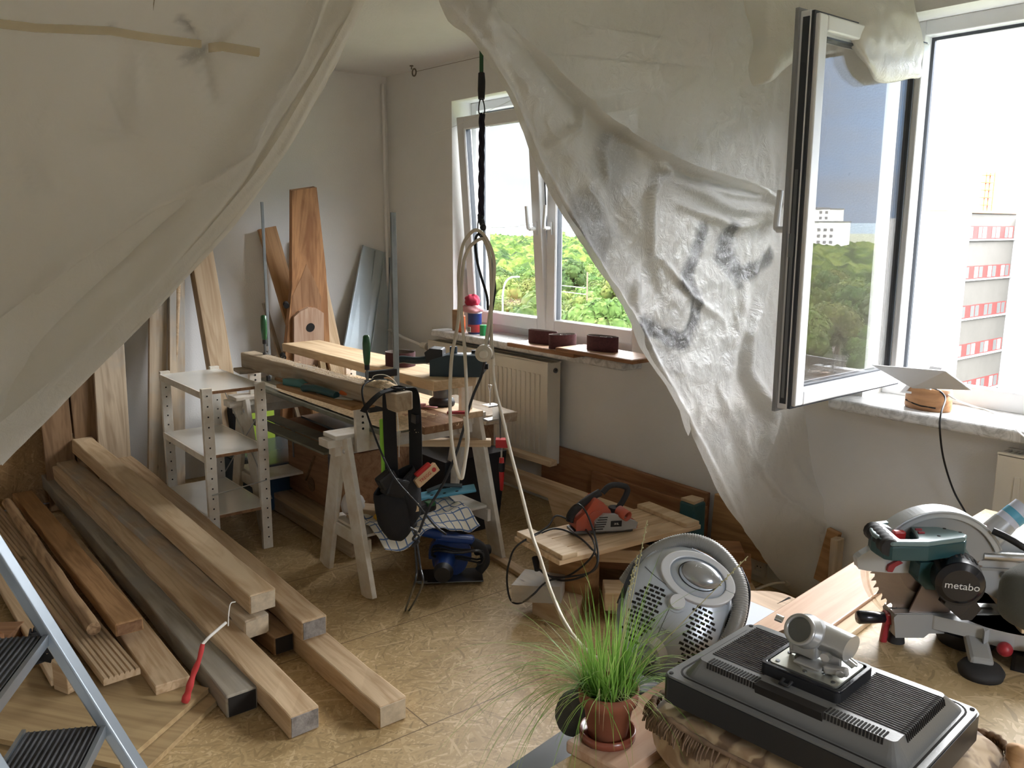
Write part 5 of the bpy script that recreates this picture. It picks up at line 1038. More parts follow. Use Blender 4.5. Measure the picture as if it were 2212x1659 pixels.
text('lettering', 'metabo', .021, 'grey_light', t, Matrix(((fx.x, fy.x, fz.x, 0), (fx.y, fy.y, fz.y, 0), (fx.z, fy.z, fz.z, 0), (0, 0, 0, 1))) if False else Matrix.Translation(m2 + ax * .0095 + fx * .002) @ Matrix(((fx.x, fy.x, fz.x, 0), (fx.y, fy.y, fz.y, 0), (fx.z, fy.z, fz.z, 0), (0, 0, 0, 1))))
mkobj('motor_shroud', MB().prism(pp([(2020, 1290), (2060, 1325), (2082, 1325), (2100, 1300), (2080, 1270), (2030, 1262)], 1.78), .06, .085, RX90), 'black_gloss', t, bev=.008)
# rear: arm casting, rods, dust spout, fence
mkobj('pivot_casting', MB().prism([(.13, .14), (.13, .20), (.22, .225), (.34, .205), (.36, .10), (.30, .075), (.22, .09)], -.06, -.01, RX90), 'saw_grey', t, bev=.006)
b = MB()
for x, z in ((.20, .19), (.25, .185), (.22, .15), (.29, .16)): b.cyl((x, .0, z), (x, .008, z), .007, n=12)
for x0, z0, x1, z1 in ((.14, .165, .33, .155), (.20, .20, .20, .13), (.26, .20, .28, .10)): b.beam((x0, .008, z0), (x1, .008, z1), .006, .006)
mkobj('casting_ribs', b, 'grey_pl', t)
mkobj('dust_spout', MB().cyl((.185, .03, .215), (.225, .03, .26), .030, .025, n=22), 'saw_grey', t, bev=.003); mkobj('clear_sleeve', MB().cyl((.222, .03, .257), (.262, .03, .292), .024, n=22), 'bluewhite', t, bev=.003); mkobj('sleeve_band', MB().cyl((.235, .03, .268), (.247, .03, .279), .0245, n=22), 'blue_light', t)
mkobj('release_pin', MB().cyl((.172, .02, .225), (.172, .02, .255), .008), 'red', t, bev=.002); mkobj('guide_rods', MB().cyl((.16, -.01, .20), (.42, -.01, .185), .010).cyl((.25, .05, .17), (.46, .05, .17), .010), 'steel', t)
mkobj('clamp_screw', MB().cyl((.235, -.06, .11), (.27, -.06, .112), .007), 'steel', t); mkobj('bevel_knob', MB().cyl((.265, -.08, .165), (.29, -.09, .155), .009), 'red', t)
mkobj('power_cord', MB().tube(spl([(.165, -.03, .262), (.19, -.05, .252), (.215, -.07, .235), (.235, -.09, .20), (.245, -.095, .16), (.265, -.09, .125), (.31, -.06, .10)]), .0055, 10, rf=lambda u: 1.35 if u < .3 else 1), 'cable_black', t)
mkobj('fence', MB().box((.265, .17, .10), (.02, .30, .06)).box((.265, -.27, .085), (.02, .12, .04)), 'saw_grey', t, bev=.003)
plank('timber_block', F0 + V((0, 0, 0)) + (dep(2148, 1265, 1.95) - F0), F0 + (dep(2240, 1345, 1.72) - F0), .055, .075, 'pine_light', 'pale squared timber piece lying across the mitre saw table', 'timber', rough=.0)
t = thing('cushion', 'olive grey felt cushion edge at the right border of the picture', 'cushion', loc=dep(2252, 1318, 1.30))
def cu(u, v):
    a = 2 * PI * u; p = PI * (v - .5); s = lambda w, e: math.copysign(abs(w) ** e, w)
    return V((.10 * s(math.cos(p), .4) * s(math.cos(a), .5) + .045, .06 * s(math.cos(p), .4) * s(math.sin(a), .5), .045 * s(math.sin(p), .5) + .02))
mkobj('cover', MB().grid(cu, 40, 20), 'cushion', t)
mkobj('post', MB().cyl((.16, -.05, -.86), (.16, -.05, -.02), .02), 'pine_dark', t)
p = onz(2216, 1480, TZ); q = dep(2216, 1480, 1.28)
t = thing('wooden_post', 'slim round brown wooden post at the right edge of the picture', 'post', loc=(dep(2214, 1500, 1.22).x, dep(2214, 1500, 1.22).y, 0))
mkobj('shaft', MB().lathe([(0, 0), (.018, 0), (.016, .5), (.013, .78), (.015, .86), (0, .865)], 18), 'pine_orange', t)

# ================================================================ pouffe and monitor
MZ = .862
mA, mB_, mC = onz(1427, 1452, MZ + .045), onz(1622, 1346, MZ + .045), onz(2127, 1535, MZ + .045)
ux = (mC - mB_).normalized(); WX = (mC - mB_).length; WY = abs((mB_ - mA).dot(V((-ux.y, ux.x, 0)))); MC = (mA + mC) / 2; MC.z = MZ
pA, pC = onz(1384, 1500, MZ - .004), onz(2203, 1578, MZ - .004); pm = (pA + pC) / 2; pd = pC - pA; uy = V((-ux.y, ux.x, 0)); PX, PY = abs(pd.dot(ux)) / 2, abs(pd.dot(uy)) / 2; PY = max(PY, WY / 2 + .02); PX = max(PX, WX / 2 + .02)
t = thing('pouffe', 'square brocade pouffe with a fringed rope edge under the monitor', 'pouffe', frame(V((pm.x, pm.y, TZ + .022)), ux))
def pf(u, v):
    a = 2 * PI * u; ex = .30; s = lambda w: math.copysign(abs(w) ** ex, w)
    prof = [(0, .0), (.93, .0), (1.0, .02), (1.02, .05), (1.0, .078), (.95, .09), (.80, .100), (.4, .108), (0, .11)]
    f = v * (len(prof) - 1); i = min(int(f), len(prof) - 2); g = f - i; r = prof[i][0] * (1 - g) + prof[i + 1][0] * g; z = prof[i][1] * (1 - g) + prof[i + 1][1] * g
    k = 1 + .02 * noise.noise((math.cos(a) * 3, math.sin(a) * 3, v * 5)); return V((PX * r * s(math.cos(a)) * k, PY * r * s(math.sin(a)) * k, z * 1.07))
mkobj('cover', MB().grid(pf, 96, 32), 'brocade', t)
b = MB()
def ed(a, k=1.02): s = lambda w: math.copysign(abs(w) ** .30, w); return V((PX * k * s(math.cos(a)), PY * k * s(math.sin(a)), .094 + .003 * math.sin(a * 9)))
b.tube([ed(2 * PI * i / 160) for i in range(161)], .0045, 8, rf=lambda u: 1 + .3 * math.sin(u * 700)); mkobj('rope_edge', b, 'fringe', t)
b = MB()
for i in range(520):
    a = 2 * PI * (i + random.random() * .6) / 520; p = ed(a, 1.03); r_ = V((math.cos(a), math.sin(a), 0)); q = p + r_ * .008 + V((random.uniform(-.006, .006), random.uniform(-.006, .006), -.022 - random.random() * .010))
    b.tube([p, p * .5 + q * .5 + r_ * .004, q], .0016, 4)
o = mkobj('fringe', b, 'fringe', t); o['kind'] = 'stuff'
mkobj('corner_loop', MB().tube(spl([(-PX + .03, PY - .01, .10), (-PX + .06, PY + .02, .125), (-PX + .10, PY + .03, .135), (-PX + .15, PY + .02, .13), (-PX + .19, PY - .01, .11)]), .0055, 8, rf=lambda u: 1 + .25 * math.sin(u * 200)), 'fringe', t)
t = thing('monitor', 'dark grey flat monitor lying face down on the pouffe, vented back with a wall bracket', 'monitor', frame(MC, ux))
mkobj('bezel', MB().prism(rrect(WX, WY, .012), .0, .041), 'tv_dark', t, bev=.003, seg=3); mkobj('back_rim', MB().prism(rrect(WX - .004, WY - .004, .012), .041, .045), 'tv_grey', t, bev=.002)
MWI = t.matrix_world.inverted(); hp4 = [MWI @ onz(x, y, MZ + .080) for x, y in [(1500, 1424), (1937, 1600), (2047, 1499), (1640, 1350)]]
hx0 = (hp4[0].x + hp4[3].x) / 2; hx1 = (hp4[1].x + hp4[2].x) / 2; hy0 = (hp4[0].y + hp4[1].y) / 2; hy1 = min((hp4[2].y + hp4[3].y) / 2, WY / 2 - .012)
def rr2(x0, x1, y0, y1, r): return [(x + (x0 + x1) / 2, y + (y0 + y1) / 2) for x, y in rrect(x1 - x0, y1 - y0, r)]
lowr = rr2(-WX / 2 + .020, WX / 2 - .018, -WY / 2 + .020, WY / 2 - .010, .022); upr = rr2(hx0, hx1, hy0, hy1, .008)
mkobj('back_shell', MB().prism(lowr, .045, .080, top=upr), 'tv_grey', t, bev=.004, seg=3)
mkobj('rim_groove', MB().ring(rr2(-WX / 2 + .013, WX / 2 - .011, -WY / 2 + .013, WY / 2 - .006, .026), rr2(-WX / 2 + .016, WX / 2 - .014, -WY / 2 + .016, WY / 2 - .008, .024), .0445, .0455), 'hole', t)
b = MB(); n = 24; mx_ = (hx0 + hx1) / 2; w4 = (hx1 - hx0) / 2 - .062
for i in range(n):
    y = hy0 + .030 + (hy1 - hy0 - .045) * i / (n - 1)
    for s in (-1, 1): b.box((mx_ + s * ((hx1 - hx0) / 2 - w4 / 2 - .006), y, .0803), (w4, .0017, .0012))
mkobj('vent_slots', b, 'hole', t)['kind'] = 'stuff'
b = MB(); sy_, sz_ = hy0 - (-WY / 2 + .020), .035
for s in (-1, 1):
    for i in range(17):
        x = mx_ + s * ((hx1 - hx0) / 2 - w4 / 2 - .012) + (-.5 + i / 16) * (w4 - .01); b.beam((x, hy0 + .018, .0804), (x, hy0 + .002, .0804), .0024, .0012); b.beam((x, hy0 - .000, .0800), (x, hy0 - sy_ * .26, .0800 - sz_ * .26), .0026, .0026)
mkobj('edge_slots', b, 'hole', t)['kind'] = 'stuff'
b = MB(); sx2 = (WX / 2 - .018) - hx1
for i in range(24):
    y = hy0 + .030 + (hy1 - hy0 - .045) * i / 23; b.beam((hx1 - .006, y, .0803), (hx1 + .002, y, .0795), .0022, .002); b.beam((hx1 + .002, y, .0785), (hx1 + sx2 * .3, y, .080 - .035 * .3), .0022, .0024)
mkobj('side_slots', b, 'hole', t)['kind'] = 'stuff'
mkobj('connector_bay', MB().prism([(mx_ - .052, hy0 - sy_ * .42), (mx_ + .052, hy0 - sy_ * .42), (mx_ + .052, hy0 + .012), (mx_ - .052, hy0 + .012)], .066, .0808, top=[(mx_ - .052, hy0 - .006), (mx_ + .052, hy0 - .006), (mx_ + .052, hy0 + .012), (mx_ - .052, hy0 + .012)]), 'hole', t)
b = MB()
for x, y in ((-WX / 2 + .010, -WY / 2 + .010), (WX / 2 - .010, WY / 2 - .010), (-WX / 2 + .010, WY / 2 - .010), (WX / 2 - .010, -WY / 2 + .010)): b.cyl((x, y, .045), (x, y, .0462), .0035, n=14)
mkobj('corner_screws', b, 'hole', t); mkobj('latch_tab', MB().prism([(-.10, .10), (-.085, .108), (-.07, .10), (-.08, .085)], .079, .084), 'black', t, bev=.003)
# bracket
t2 = thing('vesa_bracket', 'silver hinged wall bracket bolted on a square plate on the back of the monitor', 'bracket', frame(t.matrix_world @ V((.0, .028, .066)), (t.matrix_world.to_3x3() @ V((1, 0, 0)))) if False else frame(onz(1762, 1457, MZ + .0805), ux) @ Matrix.Diagonal((1.05, 1.05, .85, 1)))
mkobj('plastic_base', MB().prism(rrect(.118, .104, .008), -.002, .017), 'black', t2, bev=.003); mkobj('base_rim', MB().ring(rrect(.118, .104, .008), rrect(.106, .092, .006), .016, .021), 'black_gloss', t2, bev=.001)
mkobj('steel_plate', MB().prism(rrect(.100, .086, .006), .018, .022), 'metal_plate', t2, bev=.001); b = MB()
for x, y in ((-.041, -.034), (.041, -.034), (.041, .034), (-.041, .034), (0, -.034), (.041, 0), (.02, -.02), (-.041, 0)): b.cyl((x, y, .022), (x, y, .0235), .0032, n=10)
mkobj('rivets', b, 'steel_dark', t2); mkobj('swivel_disc', MB().cyl((0, 0, .022), (0, 0, .027), .030, n=28), 'bracket', t2, bev=.001)
mkobj('base_hook', MB().tube([(-.02, -.054, .008), (-.02, -.064, .004), (-.008, -.064, .004), (-.008, -.054, .008)], .003, 6), 'black', t2)
b = MB().beam((-.024, .0, .026), (-.030, .006, .058), .006, .034, up=(1, 0, 0)); b.beam((.024, -.004, .026), (.022, -.004, .060), .006, .028, up=(1, 0, 0)); b.beam((-.02, -.016, .030), (.02, -.016, .030), .03, .005)
mkobj('hinge_cheeks', b, 'bracket', t2, bev=.002)
hc = V((-.012, .004, .072)); hd = V((-.28, -.80, .42)).normalized()
mkobj('socket_head', MB().cyl(hc + hd * .026, hc + hd * .012, .024, .029, n=32, caps=False).cyl(hc + hd * .012, hc - hd * .022, .029, .022, n=32).prism([(-.034, -.012), (.004, -.016), (.006, .020), (-.030, .022)], .036, .066), 'bracket', t2, bev=.004, seg=3)
mkobj('knuckle', MB().cyl((-.020, .012, .070), (.044, .008, .066), .024, .0225, n=30), 'bracket', t2, bev=.008, seg=4)
mkobj('bore_ring', MB().tube([hc + hd * .026 + (hd.orthogonal().normalized() * math.cos(a) + hd.cross(hd.orthogonal().normalized()) * math.sin(a)) * .0235 for a in [i * PI / 16 for i in range(33)]], .0034, 8), 'bracket', t2)
mkobj('socket_bore', MB().cyl(hc + hd * .0255, hc + hd * .010, .0215, .012, n=28), 'steel_dark', t2)
mkobj('tension_springs', MB().cyl((.026, .010, .052), (.050, .014, .036), .005).cyl((.026, .004, .052), (.050, .008, .036), .005), 'steel', t2); mkobj('pivot_bolts', MB().cyl((.024, -.020, .056), (.024, -.028, .056), .007).cyl((-.050, -.01, .085), (-.060, -.012, .087), .006).cyl((.045, -.01, .034), (.045, -.024, .034), .006), 'steel', t2, bev=.001)
mkobj('lower_arm', MB().beam((.02, -.018, .030), (.052, -.014, .036), .012, .014), 'bracket', t2, bev=.003)

# ================================================================ potted grass
PZ = TZ + .022; pc = onz(1312, 1592, PZ)
t = thing('potted_grass', 'terracotta pot of long unruly grass standing in a saucer on the plank', 'potted plant', Matrix.Translation(pc) @ Matrix.Scale(1.10, 4))
mkobj('saucer', MB().lathe([(0, .0), (.036, 0), (.043, .003), (.0435, .016), (.0405, .016), (.039, .006), (0, .005)], 36), 'clay_glaze', t)
mkobj('pot', MB().lathe([(0, .005), (.028, .005), (.030, .008), (.039, .062), (.0455, .064), (.047, .085), (.0435, .085), (.042, .075), (0, .073)], 40), 'clay', t)
mkobj('soil', MB().lathe([(0, .080), (.025, .079), (.042, .076)], 30), 'soil', t)
def mk_grass():
    m, nt, bb = new_mat('grass_leaf'); n = noise_n(nt, coords(nt, (1, 1, 1), False), 14, 3); r = ramp(nt, n.outputs['Fac'], [(.35, (.14, .30, .05)), (.5, (.26, .46, .09)), (.65, (.42, .58, .16))])
    bb.inputs['Roughness'].default_value = .4; tr = nt.nodes.new('ShaderNodeBsdfTranslucent'); nt.links.new(r.outputs[0], bb.inputs['Base Color']); nt.links.new(r.outputs[0], tr.inputs[0]); mx = nt.nodes.new('ShaderNodeMixShader'); mx.inputs[0].default_value = .45
    nt.links.new(bb.outputs[0], mx.inputs[1]); nt.links.new(tr.outputs[0], mx.inputs[2]); nt.links.new(mx.outputs[0], nt.nodes['Material Output'].inputs[0])
mk_grass(); rg = random.Random(3); b = MB(); bd = MB()
def blade(b, base, az, el, L, w, droop, seg=7):
    d = V((math.cos(az) * math.cos(el), math.sin(az) * math.cos(el), math.sin(el))); p = V(base); side = V((-math.sin(az), math.cos(az), 0)); pts = [p.copy()]
    for i in range(seg): p = p + d * L / seg; d = (d + V((0, 0, -droop / seg)) + V((rg.uniform(-.04, .04), rg.uniform(-.04, .04), 0))).normalized(); pts.append(p.copy())
    vs = []; fs = []
    for i, q in enumerate(pts):
        ww = w * (1 - (i / seg) ** 2 * .95) ; vs += [q - side * ww / 2, q + side * ww / 2]
    for i in range(seg): fs.append((2 * i, 2 * i + 1, 2 * i + 3, 2 * i + 2))
    b.add(vs, fs, True)
for i in range(400):
    a = rg.random() * 2 * PI; r = .040 * math.sqrt(rg.random()); bs = (r * math.cos(a), r * math.sin(a), .078); az = a + rg.uniform(-.8, .8)
    k = rg.random()
    if k < .62: blade(b, bs, az, rg.uniform(1.0, 1.52), rg.uniform(.05, .165), rg.uniform(.0013, .0027), rg.uniform(.1, 1.0))
    elif k < .92: blade(b, bs, az, rg.uniform(.5, 1.3), rg.uniform(.11, .25), rg.uniform(.0010, .0019), rg.uniform(1.2, 2.8), 10)
    else: blade(bd, bs, az, rg.uniform(.2, 1.3), rg.uniform(.05, .12), .0012, rg.uniform(1, 2.5))
tocam = math.atan2(-_r.y, -_r.x)
for i in range(40): blade(b, (.03 * math.cos(tocam), .03 * math.sin(tocam), .078), tocam + rg.uniform(-.8, .9), rg.uniform(.35, 1.0), rg.uniform(.18, .32), rg.uniform(.0009, .0014), rg.uniform(1.5, 3.0), 12)
for i in range(10): blade(b, (.02, .02, .078), math.atan2(_r.y, _r.x) + rg.uniform(-.5, .6), rg.uniform(.5, 1.1), rg.uniform(.14, .22), .0013, rg.uniform(1.2, 2.4), 12)
for q, h_ in (((1350, 1330), .1),) : pass
o = mkobj('grass_blades', b, 'grass_leaf', t, fixn=False); o['kind'] = 'stuff'; o = mkobj('dry_blades', bd, 'grass_dry', t, fixn=False); o['kind'] = 'stuff'
sh = MB(); up = V((0, 0, 1))
for az, el, L in ((1.2, 1.42, .22), (1.5, 1.35, .27), (.9, 1.45, .20), (-.2 + math.atan2(_r.y, _r.x), .90, .30)):
    blade(b, (0, 0, .08), az, el, L, .002, .3)
    p = V((.01, .0, .08)); dd = V((math.cos(az) * math.cos(el), math.sin(az) * math.cos(el), math.sin(el))); sh.tube([p, p + dd * L * .5, p + dd * L], .0007, 5)
    for k_ in range(9): sh.sphere(p + dd * L * (.8 + .022 * k_) + V((.0015 * (-1) ** k_, 0, 0)), .0015, 6, 4)
mkobj('seed_stalks', sh, 'grass_dry', t)

# ================================================================ vacuum cleaner
VC = dep(1456, 1322, 1.78)
zax = (CAM - VC).normalized(); yax = V((0, 0, 1)); 
ydir = (_u * .84 + _r * .44); ydir = (ydir + _f * .34).normalized(); xdir = ydir.cross(V((0, 0, 1)))
zd = (-_f * .80 + V((0, 0, 1)) * .55); zd = (zd - ydir * zd.dot(ydir)).normalized(); xd = ydir.cross(zd)
MV = Matrix(((xd.x, ydir.x, zd.x, VC.x), (xd.y, ydir.y, zd.y, VC.y), (xd.z, ydir.z, zd.z, VC.z), (0, 0, 0, 1))) @ Matrix.Scale(.90, 4)
t = thing('vacuum_cleaner', 'grey and silver canister vacuum cleaner standing tilted with its hose looped over it', 'vacuum cleaner', MV)
def outl(a): # egg outline : y up = wide end
    s, c = math.sin(a), math.cos(a); wx = .117 * (1 + .10 * s) * math.copysign(abs(c) ** .80, c); return wx, .148 * math.copysign(abs(s) ** .88, s)
def topz(x, y): # dome height over the outline
    r = math.sqrt((x / .125) ** 2 + (y / .155) ** 2); return .048 * math.sqrt(max(0, 1 - min(1, r) ** 2.6)) + .012 * max(0, y / .15)
def shell(k0, z0, k1, z1): return lambda u, v: (lambda p: V((p[0] * (k0 + (k1 - k0) * v), p[1] * (k0 + (k1 - k0) * v), z0 + (z1 - z0) * v)))(outl(2 * PI * u))
def dome(u, v):
    x, y = outl(2 * PI * u); k = math.sin(PI / 2 * v); x *= k; y *= k; return V((x, y, topz(x, y)))
mkobj('body_shell', MB().grid(dome, 72, 22), 'silver', t); mkobj('base_tub', MB().grid(shell(1, 0, 1.03, -.02), 72, 2).grid(shell(1.03, -.02, .9, -.09), 72, 4).grid(shell(.9, -.09, 0, -.092), 72, 2), 'black', t)
mkobj('bumper_band', MB().tube([V((outl(2 * PI * i / 90)[0] * 1.02, outl(2 * PI * i / 90)[1] * 1.02, -.006)) for i in range(91)], .008, 8), 'silver_dark', t)
# side vents (brick pattern of slots)
for sgn in (-1, 1):
    b = MB()
    for j in range(14):
        y = -.105 + .0100 * j
        for i in range(5):
            x = sgn * (.038 + .0135 * i + (.0067 if j % 2 else 0)); lim = .094 + .02 * (y + .1)
            if abs(x) > lim - max(0, (y - .0)) * .8 or abs(x) < .036 + max(0, -y - .06) * .3: continue
            z = topz(x, y); tl = math.atan2(topz(x + .004, y) - topz(x - .004, y), .008); b.box((x, y, z + .0005), (.0105, .0055, .0018), ry=-tl)
    mkobj('vent_grille', b, 'hole', t)['kind'] = 'stuff'
# round lid at the top
LC = V((.018, .078, 0)); lz = topz(.018, .078)
def ell(b, r0, r1, z, h): arcring(b, r0, r1, 0, 2 * PI, z, z + h, 48, Matrix.Translation(LC) @ Matrix.Rotation(-.10, 4, 'X') @ Matrix.Diagonal((1.12, .74, 1, 1)))
b = MB(); ell(b, .058, .078, lz - .014, .024); mkobj('lid_ring', b, 'grey_light', t, bev=.003)
b = MB(); b.lathe([(0, .020), (.03, .018), (.05, .012), (.060, .002), (.062, -.012)], 44, Matrix.Translation(LC + V((0, .004, lz))) @ Matrix.Rotation(-.10, 4, 'X') @ Matrix.Diagonal((1.12, .74, 1, 1))); mkobj('dust_lid', b, 'silver', t)
b = MB(); b.lathe([(0, .031), (.02, .0295), (.036, .024), (.040, .017)], 44, Matrix.Translation(LC + V((.004, .010, lz))) @ Matrix.Rotation(-.10, 4, 'X') @ Matrix.Diagonal((1.15, .72, 1, 1))); mkobj('lid_inlay', b, 'lid', t)
b = MB(); ell(b, .0405, .0425, lz + .016, .003); mkobj('lid_groove', b, 'black', t)
text('lettering', 'BOSCH', .0135, 'grey_light', t, Matrix.Translation((.024, .098, lz + .028)) @ Matrix.Rotation(PI - .15, 4, 'Z')); text('lettering', 'BOSCH', .011, 'silver_dark', t, Matrix.Translation((-.005, -.056, topz(-.005, -.056) + .0012)) @ Matrix.Rotation(PI - .05, 4, 'Z') @ Matrix.Rotation(.1, 4, 'X'))
mkobj('power_knob', MB().cyl((-.004, .012, topz(0, .01) - .002), (-.004, .012, topz(0, .01) + .020), .0185, .0170, n=28), 'grey_light', t, bev=.002); mkobj('knob_ring', MB().cyl((-.004, .012, topz(0, .01) - .002), (-.004, .012, topz(0, .01) + .004), .0225, n=28), 'silver', t)
mkobj('blue_strip', MB().box((.03, .030, topz(.03, .03) + .0005), (.05, .004, .001), rz=.12), 'blue', t); mkobj('centre_seam', MB().tube([V((-.018 + .0002 * i, -.13 + .0070 * i, topz(-.018 + .0002 * i, -.13 + .0070 * i) + .0003)) for i in range(21)], .0006, 4).tube([V((x, .036 + .25 * x * x * 10 - .0, topz(x, .036) + .0006)) for x in [(-.10 + .2 * i / 20) for i in range(21)]], .0006, 4), 'black', t)
mkobj('wheel_left', MB().cyl((-.112, .02, -.03), (-.128, .02, -.03), .052, n=30), 'black', t, bev=.006); mkobj('wheel_right', MB().cyl((.112, .03, -.03), (.130, .03, -.03), .056, n=30), 'black', t, bev=.006)
mkobj('cord_rewind', MB().box((-.105, .035, .012), (.035, .045, .02), ry=-.4), 'silver', t, bev=.006)
# inlet
IP = V((-.012, -.108, .025)); ID = V((-.35, -.55, .42)).normalized()
mkobj('inlet_collar', MB().cyl(IP - ID * .01, IP + ID * .014, .036, .033, n=32), 'grey_light', t, bev=.003); mkobj('hose_coupling', MB().cyl(IP, IP + ID * .055, .023, .021, n=28), 'silver_dark', t, bev=.002)
def hose(b, pts, r):
    pts = spl(pts, 26); b.tube(pts, r, 16, rf=lambda u: 1)
    L = 0; nx = 0; 
    for i in range(len(pts) - 1):
        seg = (pts[i + 1] - pts[i]).length
        while nx <= L + seg:
            p = pts[i].lerp(pts[i + 1], (nx - L) / seg) if seg else pts[i]; d = (pts[i + 1] - pts[i]).normalized(); b.tube([p - d * .0014, p, p + d * .0014], r * 1.085, 16, caps=True); nx += .0052
        L += seg
hp = [(.098, -.15, -.05), (.118, -.09, -.01), (.128, -.03, .02), (.132, .02, .035), (.128, .065, .04), (.108, .115, .035), (.07, .152, .028), (.02, .172, .02), (-.035, .165, .01), (-.085, .125, -.005), (-.115, .07, -.02), (-.128, .02, -.04)]
b = MB(); hose(b, hp, .0165); mkobj('suction_hose', b, 'hose', t)
b = MB(); hose(b, [IP + ID * .05, IP + ID * .085 + V((0, -.01, -.01)), (-.07, -.20, .02), (-.09, -.25, -.06)], .0165); mkobj('inlet_hose', b, 'hose', t)
mkobj('tape_wrap', MB().tube([(.126, -.035, .018), (.130, -.02, .024), (.132, -.005, .028), (.134, .006, .031)], .0195, 14, rf=lambda u: 1 + .10 * math.sin(u * 17)).sphere((.150, -.014, .030), .010, sc3=(1.4, 1, .8)), 'cable_white', t)
mkobj('hose_guard', MB().tube(spl([(.10, .16, .0), (.135, .12, .0), (.150, .06, .0), (.15, .01, .0)]), .006, 8), 'black_gloss', t)
# stump, storage box and floor nozzle next to the vacuum
sp = onz(1668, 1322, .46)
t = thing('log_stump', 'pale sawn log section with drying cracks behind the vacuum cleaner', 'log', loc=(sp.x, sp.y, 0))
b = MB()
def lg(u, v): a = 2 * PI * u; r = .15 * (1 + .05 * math.sin(3 * a) + .03 * math.sin(7 * a)); return V((r * math.cos(a), r * math.sin(a), .46 * v))
mkobj('bark', MB().grid(lg, 48, 2), 'pine_dark', t); mkobj('cut_face', MB().grid(lambda u, v: (lambda p: V((p.x * v, p.y * v, .46)))(lg(u, 0)), 48, 4), 'log', t)
mkobj('crack', MB().prism([(-.03, .13), (-.024, .06), (-.021, .13)], .459, .4612).prism([(.02, .12), (.008, .07), (.03, .12)], .459, .4612).prism([(.05, .11), (.07, .05), (.06, .11)], .459, .4612), 'hole', t)
bq = dep(1588, 1378, 1.95)
t = thing('storage_box', 'pale bluish plastic box behind the vacuum cleaner hose', 'box', loc=(bq.x, bq.y, 0)); mkobj('box_shell', MB().prism(rrect(.20, .16, .02), .0, bq.z + .055, top=[(x * 1.08, y * 1.08) for x, y in rrect(.20, .16, .02)]), 'bluewhite', t, bev=.004)
nq = dep(1240, 1540, 1.62); t = thing('shoe', 'dark olive rounded boot toe standing behind the flower pot', 'boot', loc=nq)
mkobj('toe', MB().sphere((0, 0, 0), .045, sc3=(.75, .85, 1.0)).sphere((.02, .03, .03), .045, sc3=(.7, 1.2, .9)), 'cushion', t)
vs_ = VC + zd * -.13; t = thing('low_stand', 'dark low stand hidden under the vacuum cleaner', 'stand', loc=(VC.x - .02, VC.y + .03, 0)); mkobj('stand_block', MB().box((0, 0, (VC.z - .17) / 2), (.20, .20, VC.z - .17)), 'black', t, bev=.01)
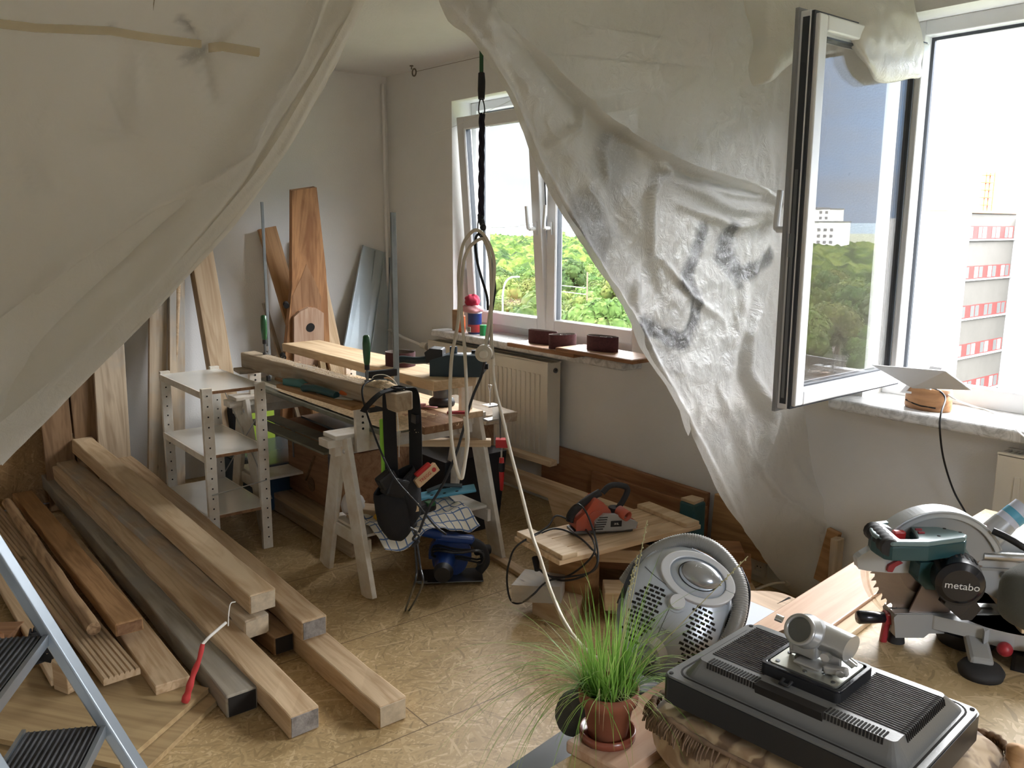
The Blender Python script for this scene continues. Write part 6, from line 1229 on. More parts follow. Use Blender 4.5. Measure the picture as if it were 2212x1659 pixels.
# ================================================================ plastic dust sheets
def mk_plastic(name, col, transp, stain):
    m = bpy.data.materials.new(name); m.use_nodes = True; nt = m.node_tree; nt.nodes.clear(); M[name] = m
    v = coords(nt, (1, 1, 1), False)
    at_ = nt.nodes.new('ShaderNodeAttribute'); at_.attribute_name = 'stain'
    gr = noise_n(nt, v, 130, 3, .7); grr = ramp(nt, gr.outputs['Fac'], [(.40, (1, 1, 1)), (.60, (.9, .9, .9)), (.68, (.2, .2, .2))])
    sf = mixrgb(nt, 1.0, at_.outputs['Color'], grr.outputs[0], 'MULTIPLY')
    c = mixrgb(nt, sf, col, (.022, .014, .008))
    lg = noise_n(nt, v, 1.7, 3, .5)
    dif = nt.nodes.new('ShaderNodeBsdfDiffuse'); tr = nt.nodes.new('ShaderNodeBsdfTranslucent'); gl = nt.nodes.new('ShaderNodeBsdfGlossy'); tp = nt.nodes.new('ShaderNodeBsdfTransparent')
    nt.links.new(c, dif.inputs[0]); nt.links.new(c, tr.inputs[0]); gl.inputs['Roughness'].default_value = .28
    tp.inputs[0].default_value = (.97, .95, .90, 1)
    # crinkles
    n1 = noise_n(nt, v, 17, 8, .72, 2.2); n2 = nt.nodes.new('ShaderNodeTexVoronoi'); n2.feature = 'DISTANCE_TO_EDGE'; n2.inputs['Scale'].default_value = 9
    wp = noise_n(nt, v, 6, 3); va = N(nt, 'ShaderNodeVectorMath', op='MULTIPLY_ADD'); va.inputs[1].default_value = (.25, .25, .25); nt.links.new(wp.outputs['Color'], va.inputs[0]); nt.links.new(v, va.inputs[2]); nt.links.new(va.outputs[0], n2.inputs['Vector'])
    mn = N(nt, 'ShaderNodeMath', op='MINIMUM'); mn.inputs[1].default_value = .12; nt.links.new(n2.outputs['Distance'], mn.inputs[0])
    ad = N(nt, 'ShaderNodeMath', op='MULTIPLY_ADD'); ad.inputs[1].default_value = .95; nt.links.new(mn.outputs[0], ad.inputs[0]); nt.links.new(n1.outputs['Fac'], ad.inputs[2])
    ca = nt.nodes.new('ShaderNodeAttribute'); ca.attribute_name = 'crinkle'
    bp = nt.nodes.new('ShaderNodeBump'); bp.inputs['Distance'].default_value = .020; nt.links.new(ca.outputs['Fac'], bp.inputs['Strength']); nt.links.new(ad.outputs[0], bp.inputs['Height'])
    for s in (dif, tr, gl): nt.links.new(bp.outputs[0], s.inputs['Normal'])
    m1 = nt.nodes.new('ShaderNodeMixShader'); m1.inputs[0].default_value = .55; nt.links.new(dif.outputs[0], m1.inputs[1]); nt.links.new(tr.outputs[0], m1.inputs[2])
    m2 = nt.nodes.new('ShaderNodeMixShader'); m2.inputs[0].default_value = transp; nt.links.new(m1.outputs[0], m2.inputs[1]); nt.links.new(tp.outputs[0], m2.inputs[2])
    fr = nt.nodes.new('ShaderNodeLayerWeight'); fr.inputs[0].default_value = .25; nt.links.new(bp.outputs[0], fr.inputs['Normal'])
    m3 = nt.nodes.new('ShaderNodeMixShader'); mm = N(nt, 'ShaderNodeMath', op='MULTIPLY'); mm.inputs[1].default_value = .35; nt.links.new(fr.outputs['Fresnel'], mm.inputs[0]); nt.links.new(mm.outputs[0], m3.inputs[0])
    nt.links.new(m2.outputs[0], m3.inputs[1]); nt.links.new(gl.outputs[0], m3.inputs[2]); o = nt.nodes.new('ShaderNodeOutputMaterial'); nt.links.new(m3.outputs[0], o.inputs[0])
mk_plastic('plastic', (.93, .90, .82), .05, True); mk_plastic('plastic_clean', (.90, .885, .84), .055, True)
def lerp_poly(pts, v):
    f = v * (len(pts) - 1); i = min(int(f), len(pts) - 2); P = [pts[max(0, i - 1)], pts[i], pts[i + 1], pts[min(len(pts) - 1, i + 2)]]; t = f - i
    a, b, c, d = [V(p) for p in P]
    return .5 * ((2 * b) + (c - a) * t + (2 * a - 5 * b + 4 * c - d) * t * t + (-a + 3 * b - 3 * c + d) * t ** 3)
def seg_d(p, poly):
    best = 9; tt = 0; n = len(poly) - 1; sg = 1
    for i in range(n):
        a, b = poly[i], poly[i + 1]; ab = (b[0] - a[0], b[1] - a[1]); L2 = ab[0] ** 2 + ab[1] ** 2 or 1e-9
        t = max(0, min(1, ((p[0] - a[0]) * ab[0] + (p[1] - a[1]) * ab[1]) / L2)); dx, dy = p[0] - a[0] - t * ab[0], p[1] - a[1] - t * ab[1]; d = math.hypot(dx, dy)
        if d < best: best = d; tt = (i + t) / n; sg = 1 if ab[0] * dy - ab[1] * dx > 0 else -1
    return best, tt, sg
def Y2(q, X=-2.0): p = onx(q[0], q[1], X); return (p.y, p.z)
def sheet(name, left, right, nu, nv, ridges, blotches, crinkle, mat, amp=.01, base=None, parent=None, rid=.004):
    """left/right: lists of (x,y,z) world; ridges (poly yz, amp, width, one_sided)"""
    b = MB(); st = []; cr = []
    def f(u, v):
        l, r = lerp_poly(left, v), lerp_poly(right, v); p = l.lerp(r, u); x = p.x; q = (p.y, p.z)
        for poly, a, w_, one in ridges:
            d, t, sg = seg_d(q, poly); k = math.exp(-(d / w_) ** 2) * (math.sin(PI * (.06 + .88 * t)) ** .5)
            if one and sg * one < 0: k = math.exp(-(d / (w_ * .22)) ** 2) * (math.sin(PI * (.06 + .88 * t)) ** .5)
            x += a * k
        x += amp * (noise.noise((p.y * 3.1, p.z * 2.2, 1.3)) * 1.6 + .5 * noise.noise((p.y * 9, p.z * 7, 4)) + .22 * noise.noise((p.y * 25, p.z * 18, 9)))
        q3 = V((p.y * 6.5 + .6 * noise.noise((p.y * 5, p.z * 5, 7)), p.z * 4.2, 2.2)); q4 = V((p.y * 15 + noise.noise((p.y * 9, p.z * 9, 3)), p.z * 10, 5.1))
        x += rid * ((1 - min(1, 3.2 * abs(noise.noise(q3)))) ** 1.6 + .6 * (1 - min(1, 3.0 * abs(noise.noise(q4)))) ** 1.4)
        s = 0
        for poly, w_, a in blotches:
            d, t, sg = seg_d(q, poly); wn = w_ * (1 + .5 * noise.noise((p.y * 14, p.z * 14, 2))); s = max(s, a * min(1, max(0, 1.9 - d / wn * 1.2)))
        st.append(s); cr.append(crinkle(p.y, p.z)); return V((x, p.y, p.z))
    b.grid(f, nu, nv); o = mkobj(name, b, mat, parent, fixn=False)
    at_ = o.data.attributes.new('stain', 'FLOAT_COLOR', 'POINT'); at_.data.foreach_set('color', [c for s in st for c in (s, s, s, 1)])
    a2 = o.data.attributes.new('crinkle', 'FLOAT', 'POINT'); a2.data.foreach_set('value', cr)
    md = o.modifiers.new('thick', 'SOLIDIFY'); md.thickness = .0003
    o.modifiers.remove(md)
    return o
SX = -2.0
# left sheet: free edge from the ceiling down to the left
Le = [(SX, 1.36, ZC)] + [(SX,) + Y2(q) for q in [(780, 0), (700, 170), (600, 340), (500, 480), (400, 590), (300, 700), (200, 800), (0, 1000)]] + [(SX, .02, .95), (SX, -.35, .72)]
Lf = [(SX + .05 * math.sin(i), -.93, ZC - (ZC - .62) * (i / 10) ** 1.3) for i in range(11)]
P2 = lambda l: [Y2(q) for q in l]
ridL = [(P2([(800, -60), (640, 180), (500, 400), (330, 600), (150, 780), (0, 930)]), 0.0595, .055, -1),
        (P2([(690, -20), (600, 160), (500, 330), (465, 365)]), 0.0850, .06, -1), (P2([(465, 365), (320, 440), (150, 560), (0, 690)]), 0.0765, .07, -1), (P2([(440, 395), (330, 500), (200, 620), (60, 740)]), 0.0340, .03, 0),
        (P2([(790, 0), (700, 165), (600, 335), (500, 475), (400, 585), (200, 795), (0, 995)]), 0.0340, .016, 0),
        (P2([(755, 20), (660, 190), (560, 350)]), -0.0306, .014, 0), (P2([(285, 100), (290, 260)]), -0.0136, .012, 0), (P2([(390, 45), (432, 105)]), 0.0204, .008, 0), (P2([(432, 105), (455, 230)]), 0.0204, .010, 0), (P2([(432, 105), (400, 130)]), 0.0204, .008, 0), (P2([(432, 105), (520, 40)]), 0.0170, .010, 0),
        (P2([(150, 290), (290, 300)]), 0.0102, .010, 0), (P2([(60, 340), (95, 420)]), 0.0136, .012, 0), (P2([(230, 190), (262, 280), (200, 300)]), 0.0136, .010, 0)]
stL = [(P2([(0, 380), (45, 400), (48, 460), (0, 480)]), .05, .0), (P2([(388, 42), (412, 72)]), .006, .35), (P2([(400, 128), (425, 118)]), .012, .35), (P2([(229, 55), (230, 82)]), .003, .6)]  # small darker strokes in the film colour
sl = sheet('plastic_sheet', Le, Lf, 150, 170, ridL, stL, lambda y, z: .10 + .25 * max(0, 1 - seg_d((y, z), ridL[1][0])[0] / .12), 'plastic', .008)
tag(sl, 'left milky dust sheet, free edge sweeping from ceiling to lower left, yellow tape', 'plastic sheet')
inner = [(SX + .052, *Y2(q)) for q in [(660, -90), (625, 60), (575, 170), (520, 280), (462, 360), (330, 432), (200, 520), (80, 615), (-60, 720)]]
outer_ = [(SX + .016, *Y2(q)) for q in [(812, -60), (772, 0), (694, 170), (594, 340), (494, 480), (394, 590), (294, 700), (194, 800), (-6, 1000)]]
sheet('folded_hem', outer_, inner, 50, 110, [(P2([(720, 0), (640, 170), (550, 330), (400, 500), (180, 690), (0, 830)]), -.030, .035, 0), (P2([(690, 60), (600, 240), (520, 380)]), .016, .012, 0)], [], lambda y, z: .28, 'plastic', .006, parent=sl)
inner2 = [(SX + .044, *Y2(q)) for q in [(765, -60), (742, 20), (655, 180), (560, 340), (455, 470), (350, 585), (240, 690), (120, 800), (-40, 930)]]
outer2 = [(SX + .024, *Y2(q)) for q in [(818, -60), (780, 0), (700, 170), (600, 340), (500, 480), (400, 590), (300, 700), (200, 800), (0, 1000)]]
sheet('folded_hem', outer2, inner2, 24, 110, [(P2([(760, 20), (600, 330), (300, 680)]), .008, .010, 0)], [], lambda y, z: .35, 'plastic', .005, parent=sl)
def tape(pts, wd, mat, nm='tape'):
    b = MB(); b.ribbon([V((SX + .030, *Y2(q))) for q in pts], (0, .05, 1), wd, .0006); return mkobj(nm, b, mat, sl)
m, nt, bb = new_mat('tape_m'); bb.inputs['Base Color'].default_value = (.62, .50, .28, 1); bb.inputs['Roughness'].default_value = .4; bb.inputs['Alpha'].default_value = .42
tape([(-60, 50), (0, 58), (70, 66), (230, 72), (300, 84), (425, 100)], .017, 'tape_m'); tape([(440, 108), (470, 105), (550, 118)], .02, 'tape_m'); tape([(322, 22), (328, -30)], .014, 'tape_m')
# right sheet, rear taut layer
Rr = [Y2(q) for q in [(1045, 0), (1090, 70), (1160, 140), (1240, 215), (1300, 270), (1400, 330), (1500, 370), (1600, 400), (1668, 440)]]
bl = [(SX - .03, 1.42, ZC)] + [(SX - .03, y - .03, z - .06) for y, z in Rr] + [(SX - .03, 2.92, 1.45), (SX - .03, 3.0, 1.1)]
br_ = [(SX + .10, 3.18, ZC), (SX + .06, 3.185, 2.45), (SX + .02, 3.185, 2.2), (SX, 3.185, 1.9), (SX, 3.185, 1.6), (SX, 3.185, 1.2), (SX, 3.185, 1.0)]
rr = [(P2([(1190, 38), (1300, 60), (1440, 82)]), -.006, .012, 1), (P2([(1200, 110), (1380, 132), (1520, 146)]), -.008, .014, 1), (P2([(1310, 240), (1590, 262)]), .004, .006, 0), (P2([(1680, 60), (1650, 300), (1665, 400)]), .01, .02, 0), (P2([(1610, 200), (1625, 340)]), .006, .012, 0)]
sb = sheet('plastic_sheet', bl, br_, 210, 200, rr, [], lambda y, z: .62, 'plastic_clean', .010, rid=.010)
tag(sb, 'taut crinkled right dust sheet under the ceiling beside the open window', 'plastic sheet')
# front gathered layer
right = [(SX + .02, 1.50, ZC)] + [(SX + .02, y, z) for y, z in Rr] + [(SX + .02,) + Y2(q) for q in [(1690, 520), (1700, 620), (1706, 740)]] + [(-1.93,) + Y2(q, -1.93) for q in [(1730, 880), (1752, 990)]] + [(-1.865,) + Y2((1782, 1120), -1.865), (-1.86,) + Y2((1784, 1160), -1.86), (-1.86, 3.17, .10), (-1.90, 3.17, .03)]
left = [(SX, 1.28, ZC)] + [(SX,) + Y2(q) for q in [(950, 0), (1010, 90), (1085, 195), (1120, 260), (1155, 330), (1213, 450), (1270, 545), (1330, 630), (1376, 705), (1400, 765), (1465, 865), (1500, 955), (1550, 1065), (1600, 1140), (1650, 1205), (1690, 1255)]] + [(-1.97, 3.16, .02)]
rf_ = [(P2([(1045, 0), (1160, 140), (1300, 270), (1400, 330), (1500, 370), (1600, 400), (1668, 440)]), .06, .06, 1), (P2([(1000, 20), (1120, 180), (1230, 300), (1300, 420)]), .05, .07, 0),
       (P2([(1250, 225), (1230, 280), (1170, 325)]), .022, .014, 0), (P2([(1310, 285), (1290, 330), (1300, 400)]), .018, .016, 0), (P2([(1400, 340), (1430, 370), (1395, 420), (1400, 540)]), .03, .018, 0), (P2([(1440, 380), (1560, 450), (1660, 460)]), .028, .022, 0), (P2([(1450, 440), (1580, 490), (1665, 470)]), .024, .016, 0), (P2([(1500, 400), (1560, 420), (1640, 430)]), .02, .014, 0),
       (P2([(1655, 480), (1610, 600), (1580, 760), (1560, 880)]), .018, .03, 0), (P2([(1640, 620), (1610, 720), (1605, 800), (1640, 890), (1625, 1000)]), .045, .028, 0), (P2([(1380, 540), (1370, 660), (1400, 760)]), .014, .02, 0), (P2([(1420, 560), (1490, 640), (1560, 690)]), .012, .014, 0),
       (P2([(1680, 980), (1720, 1060), (1775, 1130)]), .016, .02, 0), (P2([(1620, 1000), (1660, 1060), (1730, 1120)]), .015, .014, 0), (P2([(1560, 900), (1600, 1050), (1650, 1190)]), -.012, .03, 0), (P2([(1140, 230), (1260, 330), (1330, 470), (1420, 640)]), -.02, .04, 0),
       (P2([(950, 0), (1085, 195), (1155, 330), (1270, 545), (1376, 705), (1465, 865), (1600, 1140)]), .018, .014, 0)]
sf_ = [(P2([(1512, 500), (1495, 560), (1470, 600), (1500, 650), (1495, 690), (1475, 735)]), 0.0286, .95), (P2([(1475, 735), (1430, 722), (1385, 700)]), 0.0260, .95), (P2([(1565, 498), (1555, 545), (1590, 585)]), 0.0338, .95), (P2([(1590, 590), (1620, 575), (1645, 552)]), 0.0286, .9), (P2([(1545, 560), (1590, 615)]), 0.0156, .7), (P2([(1262, 470), (1285, 520), (1275, 540)]), 0.0650, .55), (P2([(1312, 330), (1320, 370)]), 0.0715, .35), (P2([(1400, 745), (1460, 790)]), 0.0260, .35)]  # dark patches coloured into the film along these lines
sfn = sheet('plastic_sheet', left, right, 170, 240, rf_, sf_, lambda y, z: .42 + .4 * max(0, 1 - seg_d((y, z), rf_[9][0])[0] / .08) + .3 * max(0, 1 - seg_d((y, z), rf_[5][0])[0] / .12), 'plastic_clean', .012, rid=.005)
tag(sfn, 'gathered dust sheet tied to the window handle, trailing to the floor, dark patches', 'plastic sheet')
nb = int(171 * .62)
bk = sheet('folded_layer', [(p[0] - .045, p[1] + .015, p[2] + .012) for p in left[:13]], [(p[0] - .02, p[1], p[2]) for p in right[:10]], 60, 90, rf_[:2], [], lambda y, z: .4, 'plastic_clean', .012, parent=sfn)
mkobj('tie_knot', MB().grid(lambda u, v: (lambda q, k: V((SX + .13 + .03 * q.x * k, 2.86 + .05 * q.y * k, 1.665 + .035 * q.z * k)))(V((math.sin(PI * v) * math.cos(2 * PI * u), math.sin(PI * v) * math.sin(2 * PI * u), math.cos(PI * v))), 1 + .3 * noise.noise((u * 7, v * 5, 1))), 24, 12), 'plastic_clean', sfn, fixn=False)
for nm in ('tie_knot',):
    me = bpy.data.objects[nm].data; a2 = me.attributes.new('crinkle', 'FLOAT', 'POINT'); a2.data.foreach_set('value', [.6] * len(me.vertices))
# swag draped over the top of the open sash
def swag(name, rows, par, nu=50, nv=36, amp=.03, seed=0):
    b = MB()
    def f(u, v):
        r = [lerp_poly(row, u) for row in rows]; p = lerp_poly([tuple(x) for x in r], v); n_ = V((noise.noise((p.y * 7, p.z * 7, seed)), noise.noise((p.y * 8, p.z * 7, seed + 5)) * .4, noise.noise((p.y * 8, p.z * 8, seed + 9)) * .4))
        n2 = V((noise.noise((p.y * 22, p.z * 20, seed)), 0, 0)) * .35
        return p + (n_ + n2) * amp
    o = mkobj(name, b.grid(f, nu, nv), 'plastic', par, fixn=False); a2 = o.data.attributes.new('crinkle', 'FLOAT', 'POINT'); a2.data.foreach_set('value', [.35] * len(o.data.vertices)); return o
X3 = lambda q, X: tuple(onx(q[0], q[1], X))
swag('draped_fold', [[X3((1700, -90), -1.80), X3((1800, -100), -1.75), X3((1960, -110), -1.70)], [X3((1715, 20), -1.80), X3((1850, 5), -1.66), X3((1975, 0), -1.60)], [X3((1745, 45), -1.78), X3((1865, 60), -1.62), X3((1990, 80), -1.58)], [X3((1800, 60), -1.76), X3((1868, 110), -1.61), X3((1993, 120), -1.59)], [X3((1860, 85), -1.70), X3((1895, 172), -1.62), X3((1985, 168), -1.60)], [X3((1865, 90), -1.75), X3((1900, 150), -1.70), X3((1975, 150), -1.70)]], sb, 54, 44, .022, 2)
swag('draped_fold', [[X3((1600, -40), -1.92), X3((1660, -40), -1.84), X3((1760, -60), -1.78)], [X3((1625, 90), -1.90), X3((1660, 60), -1.82), X3((1720, 30), -1.78)], [X3((1618, 150), -1.88), X3((1665, 110), -1.80), X3((1730, 70), -1.76)], [X3((1624, 186), -1.86), X3((1665, 170), -1.80), X3((1730, 110), -1.76)], [X3((1640, 178), -1.90), X3((1680, 160), -1.85), X3((1735, 120), -1.80)]], sb, 40, 30, .02, 6)

# ================================================================ outside
GZ = -22.0
def leafmat(name, c1, c2, c3):
    m, nt, b = new_mat(name); v = coords(nt, (1, 1, 1)); n = noise_n(nt, v, .9, 4, .6); oi = nt.nodes.new('ShaderNodeObjectInfo')
    r = ramp(nt, n.outputs['Fac'], [(.35, c1), (.5, c2), (.66, c3)]); hs = nt.nodes.new('ShaderNodeHueSaturation'); mr = N(nt, 'ShaderNodeMapRange'); mr.inputs[3].default_value = .48; mr.inputs[4].default_value = .52; nt.links.new(oi.outputs['Random'], mr.inputs[0]); nt.links.new(mr.outputs[0], hs.inputs['Hue'])
    mr2 = N(nt, 'ShaderNodeMapRange'); mr2.inputs[3].default_value = .75; mr2.inputs[4].default_value = 1.2; nt.links.new(oi.outputs['Random'], mr2.inputs[0]); nt.links.new(mr2.outputs[0], hs.inputs['Value'])
    nt.links.new(r.outputs[0], hs.inputs['Color']); nt.links.new(hs.outputs[0], b.inputs['Base Color']); b.inputs['Roughness'].default_value = .7; b.inputs['Specular IOR Level'].default_value = .1
    tr = nt.nodes.new('ShaderNodeBsdfTranslucent'); nt.links.new(hs.outputs[0], tr.inputs[0]); mx = nt.nodes.new('ShaderNodeMixShader'); mx.inputs[0].default_value = .3; nt.links.new(b.outputs[0], mx.inputs[1]); nt.links.new(tr.outputs[0], mx.inputs[2]); nt.links.new(mx.outputs[0], nt.nodes['Material Output'].inputs[0])
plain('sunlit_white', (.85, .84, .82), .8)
leafmat('leaf_a', (.028, .058, .013), (.055, .095, .02), (.095, .135, .035)); leafmat('leaf_b', (.04, .066, .014), (.08, .11, .024), (.13, .15, .042)); leafmat('leaf_c', (.02, .046, .014), (.04, .076, .02), (.062, .10, .028))
def mk_far():
    m, nt, b = new_mat('leaf_far'); v = coords(nt, (1, 1, .3), False); vo = nt.nodes.new('ShaderNodeTexVoronoi'); vo.inputs['Scale'].default_value = .16; nt.links.new(v, vo.inputs['Vector'])
    sp = nt.nodes.new('ShaderNodeSeparateColor'); nt.links.new(vo.outputs['Color'], sp.inputs[0]); n = noise_n(nt, v, .35, 6, .75); ad = N(nt, 'ShaderNodeMath', op='MULTIPLY_ADD'); ad.inputs[1].default_value = .45; nt.links.new(sp.outputs[0], ad.inputs[0]); nt.links.new(n.outputs['Fac'], ad.inputs[2])
    r = ramp(nt, ad.outputs[0], [(.45, (.012, .03, .010)), (.65, (.035, .07, .015)), (.82, (.075, .115, .022)), (1, (.13, .16, .04))]); nt.links.new(r.outputs[0], b.inputs['Base Color']); b.inputs['Roughness'].default_value = .9; b.inputs['Specular IOR Level'].default_value = .05
    bp = nt.nodes.new('ShaderNodeBump'); bp.inputs['Strength'].default_value = 1; bp.inputs['Distance'].default_value = 2.5; nt.links.new(n.outputs['Fac'], bp.inputs['Height']); nt.links.new(bp.outputs[0], b.inputs['Normal'])
mk_far()
plain('bark', (.12, .09, .06), .9); plain('meadow', (.10, .11, .06), .9, var=.4, vs=.05); plain('far_wall', (.3, .3, .3), .8); plain('far_roof', (.12, .12, .13), .8); plain('asphalt', (.2, .17, .16), .9); plain('concrete', (.085, .079, .070), .85, var=.12, vs=.4)
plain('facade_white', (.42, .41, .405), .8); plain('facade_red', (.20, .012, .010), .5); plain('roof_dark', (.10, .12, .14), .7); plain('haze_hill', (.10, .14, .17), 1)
m, nt, b = new_mat('window_far'); b.inputs['Roughness'].default_value = .08; b.inputs['Base Color'].default_value = (.12, .13, .13, 1); b.inputs['Metallic'].default_value = .6
m, nt, b = new_mat('curtain_far'); b.inputs['Roughness'].default_value = .5; b.inputs['Base Color'].default_value = (.25, .25, .24, 1)
s = struct('ground', MB().bx((-2600, 14, GZ - 1), (2600, 3200, GZ)), 'meadow')
def crown(seed, sx_, sz_, q=2300):
    rr_ = random.Random(seed); b = MB(); bl_ = []
    for i in range(26):
        a = rr_.random() * 2 * PI; p = math.acos(rr_.uniform(-.35, 1)); r = rr_.uniform(.45, .72); bl_.append((V((sx_ * r * math.sin(p) * math.cos(a), sx_ * r * math.sin(p) * math.sin(a), sz_ * r * math.cos(p))), rr_.uniform(.8, 1.35)))
    for c, r in bl_: b.sphere(c, r * .86, 9, 6)
    for i in range(q):
        c, r = rr_.choice(bl_); d = V((rr_.gauss(0, 1), rr_.gauss(0, 1), rr_.gauss(.25, 1))).normalized(); p = c + d * r * rr_.uniform(.85, 1.12); t1 = d.orthogonal().normalized(); t1 = (Matrix.Rotation(rr_.random() * 6, 3, d) @ t1); t2 = d.cross(t1) + d * rr_.uniform(-.5, .7); s_ = rr_.uniform(.11, .24)
        b.add([p - t1 * s_, p + t2 * s_, p + t1 * s_, p - t2 * s_ * .8], [(0, 1, 2, 3)])
    return b
def tree(seed, mat, sx_=3.1, sz_=2.9, H=7.2):
    t = thing('tree', 'tree', 'tree', loc=(0, 0, GZ)); mkobj('trunk', MB().cyl((0, 0, 0), (.2, .1, H), .32, .16, n=9).cyl((.1, 0, H * .6), (1.3, .4, H + 1), .12, .06, n=7).cyl((.1, 0, H * .65), (-1.2, .7, H + 1.2), .12, .06, n=7), 'bark', t)
    c = mkobj('crown', crown(seed, sx_, sz_), mat, t, fixn=False); c.location = (0, 0, H + 2.6); return t
protos = [tree(1, 'leaf_a'), tree(2, 'leaf_b', 3.4, 2.7), tree(3, 'leaf_c', 2.8, 3.4, 8), tree(4, 'leaf_a', 3.6, 3.0, 6.4)]
kinds = ['bushy green', 'yellow-green', 'dark tall', 'broad light']
used = set(); rt = random.Random(11); spots = []
def wedge(a0, a1, r0, r1, step):
    r = r0
    while r < r1:
        a = a0
        while a < a1:
            aa = math.radians(a) + rt.uniform(-.3, .3) * step / r; rr2 = r + rt.uniform(-.35, .35) * step
            spots.append((-math.cos(aa) * rr2, math.sin(aa) * rr2, rr2, a)); a += math.degrees(step / r)
        r += step * .92
wedge(36, 48.5, 78, 215, 5.9); n1 = len(spots)
a0 = len(spots); wedge(114.5, 126, 92, 205, 6.2)
spots = [s for s in spots if not (s[3] > 50 and s[2] < 118 and s[3] > 120.5)]
first = spots[:n1][:168] + spots[n1:][:120]; placed = []
rowno = lambda r, a: int(max(0, (r - (78 if a < 60 else 92)) // (5.9 * .92 if a < 60 else 6.2 * .92)))
for i, (x, y, r, a) in enumerate(first):
    k = rt.choice([0, 0, 1, 1, 2, 3]) if r > 95 else rt.choice([1, 3, 1, 0])
    if k not in used: o = protos[k]; used.add(k)
    else: o = copy_tree(protos[k])
    o.location = (x, y, GZ + rt.uniform(-.8, .6)); s_ = rt.uniform(.85, 1.2) * (1.15 if r < 90 else 1); o.scale = (s_, s_, s_ * rt.uniform(.9, 1.1)); o.rotation_euler.z = rt.random() * 6
    o['label'] = '.'; placed.append((a < 60, rowno(r, a), a, k, o))
ordn = lambda n: '%d%s' % (n, 'th' if 10 < n % 100 < 14 else {1: 'st', 2: 'nd', 3: 'rd'}.get(n % 10, 'th'))
for west in (True, False):
    for row in range(60):
        L_ = sorted([p for p in placed if p[0] == west and p[1] == row], key=lambda p: math.atan2(p[4].location.y, -p[4].location.x) * (1 if west else -1))
        for n_, p in enumerate(L_):
            p[4]['label'] = '%s tree, %s from the left, %s row %s' % (kinds[p[3]], ordn(n_ + 1), 'the nearest' if row == 0 else 'the ' + ordn(row + 1), 'beyond the left window' if west else 'mirrored in the open sash'); p[4]['group'] = 'trees of the wood beyond the left window' if west else 'trees mirrored in the open sash'
for k in range(4):
    if k not in used:
        for ch in list(protos[k].children): bpy.data.objects.remove(ch)
        bpy.data.objects.remove(protos[k])
# distant canopy: one mass
def canopy(a0, a1, r0, r1, nu, nv, z):
    def f(u, v):
        a = math.radians(a0 + (a1 - a0) * u); r = r0 * (r1 / r0) ** v; x, y = -math.cos(a) * r, math.sin(a) * r
        return V((x, y, z + 3.4 * noise.noise((x / 6.5, y / 6.5, 0)) + 1.8 * noise.noise((x / 2.6, y / 2.6, 3)) + 1.5 * noise.noise((x / 40, y / 40, 3)) - (6 if v < .004 else 0)))
    return MB().grid(f, nu, nv)
o = mkobj('distant_wood', canopy(33, 52, 205, 1500, 520, 330, GZ + 12.0), 'leaf_far', fixn=False); tag(o, 'distant treetops stretching to the horizon outside the left window', 'wood', kind='stuff')
o = mkobj('distant_wood', canopy(110, 131, 195, 520, 300, 130, GZ + 13.5), 'leaf_far', fixn=False); tag(o, 'distant treetops mirrored in the open sash', 'wood', kind='stuff')
# far houses outside window one
for i, (px0, px1, py0, py1, Yd, lab) in enumerate([(1092, 1118, 489, 498, 560, 'long low white building on the horizon, left of the others'), (1122, 1150, 486, 500, 540, 'tallest white block on the horizon outside the left window'), (1060, 1084, 491, 499, 580, 'small white building at the left of the horizon'), (1222, 1236, 488, 496, 560, 'pale building on the horizon in the right-hand pane')]):
    a = ony(px0, py0, Yd); bq = ony(px1, py1, Yd); t = thing('distant_building', lab, 'building', loc=(a.x, Yd, GZ), group=None)
    mkobj('wall', MB().bx((0, 0, 0), (bq.x - a.x, 14, a.z - GZ)), 'far_wall', t); mkobj('roof', MB().bx((-.5, -.5, a.z - GZ), (bq.x - a.x + .5, 14.5, a.z - GZ + .8)), 'far_roof', t)
    mkobj('window_band', MB().bx((1, -.1, (a.z - GZ) * .6), (bq.x - a.x - 1, .05, (a.z - GZ) * .6 + 2)).bx((1, -.1, (a.z - GZ) * .8), (bq.x - a.x - 1, .05, (a.z - GZ) * .8 + 2)), 'far_roof', t)
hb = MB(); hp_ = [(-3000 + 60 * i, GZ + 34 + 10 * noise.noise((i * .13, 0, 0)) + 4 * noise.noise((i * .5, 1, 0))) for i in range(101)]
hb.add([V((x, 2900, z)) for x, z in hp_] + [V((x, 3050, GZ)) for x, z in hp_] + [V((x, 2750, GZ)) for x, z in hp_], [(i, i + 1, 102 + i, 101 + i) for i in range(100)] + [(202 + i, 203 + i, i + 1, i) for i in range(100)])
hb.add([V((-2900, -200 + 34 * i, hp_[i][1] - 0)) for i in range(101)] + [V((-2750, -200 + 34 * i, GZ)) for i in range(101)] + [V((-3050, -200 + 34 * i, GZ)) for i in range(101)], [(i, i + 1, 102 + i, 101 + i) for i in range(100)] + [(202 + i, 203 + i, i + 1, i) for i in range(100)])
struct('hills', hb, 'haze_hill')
lp = onz(1087, 672, GZ + 3); lp = V((-72, 60, 0)); q0 = onx(1087, 672, -60); q1 = onx(1088, 640, -60)
t = thing('street_lamp', 'curved white street lamp in front of the trees in the tilted window', 'street lamp', loc=(q0.x, q0.y, GZ)); O = V((q0.x, q0.y, GZ))
mkobj('lamp_post', MB().tube([p - O for p in spl([V((q0.x, q0.y, GZ)), onx(1086, 680, -60), onx(1086, 640, -60), onx(1090, 615, -60), onx(1098, 603, -60), onx(1108, 598, -60)])], .075, 8), 'facade_white', t); h_ = onx(1113, 598, -60) - O; mkobj('lamp_head', MB().box(h_, (.3, .8, .12)), 'facade_white', t)
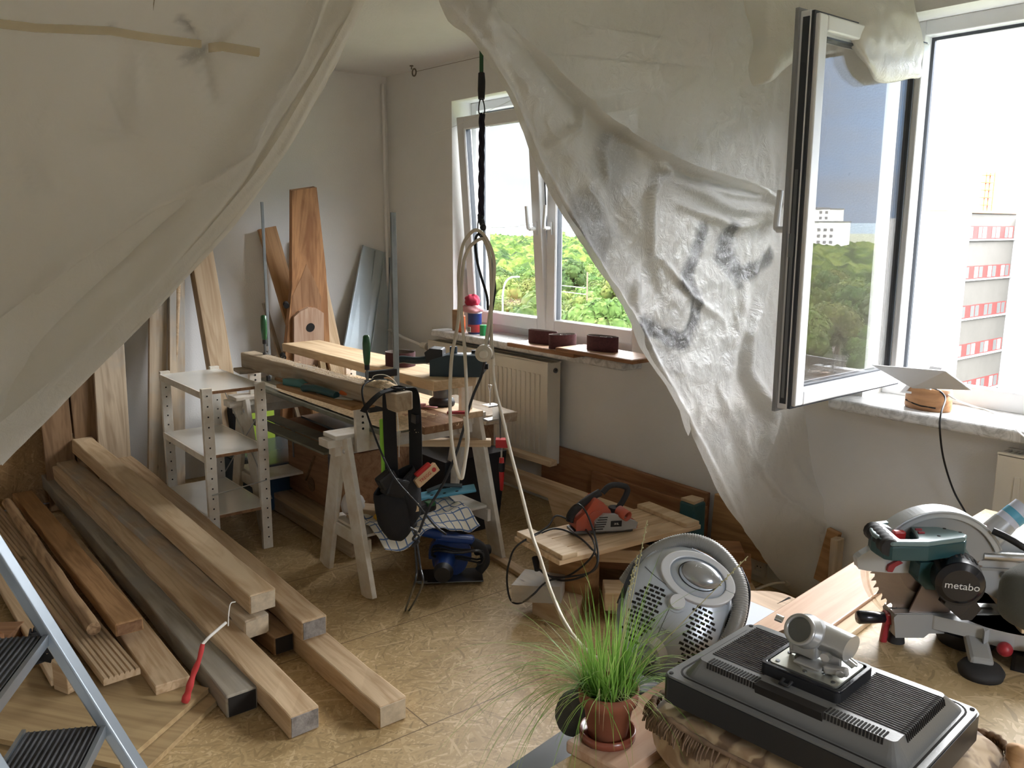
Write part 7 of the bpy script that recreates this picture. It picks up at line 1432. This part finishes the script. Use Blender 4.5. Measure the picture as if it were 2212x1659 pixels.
q0 = onx(1268, 640, -58); t = thing('wire_post', 'thin rusty post with two wires among the trees in the right-hand pane', 'post', loc=(q0.x, q0.y, GZ)); O = t.location
mkobj('post', MB().cyl((0, 0, 0), onx(1269, 588, -58) - V(O), .07), 'bark', t); mkobj('wires', MB().tube([onx(1265, 622, -58) - V(O), onx(1215, 617, -58) - V(O)], .03, 5).tube([onx(1265, 636, -58) - V(O), onx(1215, 630, -58) - V(O)], .03, 5), 'paper', t)
# neighbouring tower
FX = -28.0; y0 = onx(2087, 489, FX).y; y1 = onx(2193, 489, FX).y; zt = onx(2140, 461, FX).z; st_ = 2.85
t = thing('tower_block', 'grey tower block with red window bands and a white end wall outside the open window', 'tower block', loc=(FX, y0, 0))
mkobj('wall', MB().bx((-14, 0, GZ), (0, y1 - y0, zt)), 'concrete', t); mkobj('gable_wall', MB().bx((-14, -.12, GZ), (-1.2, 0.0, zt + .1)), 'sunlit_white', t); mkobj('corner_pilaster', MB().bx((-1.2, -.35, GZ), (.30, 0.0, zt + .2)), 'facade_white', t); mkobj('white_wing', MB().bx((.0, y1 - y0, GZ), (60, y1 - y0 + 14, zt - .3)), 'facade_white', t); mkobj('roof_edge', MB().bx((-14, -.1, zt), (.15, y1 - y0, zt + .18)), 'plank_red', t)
D = y1 - y0; zr = onx(2140, 489, FX).z
for r_ in range(8):
    z1_ = zr - r_ * st_ + .02; z0_ = z1_ - .92; wb = mkobj('window_band', MB().bx((-.05, .35, z0_), (.04, D - .3, z1_)), 'facade_red', t); mkobj('ledge', MB().bx((0, .1, z0_ - .12), (.22, D - .1, z0_ - .02)), 'facade_white', t)
    xs = [.45, 1.0]; wn = (D - .8) / 10.5
    for i in range(10):
        if i % 3 == 1: continue
        ya = .42 + (i * 1.05) * wn; mkobj('pane', MB().bx((.03, ya, z0_ + .06), (.055, ya + wn * .86, z1_ - .06)), 'window_far' if (i + r_) % 3 else 'curtain_far', wb)
an = onx(2125, 440, FX - 4); 
mkobj('antenna', (lambda b: [b.cyl((-4 + dx, an.y - y0 + dy, zt), (-4 + dx, an.y - y0 + dy, zt + 3.4), .04, n=6) for dx, dy in ((0, 0), (.0, .7), (.5, .35))] and [b.box((-4, an.y - y0 + .35, zt + .8 + .6 * i), (.6, .9 + .3 * (i % 2), .05)) for i in range(5)] and b)(MB()), 'orange', t)
# blocks of flats and roof seen only in the mirror of the open sash
def refl(q, Y=None, z=None, X=-1.672): p = ony(q[0], q[1], Y) if Y else onz(q[0], q[1], z); return V((2 * X - p.x, p.y, p.z))
for i, (p0, p1, py, Yd, lab) in enumerate([(1742, 1762, 436, 420, 'stepped pale tower at the left of the mirrored skyline'), (1762, 1790, 440, 430, 'second mirrored tower, stepping down to the right'), (1792, 1836, 450, 425, 'broad white slab block in the mirrored skyline'), (1836, 1868, 452, 415, 'right-hand white slab block in the mirrored skyline'), (1742, 1880, 480, 380, 'long lower white block in front of the mirrored towers')]):
    a = refl((p0, py), Yd); bq = refl((p1, py), Yd); x0, x1 = sorted((a.x, bq.x)); t = thing('apartment_block', lab, 'building', loc=(x0, Yd, GZ)); Wb = x1 - x0
    mkobj('wall', MB().bx((0, 0, 0), (Wb, 14, a.z - GZ)), 'sunlit_white', t); b = MB()
    for k in range(int((a.z - GZ) / 2.9)):
        for j in range(int(Wb / 3.2)):
            b.bx((1 + j * 3.2, -.06, 1 + k * 2.9), (2.6 + j * 3.2, .02, 2.4 + k * 2.9))
    mkobj('windows', b, 'far_roof', t); mkobj('roof', MB().bx((-.3, -.3, a.z - GZ), (Wb + .3, 14.3, a.z - GZ + .5)), 'far_roof', t)
ps = [refl(q, z=-12) for q in [(1725, 762), (1782, 772), (1828, 800), (1725, 830)]]; c_ = sum(ps, V((0, 0, 0))) / 4
t = thing('flat_roof_building', 'low building with a dark flat roof mirrored at the bottom of the open sash', 'building', loc=(c_.x, c_.y, GZ)); mkobj('roof', MB().prism([((p - c_).x, (p - c_).y) for p in ps], 9.6, 10), 'roof_dark', t); mkobj('wall', MB().prism([((p - c_).x * .98, (p - c_).y * .98) for p in ps], 0, 9.6), 'facade_white', t)
ps = [refl(q, z=GZ + .1) for q in [(1740, 770), (1790, 742), (1880, 725), (1880, 830), (1790, 830)]]; c_ = sum(ps, V((0, 0, 0))) / 5
struct('path', MB().prism([(p.x, p.y) for p in ps], GZ, GZ + .1), 'asphalt')
